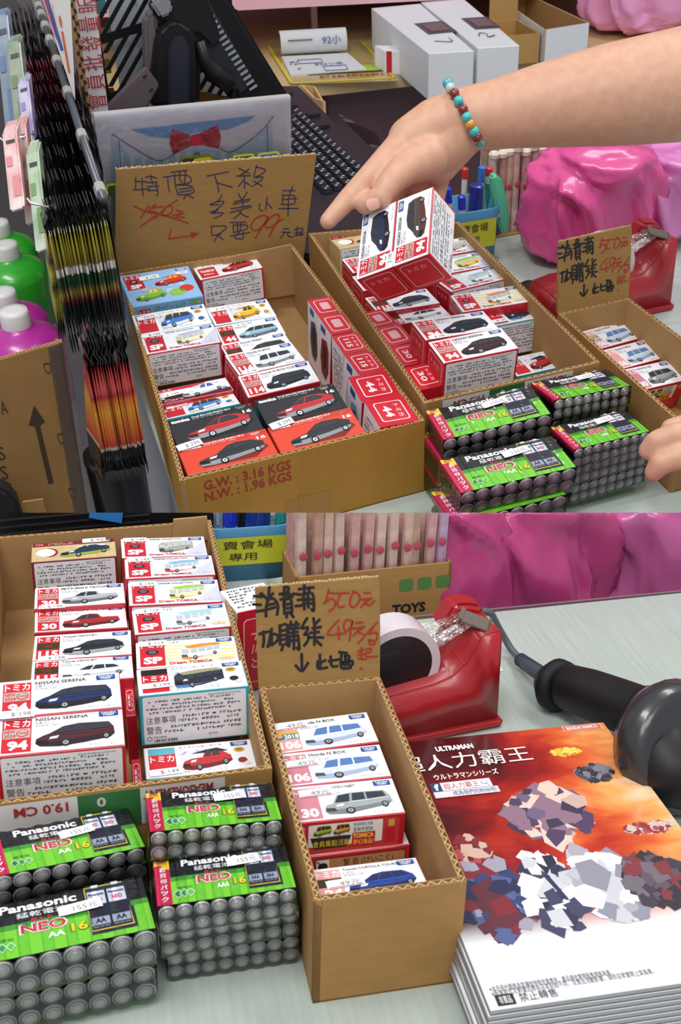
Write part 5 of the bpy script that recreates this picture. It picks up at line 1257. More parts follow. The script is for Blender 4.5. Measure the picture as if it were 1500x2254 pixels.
# monitor seen from behind: thick sloping panel with vents, arm and stand
def slabpx(s, pts, y, t, m, base): return [at_y(s, *p, y) - base for p in pts], (0, t, 0)
y0 = 600; mp = [(395, -40), (640, 270), (646, 300), (640, 330), (560, 330), (395, 110), (340, 20), (330, -40)]
base = at_y('U', 560, 330, y0); base.z = 0
root = thing_at('monitor', 'U', base, 'black monitor seen from behind with a row of vents, leaning over the counter', 'monitor')
mp = [(470, -60), (650, 235), (640, 290), (575, 300), (375, 60), (330, -60)]
mb = MB(); mb.slab([at_y('U', *p, y0) - base for p in mp], (0, 46, 0), SLATE); part('housing', bevel(mb.mesh('housing'), 5, 3), root)
mb = MB(); mb.slab([at_y('U', *p, y0 - 2) - base for p in [(425, -60), (560, 180), (530, 205), (368, 20), (380, -60)]], (0, 3, 0), mat('vent_panel', '#22242b', .5)); part('vent_panel', mb, root)
for i in range(17):
    x, y = 452 + i * 6.7, 14 + i * 10.9; m1 = MB(); m1.slab([at_y('U', *p, y0 - 4) - base for p in [(x - 10, y + 8), (x - 8, y + 12), (x + 8, y + 2), (x + 6, y - 3)]], (0, 2, 0), mat('vent_light', '#8b93a0', .4)); part('vent', m1, root)
y1 = 590
mb = MB(); mb.slab([at_y('U', *p, y1) - base for p in [(335, 15), (375, -60), (430, -60), (470, 30), (490, 90), (470, 110), (440, 80), (380, 60), (345, 45)]], (0, 40, 0), BLKM); part('arm', bevel(mb.mesh('arm'), 4, 2), root)
mb = MB(); mb.slab([at_y('U', *p, y1 - 10) - base for p in [(332, 8), (360, -12), (382, 10), (378, 32), (354, 42)]], (0, 14, 0), mat('grey_cap', '#7d7f86', .35)); part('hinge_cap', bevel(mb.mesh('hinge_cap'), 3, 2), root)
mb = MB(); mb.slab([at_y('U', *p, y1 - 8) - base for p in [(325, 235), (442, 235), (444, 150), (440, 95), (425, 62), (395, 42), (370, 48), (350, 70), (342, 95)]], (0, 55, 0), BLKP); part('stand', bevel(mb.mesh('stand'), 6, 3), root)
mb = MB(); mb.slab([at_y('U', *p, y1 - 12) - base for p in [(372, 235), (418, 235), (418, 110), (408, 84), (394, 78), (380, 86), (372, 110)]], (0, 6, 0), mat('stand_inset', '#1e2330', .4)); part('stand_inset', bevel(mb.mesh('stand_inset'), 2, 2), root)
mb = MB(); mb.slab([at_y('U', *p, y1 + 4) - base for p in [(322, 40), (345, 25), (352, 90), (346, 190), (322, 150), (320, 70)]], (0, 30, 0), GREYP); part('stand_side', bevel(mb.mesh('stand_side'), 4, 2), root)
mb = MB(); mb.slab([at_y('U', *p, y1 - 30) - base for p in [(230, 248), (325, 150), (352, 188), (318, 248)]], (0, 18, 0), mat('foot_grey', '#564c50', .5)); part('foot', bevel(mb.mesh('foot'), 2, 2), root)
for x, y in ((318, 168), (332, 198)): m1 = MB(); m1.slab([at_y('U', *p, y1 - 32) - base for p in [(x - 3, y + 4), (x + 4, y - 1), (x + 5, y - 4), (x - 2, y + 1)]], (0, 2, 0), BLKP); part('slot', m1, root)
mb = MB(); mb.tube([at_y('U', *p, y1 - 5) - base for p in [(440, 90), (450, 130), (470, 160), (510, 185)]], [6, 8, 12, 12], BLKP, 10); part('cable_plug', mb, root, smooth=True)
mb = MB(); mb.tube([at_y('U', *p, 585) for p in [(452, 150), (500, 178), (515, 195), (512, 215), (520, 235), (540, 260)]], 3, BLKP, 8); tag(part('cord', mb, None, SETS['U']['M']), 'thin black cord looping below the monitor', 'cord')
# open brown box in front of the stand
root, L, base = boxtop('U', [(372, 246), (468, 246), (515, 216), (397, 189)], 205, 205, 'open_box', 'open brown cardboard box behind the collar pack', 'box', mat('brown_box', '#b28a50'), None, None, True)
root, L, base = boxtop('U', [(690, 215), (714, 224), (694, 190), (662, 186)], 20, 60, 'open_box', 'small tan tray at the end of the keyboard', 'box', mat('tan_tray', '#cfa878', .6), None, None, True)
# keyboard terminal
KB = [(820, 440), (890, 400), (640, 186), (560, 190)]
z0 = 40; far_l, far_r = at('U', 636, 190, z0), at('U', 700, 215, z0)
P = [at('U', *p, z0) for p in ((700, 470), (1000, 470), (1000, 380), (672, 190), (575, 190))]
base = TR((sum(p.x for p in P) / 5, sum(p.y for p in P) / 5, 0)); root = thing_at('register_keyboard', 'U', base, 'dark purple-black cash register keyboard with grey keys behind the sign', 'keyboard')
top = [at('U', *p, z0) - base for p in ((640, 560), (820, 560), (905, 430), (660, 188), (540, 188), (520, 300))]
mb = MB(); mb.slab(top, (0, 0, -38), mat('register_top', '#2a1f27', .42, coat=.2), BLKP); part('housing', bevel(mb.mesh('housing'), 4, 2), root)
A0, A1 = at('U', 660, 245, z0 + 1) - base, at('U', 830, 400, z0 + 1) - base    # right edge of the key field, away -> near
ux_ = (A1 - A0); n1 = TR((-ux_.y, ux_.x, 0)).normalized(); n1 = n1 if n1.x < 0 else -n1; L_ = ux_.length; ud = ux_.normalized()
KT = mat('key_grey', '#4a5560', .4); KD = mat('key_side', '#26232c', .45); rd = random.Random(5)
KM = {}
for r in range(5):
    for c in range(17):
        a = A0 + ud * (c * L_ / 17 + r * 4) + n1 * (r * 17 + 2); kx, ky = L_ / 17 * .84, 14
        if not KM:
            mb = MB(); q = [ud * .0, ud * kx, ud * kx + n1 * ky, n1 * ky]; mb.hexa([*q[::-1], *[p * .84 + (ud * kx + n1 * ky) * .08 + TR((0, 0, 6)) for p in q[::-1]]], KD); KM['k'] = mb.mesh('key')
            mb = MB(); pl = Plane(mb, (ud * kx + n1 * ky) * .2 + TR((0, 0, 6)), ud, n1, (0, 0, 1)); pl.l = .3; pl.rect(0, 0, kx * .25, ky * .22, ink('#a9b0ba'), 1); pl.rect(kx * .36, ky * .3, kx * .6, ky * .55, ink('#a9b0ba'), 1); KM['p'] = mb.mesh('key_marks')
        k = part('key', KM['k'], root, Matrix.Translation(a)); part('key_marks', KM['p'], k)
for (x, y) in ((600, 210), (625, 228), (650, 232), (672, 252), (640, 205), (700, 250), (720, 275), (905, 352), (925, 378), (610, 230), (590, 215)):
    a = at('U', x, y, z0 + 1) - base; mb = MB(); mb.slab([a, a + ud * 14, a + ud * 14 + n1 * 22, a + n1 * 22], (0, 0, 5), KD); part('key', mb, root)
mb = MB(); a = at('U', 716, 425, z0 + .8) - base; mb.box(a.x, a.y, a.z, a.x + 3, a.y + 2, a.z + 1, mat('led_blue', '#3a5cff', .3)); part('indicator_lamp', mb, root)
# glass sheet edge behind the keyboard
P = [at('U', *p, 10) for p in ((748, 256), (830, 300), (845, 330), (815, 322))]
tag(part('glass_sheet', (lambda m: (m.slab(P, (0, 0, 4), film('green_glass', (.78, .9, .86), .10, .05, 0, 1)), m)[1])(MB()), None, SETS['U']['M']), 'corner of a greenish glass sheet beyond the keyboard', 'glass')
# --- upright banner, corrugated sheet and poster at the left
y0 = 560; pts = [(222, 243), (158, 250), (150, -40), (205, -40)]; P = [at_y('U', *p, y0) for p in pts]; base = at_y('U', 190, 246, y0); base.z = 0; P[0].z = P[1].z = 0
root = thing_at('banner', 'U', base, 'white upright banner with red characters stacked along it', 'banner'); mb = MB(); L = [p - base for p in P]; mb.slab([L[1], L[0], L[3], L[2]], (0, 4, 0), mat('banner_white', '#cfcfd4', .5)); part('sheet', mb, root)
mb = MB(); TXT = '會員批發量販'
for i, ch in enumerate(TXT):
    yy = 224 - i * 42.5; c = at_y('U', 204 - i * 3.7, yy, y0 - 2) - base; h = (at_y('U', 200, yy - 19, y0 - 2) - at_y('U', 200, yy + 19, y0 - 2)).length; pl = Plane(mb, c + TR((-8, 0, h / 2)), (1, 0, 0), (0, 0, -1), (0, -1, 0)); pl.l = .6; pl.text(ch, 0, 1, 24, h - 1, mat('banner_red', '#a4262c', .5), 1, .01, rot=-90)
part('red_lettering', mb, root)
y0 = 520; pts = [(198, 300), (180, 300), (148, -40), (160, -40)]; P = [at_y('U', *p, y0) for p in pts]; base = at_y('U', 190, 300, y0); base.z = 0; P[0].z = P[1].z = 0; L = [p - base for p in P]
root = thing_at('cardboard_sheet', 'U', base, 'corrugated cardboard sheet seen edge-on between poster and banner', 'cardboard'); mb = MB(); mb.slab([L[1], L[0], L[3], L[2]], (0, 20, 0), KRAFT_I); part('sheet', mb, root)
mb = MB()
for i in range(60):
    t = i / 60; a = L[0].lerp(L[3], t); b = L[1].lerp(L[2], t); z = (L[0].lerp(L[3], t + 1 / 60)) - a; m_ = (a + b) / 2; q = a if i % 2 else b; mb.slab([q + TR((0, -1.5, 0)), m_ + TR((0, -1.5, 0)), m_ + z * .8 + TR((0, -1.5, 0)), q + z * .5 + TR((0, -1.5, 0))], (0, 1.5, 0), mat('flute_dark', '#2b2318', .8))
part('corrugated_core', mb, root, kind='stuff')
y0 = 480; pts = [(168, 225), (60, -60), (150, -60), (160, 60)]; P = [at_y('U', *p, y0) for p in ((166, 222), (112, 60), (78, -60), (152, -60))]; base = at_y('U', 166, 222, y0); L = [p - base for p in P]
root = empty('poster', SETS['U']['M'] @ Matrix.Translation(base), 'white poster with orange letters slanting down beside the hanging packs', 'poster'); mb = MB(); mb.slab(L[::-1], (0, 3, 0), mat('poster_white', '#dcdad8', .4)); part('sheet', mb, root)
mb = MB(); pl = Plane(mb, TR((0, 0, 0)), (1, 0, 0), (0, 0, -1), (0, -1, 0)); pl.l = .5
def E2(x, y): p = at_y('U', x, y, y0) - base; return p.x, -p.z
for t, a, b in (('O', (113, 2), (128, 78)), ('S', (100, -30), (112, 48)), ('i', (133, 32), (150, 160))): (x0, z0_), (x1, z1_) = E2(*a), E2(*b); pl.text(t, x0, z0_, x1, z1_, ink('#c9603a'), 2, .02)
pl.poly([E2(*p) for p in [(84, -40), (96, -40), (140, 110), (134, 112)]][::-1], ink('#3a5aa8'), 1); pl.poly([E2(*p) for p in [(72, -60), (84, -60), (128, 90), (120, 80)]][::-1], ink('#d88aa0'), 1); part('orange_lettering', mb, root)
# --- hanging packs seen edge-on
def ramp(name, stops, axis=2, rough=.3):
    if name in MATS: return MATS[name]
    m = bpy.data.materials.new(name); m.use_nodes = True; nt = m.node_tree; b = nt.nodes['Principled BSDF']; b.inputs['Roughness'].default_value = rough; b.inputs['Coat Weight'].default_value = .3
    tc = nt.nodes.new('ShaderNodeTexCoord'); sp = nt.nodes.new('ShaderNodeSeparateXYZ'); r = nt.nodes.new('ShaderNodeValToRGB'); mr = nt.nodes.new('ShaderNodeMapRange')
    mr.inputs[1].default_value = 0; mr.inputs[2].default_value = 130; nt.links.new(tc.outputs['Object'], sp.inputs[0]); nt.links.new(sp.outputs[axis], mr.inputs[0]); nt.links.new(mr.outputs[0], r.inputs[0]); nt.links.new(r.outputs[0], b.inputs['Base Color'])
    el = r.color_ramp.elements; el[0].position, el[0].color = stops[0][0], (*lin(stops[0][1]), 1); el[1].position, el[1].color = stops[-1][0], (*lin(stops[-1][1]), 1)
    for p, c in stops[1:-1]: e = el.new(p); e.color = (*lin(c), 1)
    MATS[name] = m; return m
K1 = ramp('pack_green', [(0, '#16191f'), (.30, '#14201f'), (.34, '#5a1c2c'), (.40, '#8a7a3a'), (.46, '#24402c'), (.54, '#244a30'), (.55, '#cfc9c4'), (.60, '#cfc9c4'), (.61, '#7a6a2a'), (.74, '#8f8a2c'), (.86, '#a89a30'), (.87, '#e6e8da'), (.90, '#e6e8da'), (.91, '#8fae2c'), (1, '#6c8a24')])
K2 = ramp('pack_orange', [(0, '#101114'), (.18, '#14141a'), (.20, '#c9bfa8'), (.22, '#b8402c'), (.34, '#d0702c'), (.5, '#dc9a34'), (.58, '#d0702c'), (.62, '#a83034'), (.66, '#c8524a'), (.80, '#b83c40'), (.88, '#5c2428'), (.92, '#14141a'), (1, '#101114')])
K3 = ramp('pack_snake', [(0, '#1a1c18'), (.1, '#7c8a2c'), (.25, '#a8a23a'), (.35, '#3a2418'), (.45, '#c9b84a'), (.55, '#4c2418'), (.7, '#b89a3a'), (.85, '#6c2c18'), (1, '#8a8a7a')])
HDR = mat('pack_header_black', '#0d0e12', .22, coat=.4, spec=.7); HRED = mat('pack_header_red', '#7c1a1c', .25, coat=.4)
PM = {}
def pouch(H, m, w, t):
    k = ('p', H, m.name)
    if k in PM: return PM[k]
    mb = MB(); n = 9
    for i in range(n):
        a0, a1 = i / n, (i + 1) / n; s0, s1 = [max(.12, min(1, 4.5 * a, 5.5 * (1 - a))) for a in (a0, a1)]
        z0, z1 = a0 * H, a1 * H; e0, e1 = t / 2 * s0, t / 2 * s1; f0, f1 = -w * (.5 + .04 * s0), -w * (.5 + .04 * s1)
        c = .66
        mb.poly([(-e0 * c, f0, z0), (e0 * c, f0, z0), (e1 * c, f1, z1), (-e1 * c, f1, z1)], m)
        for sg in (-1, 1):
            q = [(sg * e0 * c, f0, z0), (sg * e0, -w * .44, z0), (sg * e1, -w * .44, z1), (sg * e1 * c, f1, z1)]; mb.poly(q[::sg], m)
            q = [(sg * e0, -w * .44, z0), (sg * e0, w / 2, z0), (sg * e1, w / 2, z1), (sg * e1, -w * .44, z1)]; mb.poly(q[::sg], m)
    PM[k] = mb.mesh('pouch'); return PM[k]
def header(H, m, w, ph):
    k = ('h', H, m.name, ph)
    if k in PM: return PM[k]
    mb = MB(); n = 10
    f = lambda a: (1.4 * math.sin(a * 9 + ph) * math.sin(math.pi * a) + (a - .5) * (ph - 1) * .8)
    for i in range(n):
        a0, a1 = i / n, (i + 1) / n; mb.hexa([(f(a0) - .45, -w / 2, a0 * H), (f(a0) + .45, -w / 2, a0 * H), (f(a0) + .45, w / 2, a0 * H), (f(a0) - .45, w / 2, a0 * H), (f(a1) - .45, -w / 2, a1 * H), (f(a1) + .45, -w / 2, a1 * H), (f(a1) + .45, w / 2, a1 * H), (f(a1) - .45, w / 2, a1 * H)], m)
    PM[k] = mb.mesh('header'); return PM[k]
rd = random.Random(11)
def hang_row(pxa, pxb, yya, yyb, dep, n, H, hh, m, hm, label, group, tip=True, jig=1.0, slant=0, yawd=0, w=36):
    for i in range(n):
        t = (i + .5) / n; px = pxa + (pxb - pxa) * t; py = yya + (yyb - yya) * t + rd.uniform(-3, 3) * jig
        P = atd('U', px, py, dep + rd.uniform(-6, 6)); base = P - TR((0, 0, H + hh))
        M = SETS['U']['M'] @ Matrix.Translation(base) @ Matrix.Rotation(D(yawd + rd.uniform(-1.5, 1.5)), 4, 'Z') @ Matrix.Rotation(D(slant + rd.uniform(-.6, .6)), 4, 'Y')
        g = empty('hanging_pack', M, label, 'hanging pack', group); part('pouch', pouch(H, m, w, 2.9), g); part('header', header(hh, hm, w * .9, round(rd.choice((0, .7, 1.4, 2.1)), 1)), g, Matrix.Translation((0, 0, H)))
        if tip: mb = PM.get('tip') or PM.setdefault('tip', (lambda b: (b.hexa([(-.3, -6 - w * .4, -9), (.3, -6 - w * .4, -9), (.3, 0, -9), (-.3, 0, -9), (-1, -w / 2, 1), (1, -w / 2, 1), (1, 0, 1), (-1, 0, 1)], HDR), b.mesh('tail'))[1])(MB())); part('tail', mb, g)
hang_row(152, 168, 735, 730, 1005, 3, 112, 24, K2, HDR, 'loose orange and black pack fanning out at the left of the lower row', 'orange packs hanging loose at left', slant=7, yawd=10)
hang_row(172, 272, 742, 722, 1000, 18, 112, 22, K2, HDR, 'thin orange and black pack hanging in the lower row beside the wide carton', 'orange packs hanging in the lower row')
hang_row(92, 226, 450, 428, 1060, 20, 118, 18, K1, HDR, 'thin green and yellow pack hanging in the upper row beside the collar pack', 'green packs hanging in the upper row')
hang_row(72, 92, 470, 465, 1075, 4, 100, 14, K3, HDR, 'thin yellow pack with dark rings hanging at the left of the green row', 'ringed yellow packs', slant=4)
R_ = [(92, 224, 388, 372, 1100), (84, 215, 336, 318, 1140), (72, 205, 290, 268, 1180), (66, 194, 248, 226, 1220), (52, 184, 206, 190, 1260), (44, 172, 172, 158, 1310), (36, 158, 140, 128, 1360), (28, 142, 108, 96, 1410), (20, 122, 78, 66, 1460), (12, 106, 48, 38, 1510), (6, 90, 22, 12, 1560)]
for i, (a, b, y0_, y1_, dp) in enumerate(R_):
    hang_row(a, b, y0_, y1_, dp, 16, 80, 72, HDR, HRED if i == 6 else HDR, 'thin black hanging pack with %s wavy top in row %s above the green ones' % ('a red' if i == 6 else 'a black', ('one', 'two', 'three', 'four', 'five', 'six', 'seven', 'eight', 'nine', 'ten', 'eleven')[i]), 'black hanging packs, row %d' % (i + 1), tip=False, jig=2.2)
# rail with price sleeves, and hook bars
RAIL = mat('rail_grey', '#565a60', .3, metal=.4); CLIP = mat('price_sleeve', '#a9aca6', .3, coat=.4)
ra, rb = atd('U', 70, -30, 1560), atd('U', 228, 440, 1040); root = empty('hanging_rail', SETS['U']['M'] @ Matrix.Translation(rb), 'grey rail with clear price sleeves running down beside the hanging packs', 'rail')
mb = MB(); mb.tube([ra - rb, TR((0, 0, 0))], 4.2, RAIL, 10); part('tube', mb, root, smooth=True)
for i, t in enumerate((.03, .22, .40, .55, .66, .74, .81, .86, .90, .94, .97)):
    p = (ra - rb) * t; q = (ra - rb).normalized() * 9; mb = MB(); mb.tube([p - q, p + q], 5.8, CLIP, 8); part('price_sleeve', mb, root)
for i, (x0, yy0, x1, yy1, dp) in enumerate(((60, 436, 108, 456, 1035), (0, 303, 56, 300, 1085), (22, 155, 60, 166, 1300), (36, 318, 66, 336, 1120))):
    a, b = atd('U', x0, yy0, dp + 12), atd('U', x1, yy1, dp + 12); root = empty('hook_bar', SETS['U']['M'] @ Matrix.Translation(a), ('metal hook end beside the green packs', 'metal hook end with a dark red tip at the left edge', 'metal hook end by the red topped packs', 'metal hook end above the white and green printed bag')[i], 'hook bar'); mb = MB(); mb.tube([TR(), (b - a) * .12 + TR((0, 0, -4)), b - a], 1.1, mat('chrome', '#d8dade', .18, metal=.9), 8); part('bar', mb, root, smooth=True)
a = [atd('U', *p, 1700) for p in ((-160, 700), (120, 700), (30, -60), (-160, -60))]
mb = MB(); mb.slab(a, (0, 8, 0), mat('rack_panel', '#2a2528', .6)); struct('rack_panel', mb, 'U')
# printed bags hanging at the far left
for i, (x0, x1, ya, yb, dp, c, c2) in enumerate(((56, 84, 330, 560, 1090, '#dfe6dc', '#6c9a5c'), (34, 56, 270, 500, 1120, '#e6dcda', '#c86a6c'), (4, 36, 285, 470, 1080, '#efe6e4', '#d8888c'), (14, 44, 90, 330, 1200, '#a8aca4', '#5c7a54'), (-14, 16, 30, 330, 1230, '#8f979b', '#54749c'), (38, 62, 175, 330, 1190, '#d9dbe2', '#8a7ab8'))):
    a = [atd('U', *p, dp) for p in ((x0 + (yb - ya) * .10, yb), (x1 + (yb - ya) * .10, yb - 10), (x1, ya), (x0, ya + 8))]; base = a[0]; L = [p - base for p in a]
    root = empty('printed_bag', SETS['U']['M'] @ Matrix.Translation(base), ('white and green printed bag hanging left of the ringed packs', 'white and red printed bag behind the ringed packs', 'pale pink printed bag nearest the left edge', 'grey-green printed bag hanging higher at left', 'blue-grey printed bag in the top left corner', 'white and lilac printed bag near the rail top')[i], 'printed bag', 'printed bags hanging at the far left')
    mb = MB(); mb.slab(L, (6, 34, 0), mat('bag_%d' % i, c, .35, coat=.3, col2=c2, gscale=.03)); part('bag', bevel(mb.mesh('bag'), 2, 2), root)
    mb = MB(); pl = Plane(mb, L[3], (L[2] - L[3]), (L[0] - L[3]), (0, -1, 0)); pl.l = 1.2; pl.rect(.1, .30, .5, .42, ink(c2), 1); pl.rect(.4, .55, .9, .8, ink(c2), 1); pl.rect(.2, .1, .8, .14, ink('#2d3034'), 1); part('printed_art', mb, root)
# bottles
def bottle(px, py, z, r, col, label, dep, cr=None):
    c = atd('U', px, py, dep); cr = cr or r * .33; base = c - TR((0, 0, 2.45 * r)); root = empty('bottle', SETS['U']['M'] @ Matrix.Translation(base), label, 'bottle', 'big paint bottles behind the taped carton')
    mb = MB(); mb.lathe([(r * .96, 0), (r, r * .05), (r, r * 1.45), (r * .97, r * 1.62), (r * .86, r * 1.78), (r * .62, r * 1.92), (r * .42, r * 1.99), (r * .38, r * 2.02), (r * .36, r * 2.05)], (0, 0, 0), col, 40); part('body', mb, root, smooth=True)
    mb = MB(); h0 = r * 2.03; mb.lathe([(cr, h0), (cr * 1.02, h0 + r * .04), (cr * .98, h0 + r * .34), (cr * .92, h0 + r * .42), (cr * .5, h0 + r * .43)], (0, 0, 0), mat('cap_white', '#e2e2e0', .4), 32); part('cap', mb, root, smooth=True); return root
MAG = mat('paint_magenta', '#b52c9a', .3, coat=.4); GRN = mat('paint_green', '#2fae2c', .3, coat=.4)
bottle(29, 682, 0, 44, MAG, 'magenta bottle with a white cap, nearest of four', 1150, 15)
bottle(4, 640, 0, 44, MAG, 'magenta bottle with a white cap, behind the nearest one', 1240, 15)
bottle(10, 536, 0, 42, GRN, 'green bottle with a white cap, in front of the other green one', 1320, 15)
bottle(-8, 488, 0, 42, GRN, 'green bottle with a white cap, farthest back at the left edge', 1410, 15)
# taped carton with an arrow
dp = 1010; y0 = atd('U', 135, 755, 1060).y
FLp = [at_y('U', *p, y0) for p in ((-30, 1250), (212, 1250), (137, 753), (-30, 802))]
base = TR((FLp[1].x - 60, y0 + 60, FLp[0].z)); L = [p - base for p in FLp]
root = empty('taped_carton', SETS['U']['M'] @ Matrix.Translation(base), 'tall brown carton with a dark arrow and clear tape, left of the hanging packs', 'box')
KD2 = mat('kraft_dark', '#94703f', .7, grain=.07, gscale=.03)
mb = MB(); mb.slab(L, (0, 3, 0), KD2); part('front_panel', mb, root)
mb = MB(); mb.slab([L[1], L[1] + TR((0, 50, 0)), L[2] + TR((-3, 50, -20)), L[2]], (-3, 0, 0), KD2); part('side_panel', mb, root)
mb = MB(); k = 40
for i in range(k): a = L[3].lerp(L[2], i / k); b = L[3].lerp(L[2], (i + 1) / k); mb.slab([a + TR((0, .3 if i % 2 else 3, 0)), b + TR((0, 3 if i % 2 else .3, 0)), b + TR((0, 3.6 if i % 2 else .9, 0)), a + TR((0, .9 if i % 2 else 3.6, 0))], (0, 0, 2), FLUTE)
part('corrugated_edge', mb, root, kind='stuff')
mb = MB(); pl = Plane(mb, TR((0, L[0].y, 0)), (1, 0, 0), (0, 0, -1), (0, -1, 0)); pl.l = .4
def E3(x, y): p = at_y('U', x, y, y0) - base; return p.x, -p.z
AR = mat('carton_print', '#3f3022', .7)
pl.poly([E3(*p) for p in [(75, 892), (99, 928), (88, 937), (118, 1062), (107, 1066), (77, 938), (63, 936)]][::-1], AR, 1)
for ch, x, y in (('A', -3, 884), ('S', -8, 985), ('S', -2, 1027), ('M', 8, 1065)): (a, b), (c, d) = E3(x, y), E3(x + 22, y + 26); pl.text(ch, a, b, c, d, AR, 1, .0)
for x, y in ((95, 800), (125, 955), (150, 1075)): (a, b), (c, d) = E3(x, y), E3(x + 20, y + 22); pl.text('D', a, b, c, d, AR, 1, -.01, rot=90)
part('printed_marks', mb, root)
mb = MB(); mb.slab([p + TR((0, -.6, 0)) for p in (L[1] + TR((-14, 0, 0)), L[1] + TR((4, 0, 0)), L[2] + TR((3, 0, 0)), L[2] + TR((-14, 0, -2)))], (0, -.4, 0), film('clear_tape', (.96, .94, .9), .04, .15, .3, .02)); part('clear_tape', mb, root)
P = [at_y('U', *p, y0 - 12) for p in ((40, 1140), (106, 1140), (95, 1100), (50, 1106))]; base = P[0]
tag(part('cardboard_scrap', (lambda m: (m.slab([p - base for p in P], (0, 3, 0), KRAFT), m)[1])(MB()), None, SETS['U']['M'] @ Matrix.Translation(base)), 'small lighter cardboard flap at the foot of the taped carton', 'cardboard')
P = [at_y('U', *p, y0 - 40) for p in ((-40, 1180), (62, 1180), (40, 1110), (18, 1085), (-40, 1060))]; base = P[0]
tag(part('black_bag', (lambda m: (m.slab([p - base for p in P], (0, 25, 0), mat('black_cloth', '#14151b', .8)), bevel(m.mesh('black_bag'), 4, 3))[1])(MB()), None, SETS['U']['M'] @ Matrix.Translation(base)), 'dark cloth bag corner at the lower left of the upper picture', 'bag')
# black bin and grey panel between the carton and the counter
a = at_y('U', 250, 1000, 190); root = thing_at('black_bin', 'U', TR((a.x, 190, a.z - 306)), 'glossy black bin standing between the taped carton and the counter', 'bin'); mb = MB(); mb.lathe([(26, 0), (30, 300), (31, 302), (31, 308), (28, 308), (25, 20)], (0, 0, 0), mat('bin_black', '#1a1b20', .25, coat=.5), 32); part('body', mb, root, smooth=True)
# ---------------------------------------------------------------- the two toy boxes held in the air, the arm and the hand
x, y, z, yw, t, r, k = POSE['held']
HL = Matrix.Translation((x, y, z)) @ Matrix.Rotation(D(yw), 4, 'Z') @ Matrix.Rotation(D(t), 4, 'X') @ Matrix.Rotation(D(r), 4, 'Y')
_pm = pose_matrix
for i, (col, low, lab, fr) in enumerate((('#232c48', '#14161f', 'toy box with a navy minivan held up by the thumb, left of the pair', False), ('#4a4038', '#5a2c28', 'toy box with a brown minivan held up in the hand, right of the pair', True))):
    pose_matrix = lambda s, n, i=i: SETS['U']['M'] @ HL @ Matrix.Translation((40 * i, -78, 0)) @ Matrix.Rotation(D(90), 4, 'Z')
    toy('U', 'held', t_std('94', 'NISSAN SERENA', 'van', col, low=low), lab, front=fr, price=(8, 37, '$ 198', 18, 8, 0) if i == 0 else None, group='two toy boxes held in the hand')
pose_matrix = _pm
for o in COL.objects:
    if o.name.split('.')[0] == 'price_sticker' and o.parent and 'held' in o.parent.get('label', ''): o.location.z += 41
SKIN = mat('skin', '#cfa387', .5, sss=.08, bump=.10, gscale=.10, col2='#c8957c'); NAIL = mat('nail', '#e0a99c', .3, coat=.3, sss=.1)
def blobs(caps, vox=1.7, smooth=14, name='arm'):
    mb = MB(); S = mat('skin', '')if False else SKIN
    for a, ra, b, rb in caps:
        a, b = TR(a), TR(b); n = 7; d = b - a; mb.tube([a.lerp(b, i / n) for i in range(n + 1)], [ra + (rb - ra) * i / n for i in range(n + 1)], SKIN, 40)
        for c, rr in ((a, ra), (b, rb)):
            bm = bmesh.new(); bmesh.ops.create_icosphere(bm, subdivisions=3, radius=rr); mb.geo([v.co + c for v in bm.verts], [[v.index for v in f.verts] for f in bm.faces], SKIN); bm.free()
    me = mb.mesh(name); o = bpy.data.objects.new(name, me); COL.objects.link(o)
    m = o.modifiers.new('r', 'REMESH'); m.mode = 'VOXEL'; m.voxel_size = vox
    m = o.modifiers.new('s', 'SMOOTH'); m.factor = .6; m.iterations = smooth
    bpy.context.view_layer.update(); r = bpy.data.meshes.new_from_object(o.evaluated_get(bpy.context.evaluated_depsgraph_get())); bpy.data.objects.remove(o)
    r.name = name; r.polygons.foreach_set('use_smooth', [True] * len(r.polygons)); return r
nf = (HL.to_3x3() @ TR((0, 0, 1))).normalized(); of = HL @ TR((0, 0, 0))
tc = atp('U', 815, 462, of, nf); Dt = depth('U', tc)
def hp(px, py, dd): return atd('U', px, py, Dt + dd)
tip = tc + nf * 8.5; thumb2 = hp(838, 428, -16); tipD = depth('U', tip) - Dt
caps = []
def chain(*p):
    for a, b in zip(p, p[1:]): caps.append((a[0], a[1], b[0], b[1]))
chain((hp(1640, 165, 20), 58), (hp(1480, 190, 20), 53), (hp(1340, 210, 22), 48), (hp(1200, 232, 24), 40), (hp(1090, 252, 26), 33), (hp(1020, 262, 26), 29.5))
chain((hp(1020, 258, 26), 28), (hp(960, 275, 24), 26), (hp(905, 308, 20), 23)); chain((hp(1020, 275, 28), 26), (hp(975, 320, 28), 26), (hp(935, 348, 22), 23)); chain((hp(960, 290, 30), 27), (hp(900, 345, 26), 21)); chain((hp(1010, 300, 34), 24), (hp(965, 365, 40), 19))
chain((hp(905, 308, 18), 20), (hp(862, 342, 12), 14.5), (hp(812, 392, 4), 12), (hp(768, 437, -1), 10.4), (hp(722, 487, -8), 8.2))                       # index finger
chain((hp(945, 345, 12), 21), (hp(893, 372, 0), 16), (hp(858, 405, tipD * .6 - 6), 12.6), (hp(838, 436, tipD - 5), 11.6), (tip, 9.8))      # thumb
chain((hp(905, 335, 36), 15), (hp(880, 385, 58), 11.5), (hp(868, 440, 66), 9.5), (hp(872, 478, 58), 8.5))                                         # middle finger
chain((hp(940, 345, 40), 15), (hp(925, 395, 62), 11), (hp(918, 445, 66), 9.2), (hp(920, 480, 58), 8.2))                                           # ring finger
chain((hp(975, 355, 42), 14), (hp(968, 398, 60), 10), (hp(962, 440, 62), 8.4), (hp(960, 468, 56), 7.4))                                           # little finger
me = blobs(caps); base = hp(1040, 262, 26)
for v in me.vertices: v.co -= base
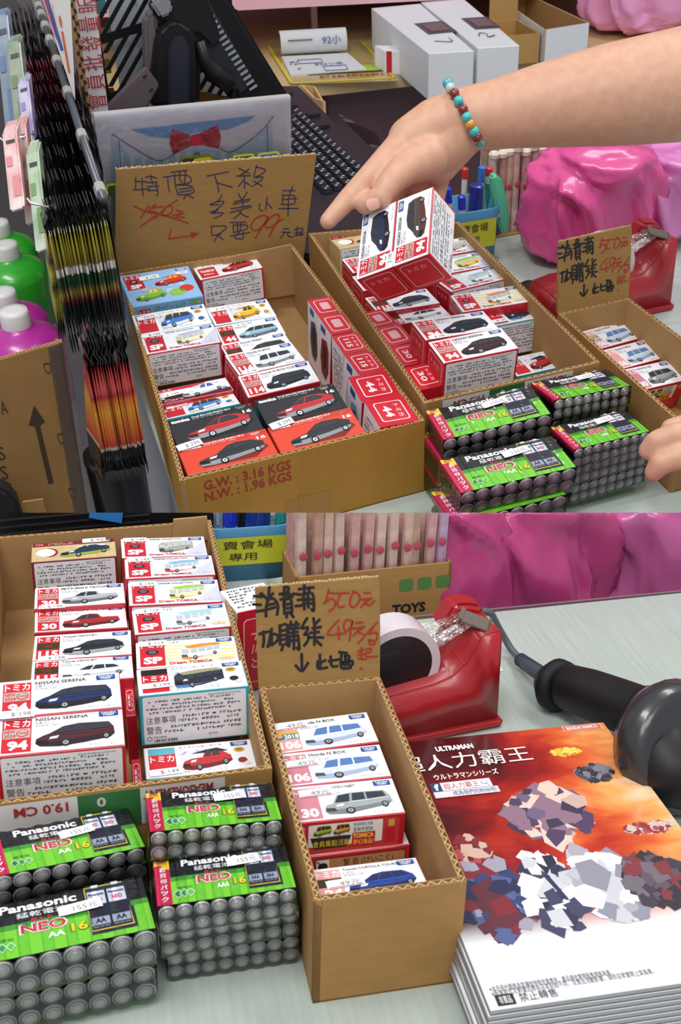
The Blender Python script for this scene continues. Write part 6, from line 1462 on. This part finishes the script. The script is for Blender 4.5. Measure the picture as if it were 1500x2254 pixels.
arm = empty('person', SETS['U']['M'] @ Matrix.Translation(base), 'bare arm from the right, its hand lifting two toy boxes with thumb and fingers', 'person')
part('arm', me, arm)
def nail(c, ax, n, w, l, par):
    ax = ax.normalized(); n = (n - ax * n.dot(ax)).normalized(); s = ax.cross(n); mb = MB(); N = 6; V = []
    for j in range(N + 1):
        for i in range(N + 1):
            a = (i / N - .5) * 2; b = (j / N - .5) * 2; ww = w * (1 - .12 * b * b); V.append(c + s * (a * ww / 2) + ax * (b * l / 2 * (1 - .18 * a * a)) + n * (1.6 * (1 - a * a) - .0))
    mb.geo(V, [(j * (N + 1) + i, j * (N + 1) + i + 1, (j + 1) * (N + 1) + i + 1, (j + 1) * (N + 1) + i) for j in range(N) for i in range(N)], NAIL); part('nail', mb, par, smooth=True)
vd = (hp(820, 445, tipD) - SETS['U']['c']).normalized()
ax = tip - hp(838, 436, tipD - 5); nail(hp(822, 448, tipD - 3) - vd * 9.6 - base, ax, -vd + TR((-.35, 0, .1)), 12, 13, arm)
# bracelet
BT = mat('bead_turquoise', '#3fb3b5', .3, coat=.6, grain=.25, gscale=.3); BR_ = mat('bead_red', '#7c1618', .15, coat=.8); BA = mat('bead_amber', '#c98a2c', .12, coat=.8); BC = mat('bead_clear', '#b9c9c4', .12, coat=.8)
seq = [(986, 183, BT), (992, 193, BC), (1001, 206, BR_), (1010, 222, BT), (1020, 241, BR_), (1028, 258, BT), (1036, 274, BA), (1044, 289, BT), (1051, 303, BR_), (1058, 314, BT)]
cw = hp(1025, 258, 26); br = empty('bead_bracelet', SETS['U']['M'] @ Matrix.Translation(cw), 'bracelet of turquoise, dark red and amber beads around the wrist', 'bracelet'); pts = []
for i, (px, py, m_) in enumerate(seq):
    o_ = (i / 9 * 2 - 1) * .97; dd = 26 - math.sqrt(max(0, 1 - o_ * o_)) * 34; pts.append(hp(px, py, dd) - cw)
for i in range(9): o_ = (1 - (i + 1) / 10 * 2); a, b = pts[-1], pts[0]; q = a.lerp(b, (i + 1) / 10); pts.append(q + (q - SETS['U']['c'] + cw).normalized() * 36 * math.sqrt(max(0, 1 - o_ * o_)))
mats_ = [m_ for _, _, m_ in seq] + [BT, BR_, BT, BA, BT, BR_, BT, BR_, BC]
for p, m_ in zip(pts, mats_):
    k = 'bead_' + m_.name
    if k not in PM: bm = bmesh.new(); bmesh.ops.create_uvsphere(bm, u_segments=16, v_segments=10, radius=5.0); PM[k] = bpy.data.meshes.new('bead'); bm.to_mesh(PM[k]); bm.free(); PM[k].materials.append(m_); PM[k].polygons.foreach_set('use_smooth', [True] * len(PM[k].polygons))
    part('bead', PM[k], br, Matrix.Translation(p))
mb = MB(); mb.tube(pts + [pts[0]], .6, mat('cord_dark', '#4c2c24', .6), 6); part('elastic_cord', mb, br)
# second hand at the right edge, on the batteries
d2 = depth('U', at('U', 1450, 985, 112)); h2 = lambda px, py, dd: atd('U', px, py, d2 + dd)
caps = []; chain((h2(1640, 960, 10), 30), (h2(1540, 985, 5), 24)); chain((h2(1545, 965, 0), 17), (h2(1490, 958, -4), 11), (h2(1446, 972, 0), 9.5), (h2(1428, 992, 6), 8.4)); chain((h2(1545, 1000, -4), 17), (h2(1495, 1005, -8), 11), (h2(1455, 1020, -6), 9.2), (h2(1440, 1040, 0), 8)); chain((h2(1560, 950, 20), 16), (h2(1510, 940, 26), 11), (h2(1478, 944, 24), 9))
me = blobs(caps, name='hand'); base = h2(1490, 1000, 0)
for v in me.vertices: v.co -= base
hd = empty('person', SETS['U']['M'] @ Matrix.Translation(base), 'second hand reaching in low at the right edge beside the battery packs', 'person'); part('hand', me, hd)
# ---------------------------------------------------------------- lower picture
def profile_thing(s, M0, prof, w, m):
    mb = MB(); mb.slab([TR((x, 0, z)) for x, z in prof], (0, w, 0), m); return bevel(mb.mesh('body'), 3.5, 4, 20)
TRED = mat('dispenser_red', '#a3131e', .34, coat=.35)
def dispenser(s, base, yaw, label):
    root = thing_at('tape_dispenser', s, base, label, 'tape dispenser', None, yaw); W_ = 56
    prof = [(0, 6), (166, 6), (163, 88), (161, 90), (149, 90), (143, 86), (139, 76), (132, 64), (122, 56), (106, 52), (70, 48), (30, 50), (8, 46), (2, 32)]
    me = profile_thing(s, None, prof, W_, TRED); part('body', me, root, smooth=False); me.polygons.foreach_set('use_smooth', [True] * len(me.polygons))
    mb = MB(); mb.box(-3, -3, 0, 170, W_ + 3, 8, TRED); part('base', bevel(mb.mesh('base'), 2.5, 3), root)
    mb = MB(); mb.slab([TR((125, 0, 0)), TR((164, 0, 0)), TR((164, 0, 16)), TR((152, 0, 20)), TR((138, 0, 22)), TR((130, 0, 8))], (0, W_ * .42, 0), TRED); o = part('tower', bevel(mb.mesh('tower'), 4, 3), root, Matrix.Translation((-1, W_ * .58, 78)))
    mb = MB(); mb.box(-9, -11, 0, 9, 11, 1.6, mat('blade_steel', '#a9a39c', .3, metal=.9)); mb.box(-9, 10, 0, 9, 13, 3.5, mat('blade_steel', '#a9a39c'))
    for i in range(7): mb.box(-9 + i * 2.7, -13, 0, -7.6 + i * 2.7, -11, 1.4, mat('blade_steel', '#a9a39c'))
    part('blade', mb, root, Matrix.Translation((146, W_ * .30, 92.5)) @ Matrix.Rotation(D(55), 4, 'Z') @ Matrix.Rotation(D(14), 4, 'X'))
    mb = MB(); R_o, R_i = 36, 29; mb.lathe([(R_i, 0), (R_o, 0), (R_o, 26), (R_i, 26), (R_i, 0)], (0, 0, 0), mat('tape_roll', '#d9cfd6', .25, coat=.5), 48, (0, 1, 0), caps=False); part('tape_roll', mb, root, Matrix.Translation((80, 12, 64)))
    mb = MB(); mb.lathe([(R_i - .2, .5), (R_i - .2, 25.5), (R_i - 4, 25.5), (R_i - 4, 12), (7, 12), (7, 25), (3, 25)], (0, 0, 0), mat('hub_black', '#141417', .35, coat=.3), 40, (0, 1, 0)); part('hub', mb, root, Matrix.Translation((80, 12, 64)))
    mb = MB(); mb.slab([TR((108, 14, 87)), TR((112, 14, 74)), TR((146, 14, 92)), TR((144, 14, 95))], (0, 18, 0), film('tape_film', (.97, .9, .9), .12, .15, .8, .08)); part('tape_strip', mb, root)
    return root
a, b = at('L', 905, 1637, 0), at('L', 1098, 1598, 0); u = (b - a).normalized(); yw = math.degrees(math.atan2(u.y, u.x))
dispenser('L', b - u * 167, yw, 'heavy red tape dispenser right of the sign card, lower picture')
a = at('U', 1203, 742, 0); dispenser('U', TR((a.x, max(186, a.y), 0)), 3, 'heavy red tape dispenser behind the narrow carton, upper picture')
# black scanner knob beside it (upper picture)
k0 = at('U', 1164, 658, 8); root = thing_at('barcode_scanner', 'U', TR((k0.x, k0.y, 0)), 'round black scanner end peeking out left of the red dispenser, upper picture', 'scanner'); mb = MB(); mb.lathe([(4, 2), (15, 4), (17, 14), (15, 24), (8, 29), (2, 30)], (0, 0, 0), BLKM, 24); part('grip', mb, root, smooth=True)
# scanner
SCB = mat('scanner_black', '#151315', .48, spec=.35)
sc0 = at('L', 1330, 1600, 0)
root = thing_at('barcode_scanner', 'L', sc0, 'black handheld barcode scanner lying at the right edge above the booklets', 'barcode scanner')
q = lambda px, py, z: at('L', px, py, z) - sc0
def loft(pts, rad, m, flat=1.0):
    mb = MB(); mb.tube(pts, rad, m, 24); me = mb.mesh('grip', True); return me
me = loft([q(1232, 1508, 24), q(1250, 1512, 26), q(1300, 1528, 30), q(1360, 1550, 34), q(1420, 1575, 38), q(1455, 1592, 40)], [15, 19, 20.5, 21, 22, 24], SCB); part('grip', me, root)
me = loft([q(1212, 1502, 20), q(1220, 1505, 22), q(1236, 1512, 22), q(1246, 1516, 24)], [16, 22, 22, 17], BLKM); part('end_cap', me, root)
me = loft([q(1430, 1545, 46), q(1445, 1590, 42), q(1462, 1650, 38), q(1480, 1720, 32), q(1490, 1770, 24)], [18, 29, 33, 30, 16], SCB); part('head', me, root)
mb = MB(); c0 = q(1468, 1640, 40); axd = (q(1560, 1660, 60) - c0).normalized(); mb.lathe([(30, 6), (46, 14), (50, 26), (46, 40), (38, 44), (30, 42)], c0 - axd * 16, mat('scanner_rim', '#2b2c30', .3, coat=.5), 32, axd); part('window_rim', mb, root, smooth=True)
mb = MB(); mb.lathe([(8, 24), (34, 30), (42, 38)], c0 - axd * 14, mat('scanner_glass', '#6f7478', .2, coat=.8, grain=.6, gscale=.12), 32, axd); part('window', mb, root, smooth=True)
mb = MB(); P = [at('L', *p) for p in ((1066, 1345, 60), (1082, 1350, 50), (1100, 1385, 26), (1125, 1428, 8), (1146, 1452, 10), (1168, 1470, 16), (1195, 1488, 20), (1216, 1500, 22))]
mb.tube([p - P[0] for p in P[:6]], 3.2, mat('cable_grey', '#565b62', .5), 10); o = tag(part('scanner_cable', mb, None, SETS['L']['M'] @ Matrix.Translation(P[0]), smooth=True), 'grey cable running from the scanner to behind the red dispenser', 'cable')
mb = MB(); mb.tube([P[i] - P[0] for i in (4, 5, 6, 7)], [4.4, 5.6, 6.2, 6.6], mat('cable_relief', '#3f4650', .6), 12)
for i in range(12): t = i / 12; p = P[4].lerp(P[7], t) - P[0]; d = (P[7] - P[4]).normalized(); mb.tube([p, p + d * 1.2], 6.3 + t, mat('cable_relief', '#3f4650'), 12)
part('strain_relief', mb, o)
# sheets of paper on the counter
for i, (pts, lab) in enumerate((([(921, 1374), (1052, 1360), (1108, 1478), (1000, 1490)], 'pale sheet of paper lying under the red tape dispenser'),)):
    P = [at('L', *p, .4) for p in pts]; tag(part('paper_sheet', (lambda m: (m.slab(P, (0, 0, .5), mat('sheet_pale', '#c9dcd6', .5)), m)[1])(MB()), None, SETS['L']['M']), lab, 'paper')
# toy box standing behind the card between the cartons
POSE['x1'] = (6, 262, 41, 16, 0, 0, 1); 
P0 = at('L', 540, 1480, 0); POSE['x1'] = (P0.x - 20, P0.y + 6, 79, 14, 0, 0, 1)
w_, d_, h_ = 40, 41, 78; M = pose_matrix('L', 'x1') @ Matrix.Translation((w_ / 2, -d_ / 2, -h_)); root = empty('toy_car_box', M, 'toy box standing upright behind the sign card, between the two cartons, lower picture', 'toy box', 'toy car boxes')
part('carton', carton_mesh(w_, d_, h_, (WH, RED, WH, WH)), root); mb = MB(); pl = Plane(mb, (-w_ / 2, d_ / 2, h_), (1, 0, 0), (0, -1, 0), (0, 0, 1)); pl.scribble(3, 3, 36, 36, 7, ink('#44464f'), 1); part('printed_top', mb, root)
mb = MB(); pl = Plane(mb, (-w_ / 2, -d_ / 2, h_), (1, 0, 0), (0, 0, -1), (0, -1, 0)); pl.rrect(5, 8, 35, 70, 4, ink('#e9c7cc'), 1); pl.rrect(6, 9, 34, 69, 3.4, REDD, 2); pl.text('トミカ', 12, 22, 20, 56, ink('#e9c7cc'), 3, .02, rot=90); part('printed_end', mb, root)
# booklets
x, y, z, yw, t, r, k = POSE['book']; x, yw = 91.5, -1.2; bw, bd = 199, 297
def art_mat():
    m = bpy.data.materials.new('cover_art'); m.use_nodes = True; nt = m.node_tree; b = nt.nodes['Principled BSDF']; b.inputs['Roughness'].default_value = .22; b.inputs['Coat Weight'].default_value = .4
    tc = nt.nodes.new('ShaderNodeTexCoord'); mp = nt.nodes.new('ShaderNodeMapping'); mp.inputs['Scale'].default_value = (.012, .022, 1); n = nt.nodes.new('ShaderNodeTexNoise'); n.inputs['Scale'].default_value = 1; n.inputs['Detail'].default_value = 5; n.inputs['Distortion'].default_value = .6
    sp = nt.nodes.new('ShaderNodeSeparateXYZ'); nt.links.new(tc.outputs['Object'], sp.inputs[0]); nt.links.new(tc.outputs['Object'], mp.inputs[0]); nt.links.new(mp.outputs[0], n.inputs['Vector'])
    def M(op, a, b_): q = nt.nodes.new('ShaderNodeMath'); q.operation = op; [(nt.links.new(v, q.inputs[i]) if hasattr(v, 'links') else setattr(q.inputs[i], 'default_value', v)) for i, v in enumerate((a, b_))]; return q.outputs[0]
    X = M('DIVIDE', sp.outputs[0], 210.0); Y = M('DIVIDE', sp.outputs[1], 297.0)      # -.5 .. .5
    f = M('ADD', M('MULTIPLY', X, .75), M('MULTIPLY', M('ABSOLUTE', M('ADD', Y, -.0), 0.0), -.35)); f = M('ADD', f, M('MULTIPLY', n.outputs['Fac'], .95))
    ramp_ = nt.nodes.new('ShaderNodeValToRGB'); e = ramp_.color_ramp.elements; e[0].position, e[0].color = .12, (*lin('#4a0a10'), 1); e[1].position, e[1].color = .95, (*lin('#f6e8d0'), 1)
    for p, c in ((.30, '#8c1414'), (.46, '#b8301c'), (.58, '#d8602c'), (.74, '#efa860')): q = e.new(p); q.color = (*lin(c), 1)
    nt.links.new(f, ramp_.inputs[0]); mx = nt.nodes.new('ShaderNodeMix'); mx.data_type = 'RGBA'; mr = nt.nodes.new('ShaderNodeMapRange'); mr.inputs[1].default_value = -.24; mr.inputs[2].default_value = -.32
    nt.links.new(M('ADD', Y, M('MULTIPLY', X, .0)), mr.inputs[0]); nt.links.new(mr.outputs[0], mx.inputs[0]); nt.links.new(ramp_.outputs[0], mx.inputs[6]); mx.inputs[7].default_value = (*lin('#e9ebef'), 1); nt.links.new(mx.outputs[2], b.inputs['Base Color']); return m
ART = art_mat(); PAGE = mat('page_edges', '#a9adb0', .5); BM0 = SETS['L']['M'] @ Matrix.Translation((x, y, z)) @ Matrix.Rotation(D(yw), 4, 'Z') @ Matrix.Rotation(D(t), 4, 'X') @ Matrix.Rotation(D(r), 4, 'Y') @ Matrix.Scale(k, 4)
NB_ = 8; th = 35.0 / NB_
ordn = ('topmost', 'second from top', 'third from top', 'fourth from top', 'fourth from bottom', 'third from bottom', 'second from bottom', 'bottom')
rd = random.Random(3); EDG = mat('cover_edge', '#3c3032', .5)
for i in range(NB_):
    M = BM0 @ Matrix.Translation((bw / 2 + (rd.uniform(-1.5, 1.5) if i else 0) - i * .5, -bd / 2 - i * .3, -th * (i + 1))); root = empty('booklet', M, 'glossy red and orange booklet, %s of the pile' % ordn[i], 'booklet', 'pile of booklets')
    mb = MB(); mb.box(-bw / 2, -bd / 2, .5, bw / 2, bd / 2, th - .6, PAGE); part('pages', mb, root)
    mb = MB(); mb.box(-bw / 2 - .3, -bd / 2 - .3, th - .6, bw / 2 + .3, bd / 2 + .3, th, EDG, [EDG, ART, WHI, WHI, EDG, EDG]); mb.box(-bw / 2 - .3, -bd / 2 - .3, 0, bw / 2 + .3, bd / 2 + .3, .5, EDG); part('cover', mb, root)
    if i == 0: bk = root
LB = (BM0 @ Matrix.Translation((bw / 2, -bd / 2, 0))).inverted() @ SETS['L']['M']; Cb = LB @ SETS['L']['c']
def EB(px, py): c, d = ray('L', px, py); d = LB.to_3x3() @ d; p = Cb + d * (-Cb.z / d.z); return p.x + bw / 2, bd / 2 - p.y
mb = MB(); pl = Plane(mb, (-bw / 2, bd / 2, th), (1, 0, 0), (0, -1, 0), (0, 0, 1)); pl.l = .12
def lump(px, py, rx, ry, cols, seed, l):     # plain faceted rock forms in place of the figures
    rd = random.Random(seed); cu, cv = EB(px, py)
    for i in range(70):
        a = rd.uniform(0, 6.283); q = math.sqrt(rd.random()) * .9; x, y = cu + rx * q * math.cos(a), cv + ry * q * math.sin(a); sz = (rx + ry) * rd.uniform(.10, .24) * (1.15 - .5 * q); n = rd.choice((4, 5, 6)); a0 = rd.random() * 6
        pl.poly([(x + sz * rd.uniform(.6, 1.2) * math.cos(a0 - 6.283 * k / n), y + sz * rd.uniform(.7, 1.4) * math.sin(a0 - 6.283 * k / n)) for k in range(n)], ink(cols[rd.randrange(len(cols))]), l + i * .012)
lump(1215, 1790, 34, 36, ['#4c3c5c', '#6c5c7c', '#c9a8a0', '#8c6c80', '#3c2f4a', '#e0c4b8'], 3, 1)
lump(1090, 1975, 27, 46, ['#2f3c6c', '#4c5c8c', '#7c2030', '#9c98a8', '#22294c', '#5c2434'], 5, 2)
lump(1215, 1960, 22, 44, ['#e0dfe2', '#c9c9d0', '#2c2f4c', '#3c3f5c', '#efeff2', '#23253c'], 7, 3)
lump(1330, 1945, 26, 42, ['#d9d8de', '#b9b9c4', '#8c8c9c', '#efeef2', '#a9a4b0', '#c4c4cc'], 9, 4)
lump(1450, 1940, 24, 30, ['#3c3444', '#5c4c58', '#7c3038', '#2c2834', '#6c6470'], 11, 5)
lump(1040, 1870, 15, 16, ['#7c2028', '#a8474c', '#c9a898', '#5c1820'], 13, 3)
lump(1245, 1655, 14, 5, ['#e0b83a', '#c98a2c', '#f0d45c'], 15, 1); lump(1310, 1700, 17, 12, ['#4c4854', '#2f2c38', '#7c7884'], 17, 1); lump(1430, 1822, 22, 5, ['#8c3030', '#c9b8b0', '#a8474c'], 19, 1)
def TB(txt, p0, p1, h, m_, l=6, bold=.03, bg=None, rot=0):
    (u0, v0), (u1, v1) = EB(*p0), EB(*p1)
    if bg: pl.rect(u0 - 1, v0 - .8, u1 + 1, v0 + h + .8, bg, l - 1)
    pl.text(txt, u0, v0, u1, v0 + h, m_, l, bold)
WI = ink('#f2ecea')
TB('ULTRAMAN', (957, 1646), (1040, 1640), 7.2, WI, bold=.05); TB('超人力霸王', (868, 1672), (1156, 1640), 22, WI, bold=.0); TB('ウルトラマンシリーズ', (953, 1707), (1092, 1690), 8, WI, bold=.04)
(u0, v0), (u1, v1) = EB(950, 1728), EB(1072, 1712); pl.rect(u0 - 2, v0 - 1, u1 + 2, v0 + 11, ink('#4c3040'), 5); pl.rect(u0 - 1.4, v0 - .4, u1 + 1.4, v0 + 10.4, ink('#efeef2'), 6); pl.rect(u0 - 1.4, v0 - .4, u0 + 7, v0 + 10.4, ink('#2c3f6c'), 7); pl.text('f', u0 + 1, v0 + 1, u0 + 5, v0 + 9.5, WHI, 8, .05); pl.text('超人力霸王', u0 + 9, v0 + 1.5, u1 - 9, v0 + 9, ink('#b01c28'), 7, .0); pl.disc(u1 - 4.5, v0 + 4.6, 2.6, ink('#8c8c9c'), 7); pl.disc(u1 - 4.5, v0 + 4.6, 2.0, ink('#efeef2'), 8); pl.stroke([(u1 - 3, v0 + 6.5), (u1 - 1, v0 + 9)], .7, ink('#8c8c9c'), 8)
pl.rect(u0 - 1.4, v0 + 11, u1 + 5, v0 + 19, ink('#dcdce4'), 6); pl.text('成為我們的粉絲吧!', u0 + 14, v0 + 12, u1 + 3, v0 + 18, ink('#2c3f6c'), 7, .0)
(u0, v0), (u1, v1) = EB(1240, 1606), EB(1318, 1592); pl.rrect(u0, v0 - 4, u1, v0 + 5, 1, WI, 5); pl.rrect(u0 + .5, v0 - 3.5, u1 - .5, v0 + 4.5, 1, ink('#d8603c'), 6); pl.text('BANDAI NAMCO', u0 + 3, v0 - 2.2, u1 - 3, v0 + 3, WI, 7, .02)
TB('※本手冊內圖像為宣傳做特殊效果應用，產品請依實際販售規格為準。', (1075, 2172), (1345, 2137), 5.2, ink('#55585f'), 3, 0); TB('※販售款式及數量因應各店家配給不同，及售出流動影響，請依店家實際上架為準。', (1080, 2182), (1440, 2139), 5.2, ink('#55585f'), 3, 0)
(u0, v0), (u1, v1) = EB(1088, 2192), EB(1130, 2190); pl.rect(u0, v0, u1, v0 + 9, ink('#1d1d22'), 3); pl.text('非賣品', u0 + 2, v0 + 1.4, u1 - 2, v0 + 7.6, WHI, 4, .0); pl.text('禁止轉售', u1 + 3, v0 + 1, u1 + 28, v0 + 8, ink('#33343c'), 3, .0)
part('cover_print', mb, bk)
# --- behind the lower cartons
PINKL_ = mat('pink_bag_low', '#c0427f', .34, coat=.2, bump=.25, gscale=.02, col2='#a83370')
CLIPN = (SETS['L']['R'].transposed() @ TR((0, -1, 0))).normalized()
before = set(COL.objects)
y0 = 548; P = [at_y('L', *p, y0) for p in ((-60, 1260), (470, 1260), (470, 1080), (-60, 1080))]; base = P[0]
root = empty('register_housing', SETS['L']['M'] @ Matrix.Translation(base), 'black register housing behind the long carton in the lower picture', 'cash register'); mb = MB(); mb.slab([p - base for p in P], (0, 10, 0), BLKP); part('housing', mb, root)
for i in range(3): mb = MB(); q = [at_y('L', *p, y0 - 2) - base for p in ((-60, 1150 + i * 16), (330, 1118 + i * 14), (330, 1121 + i * 14), (-60, 1153 + i * 16))]; mb.slab(q, (0, 2, 0), mat('groove', '#24262c', .4)); part('ridge', mb, root)
P = [at_y('L', *p, y0 - 6) for p in ((196, 1140), (268, 1152), (276, 1090), (204, 1080))]; base = P[0]
tag(part('blue_clip', (lambda m: (m.slab([p - base for p in P], (0, 5, 0), mat('clip_blue', '#2f7cc8', .4)), m)[1])(MB()), None, SETS['L']['M'] @ Matrix.Translation(base)), 'bright blue plastic clip on the black register at the top of the lower picture', 'clip')
cb = at_y('L', 553, 1165, 528); cup('L', TR((cb.x, 566, 0)), 100, 70, cb.z, 'blue plastic pen cup with a yellow label behind the long carton, lower picture', ('賣會場', '專用'))
for (ax, ay, bx_, by_, yy, r, cc, bc, lab, cl) in ((560, 1250, 572, 1080, 470, 13, INKD, INKD, 'thick dark blue marker in the cup, lower picture', .7), (505, 1250, 508, 1080, 466, 7, INKB, WPL, 'white pen with a blue cap in the cup, lower picture', .45), (530, 1250, 540, 1080, 480, 7, BLKP, BLKP, 'black pen in the cup, lower picture', .5), (480, 1250, 476, 1080, 470, 7, mat('pen_clear', '#8fa0ae', .2), mat('pen_clear', '#8fa0ae'), 'grey transparent pen in the cup, lower picture', .5), (610, 1250, 624, 1080, 470, 6, mat('cap_teal', '#2a8f86'), mat('cap_teal', '#2a8f86'), 'teal pen at the right of the cup, lower picture', .5), (592, 1250, 598, 1080, 484, 7, WPL, WPL, 'white pen at the back of the cup, lower picture', .4)):
    yy += 90; a, b = at_y('L', ax, ay, yy), at_y('L', bx_, by_, yy); a.z = max(6, a.z - 60); pen('L', a, b, r, cc, bc, lab, cl)
stapler('L', [(668, 1252), (686, 1254), (692, 1244), (684, 1180), (672, 1080), (636, 1080), (654, 1180), (664, 1240)], 540, 12, 'mint green stapler hanging at the right of the blue cup, lower picture')
b = at_y('L', 652, 1278, 456); zt_ = at_y('L', 640, 1278, 452).z
pens_box('L', TR((b.x, 456, -60)), 156, 60, zt_ + 60, 'open cardboard box full of flower pencils beyond the counter edge, lower picture', 190, 'TOYS', rows=3, cols=12, yaw=3, tagtxt='lower picture')
b = at_y('L', 700, 1250, 450)
for (x_, rx, rz, sd, m_, lab, yy) in ((1165, 70, 110, 12, PINKL_, 'large crumpled pink bag hanging beyond the counter edge, lower picture', 520), (1440, 74, 110, 21, mat('pink_bag_mid', '#b8568f', .32, coat=.25, bump=.25, gscale=.02), 'paler pink bag in the upper right of the lower picture', 530), (1010, 40, 110, 31, PINKL_, 'narrow fold of pink bag beside the pencil box, lower picture', 515)):
    b = at_y('L', x_, 1330, yy); crumple('plastic_bag', 'L', TR((b.x, yy, -110)), rx, 45, rz, sd, m_, lab, fold=.42)
for o in set(COL.objects) - before:          # everything back there ends below the line of the upper counter
    if o.type != 'MESH': continue
    bpy.context.view_layer.update() if False else None
bpy.context.view_layer.update()
Cw = SETS['L']['M'] @ SETS['L']['c']; Nw = (SETS['L']['M'].to_3x3() @ CLIPN).normalized(); Cc = {}
for o in list(set(COL.objects) - before):
    if o.type != 'MESH': continue
    Mw = o.matrix_world; ds = [(Mw @ v.co - Cw).dot(Nw) for v in o.data.vertices]
    if max(ds) <= 0: continue
    if min(ds) >= 0: bpy.data.objects.remove(o); continue
    bm = bmesh.new(); bm.from_mesh(o.data); Mi = Mw.inverted(); no = (Mw.to_3x3().transposed() @ Nw).normalized()
    bmesh.ops.bisect_plane(bm, geom=bm.verts[:] + bm.edges[:] + bm.faces[:], plane_co=Mi @ (Cw - Nw * .0006), plane_no=no, clear_outer=True)
    bmesh.ops.holes_fill(bm, edges=[e for e in bm.edges if e.is_boundary]); me = o.data.copy(); bm.to_mesh(me); bm.free(); o.data = me
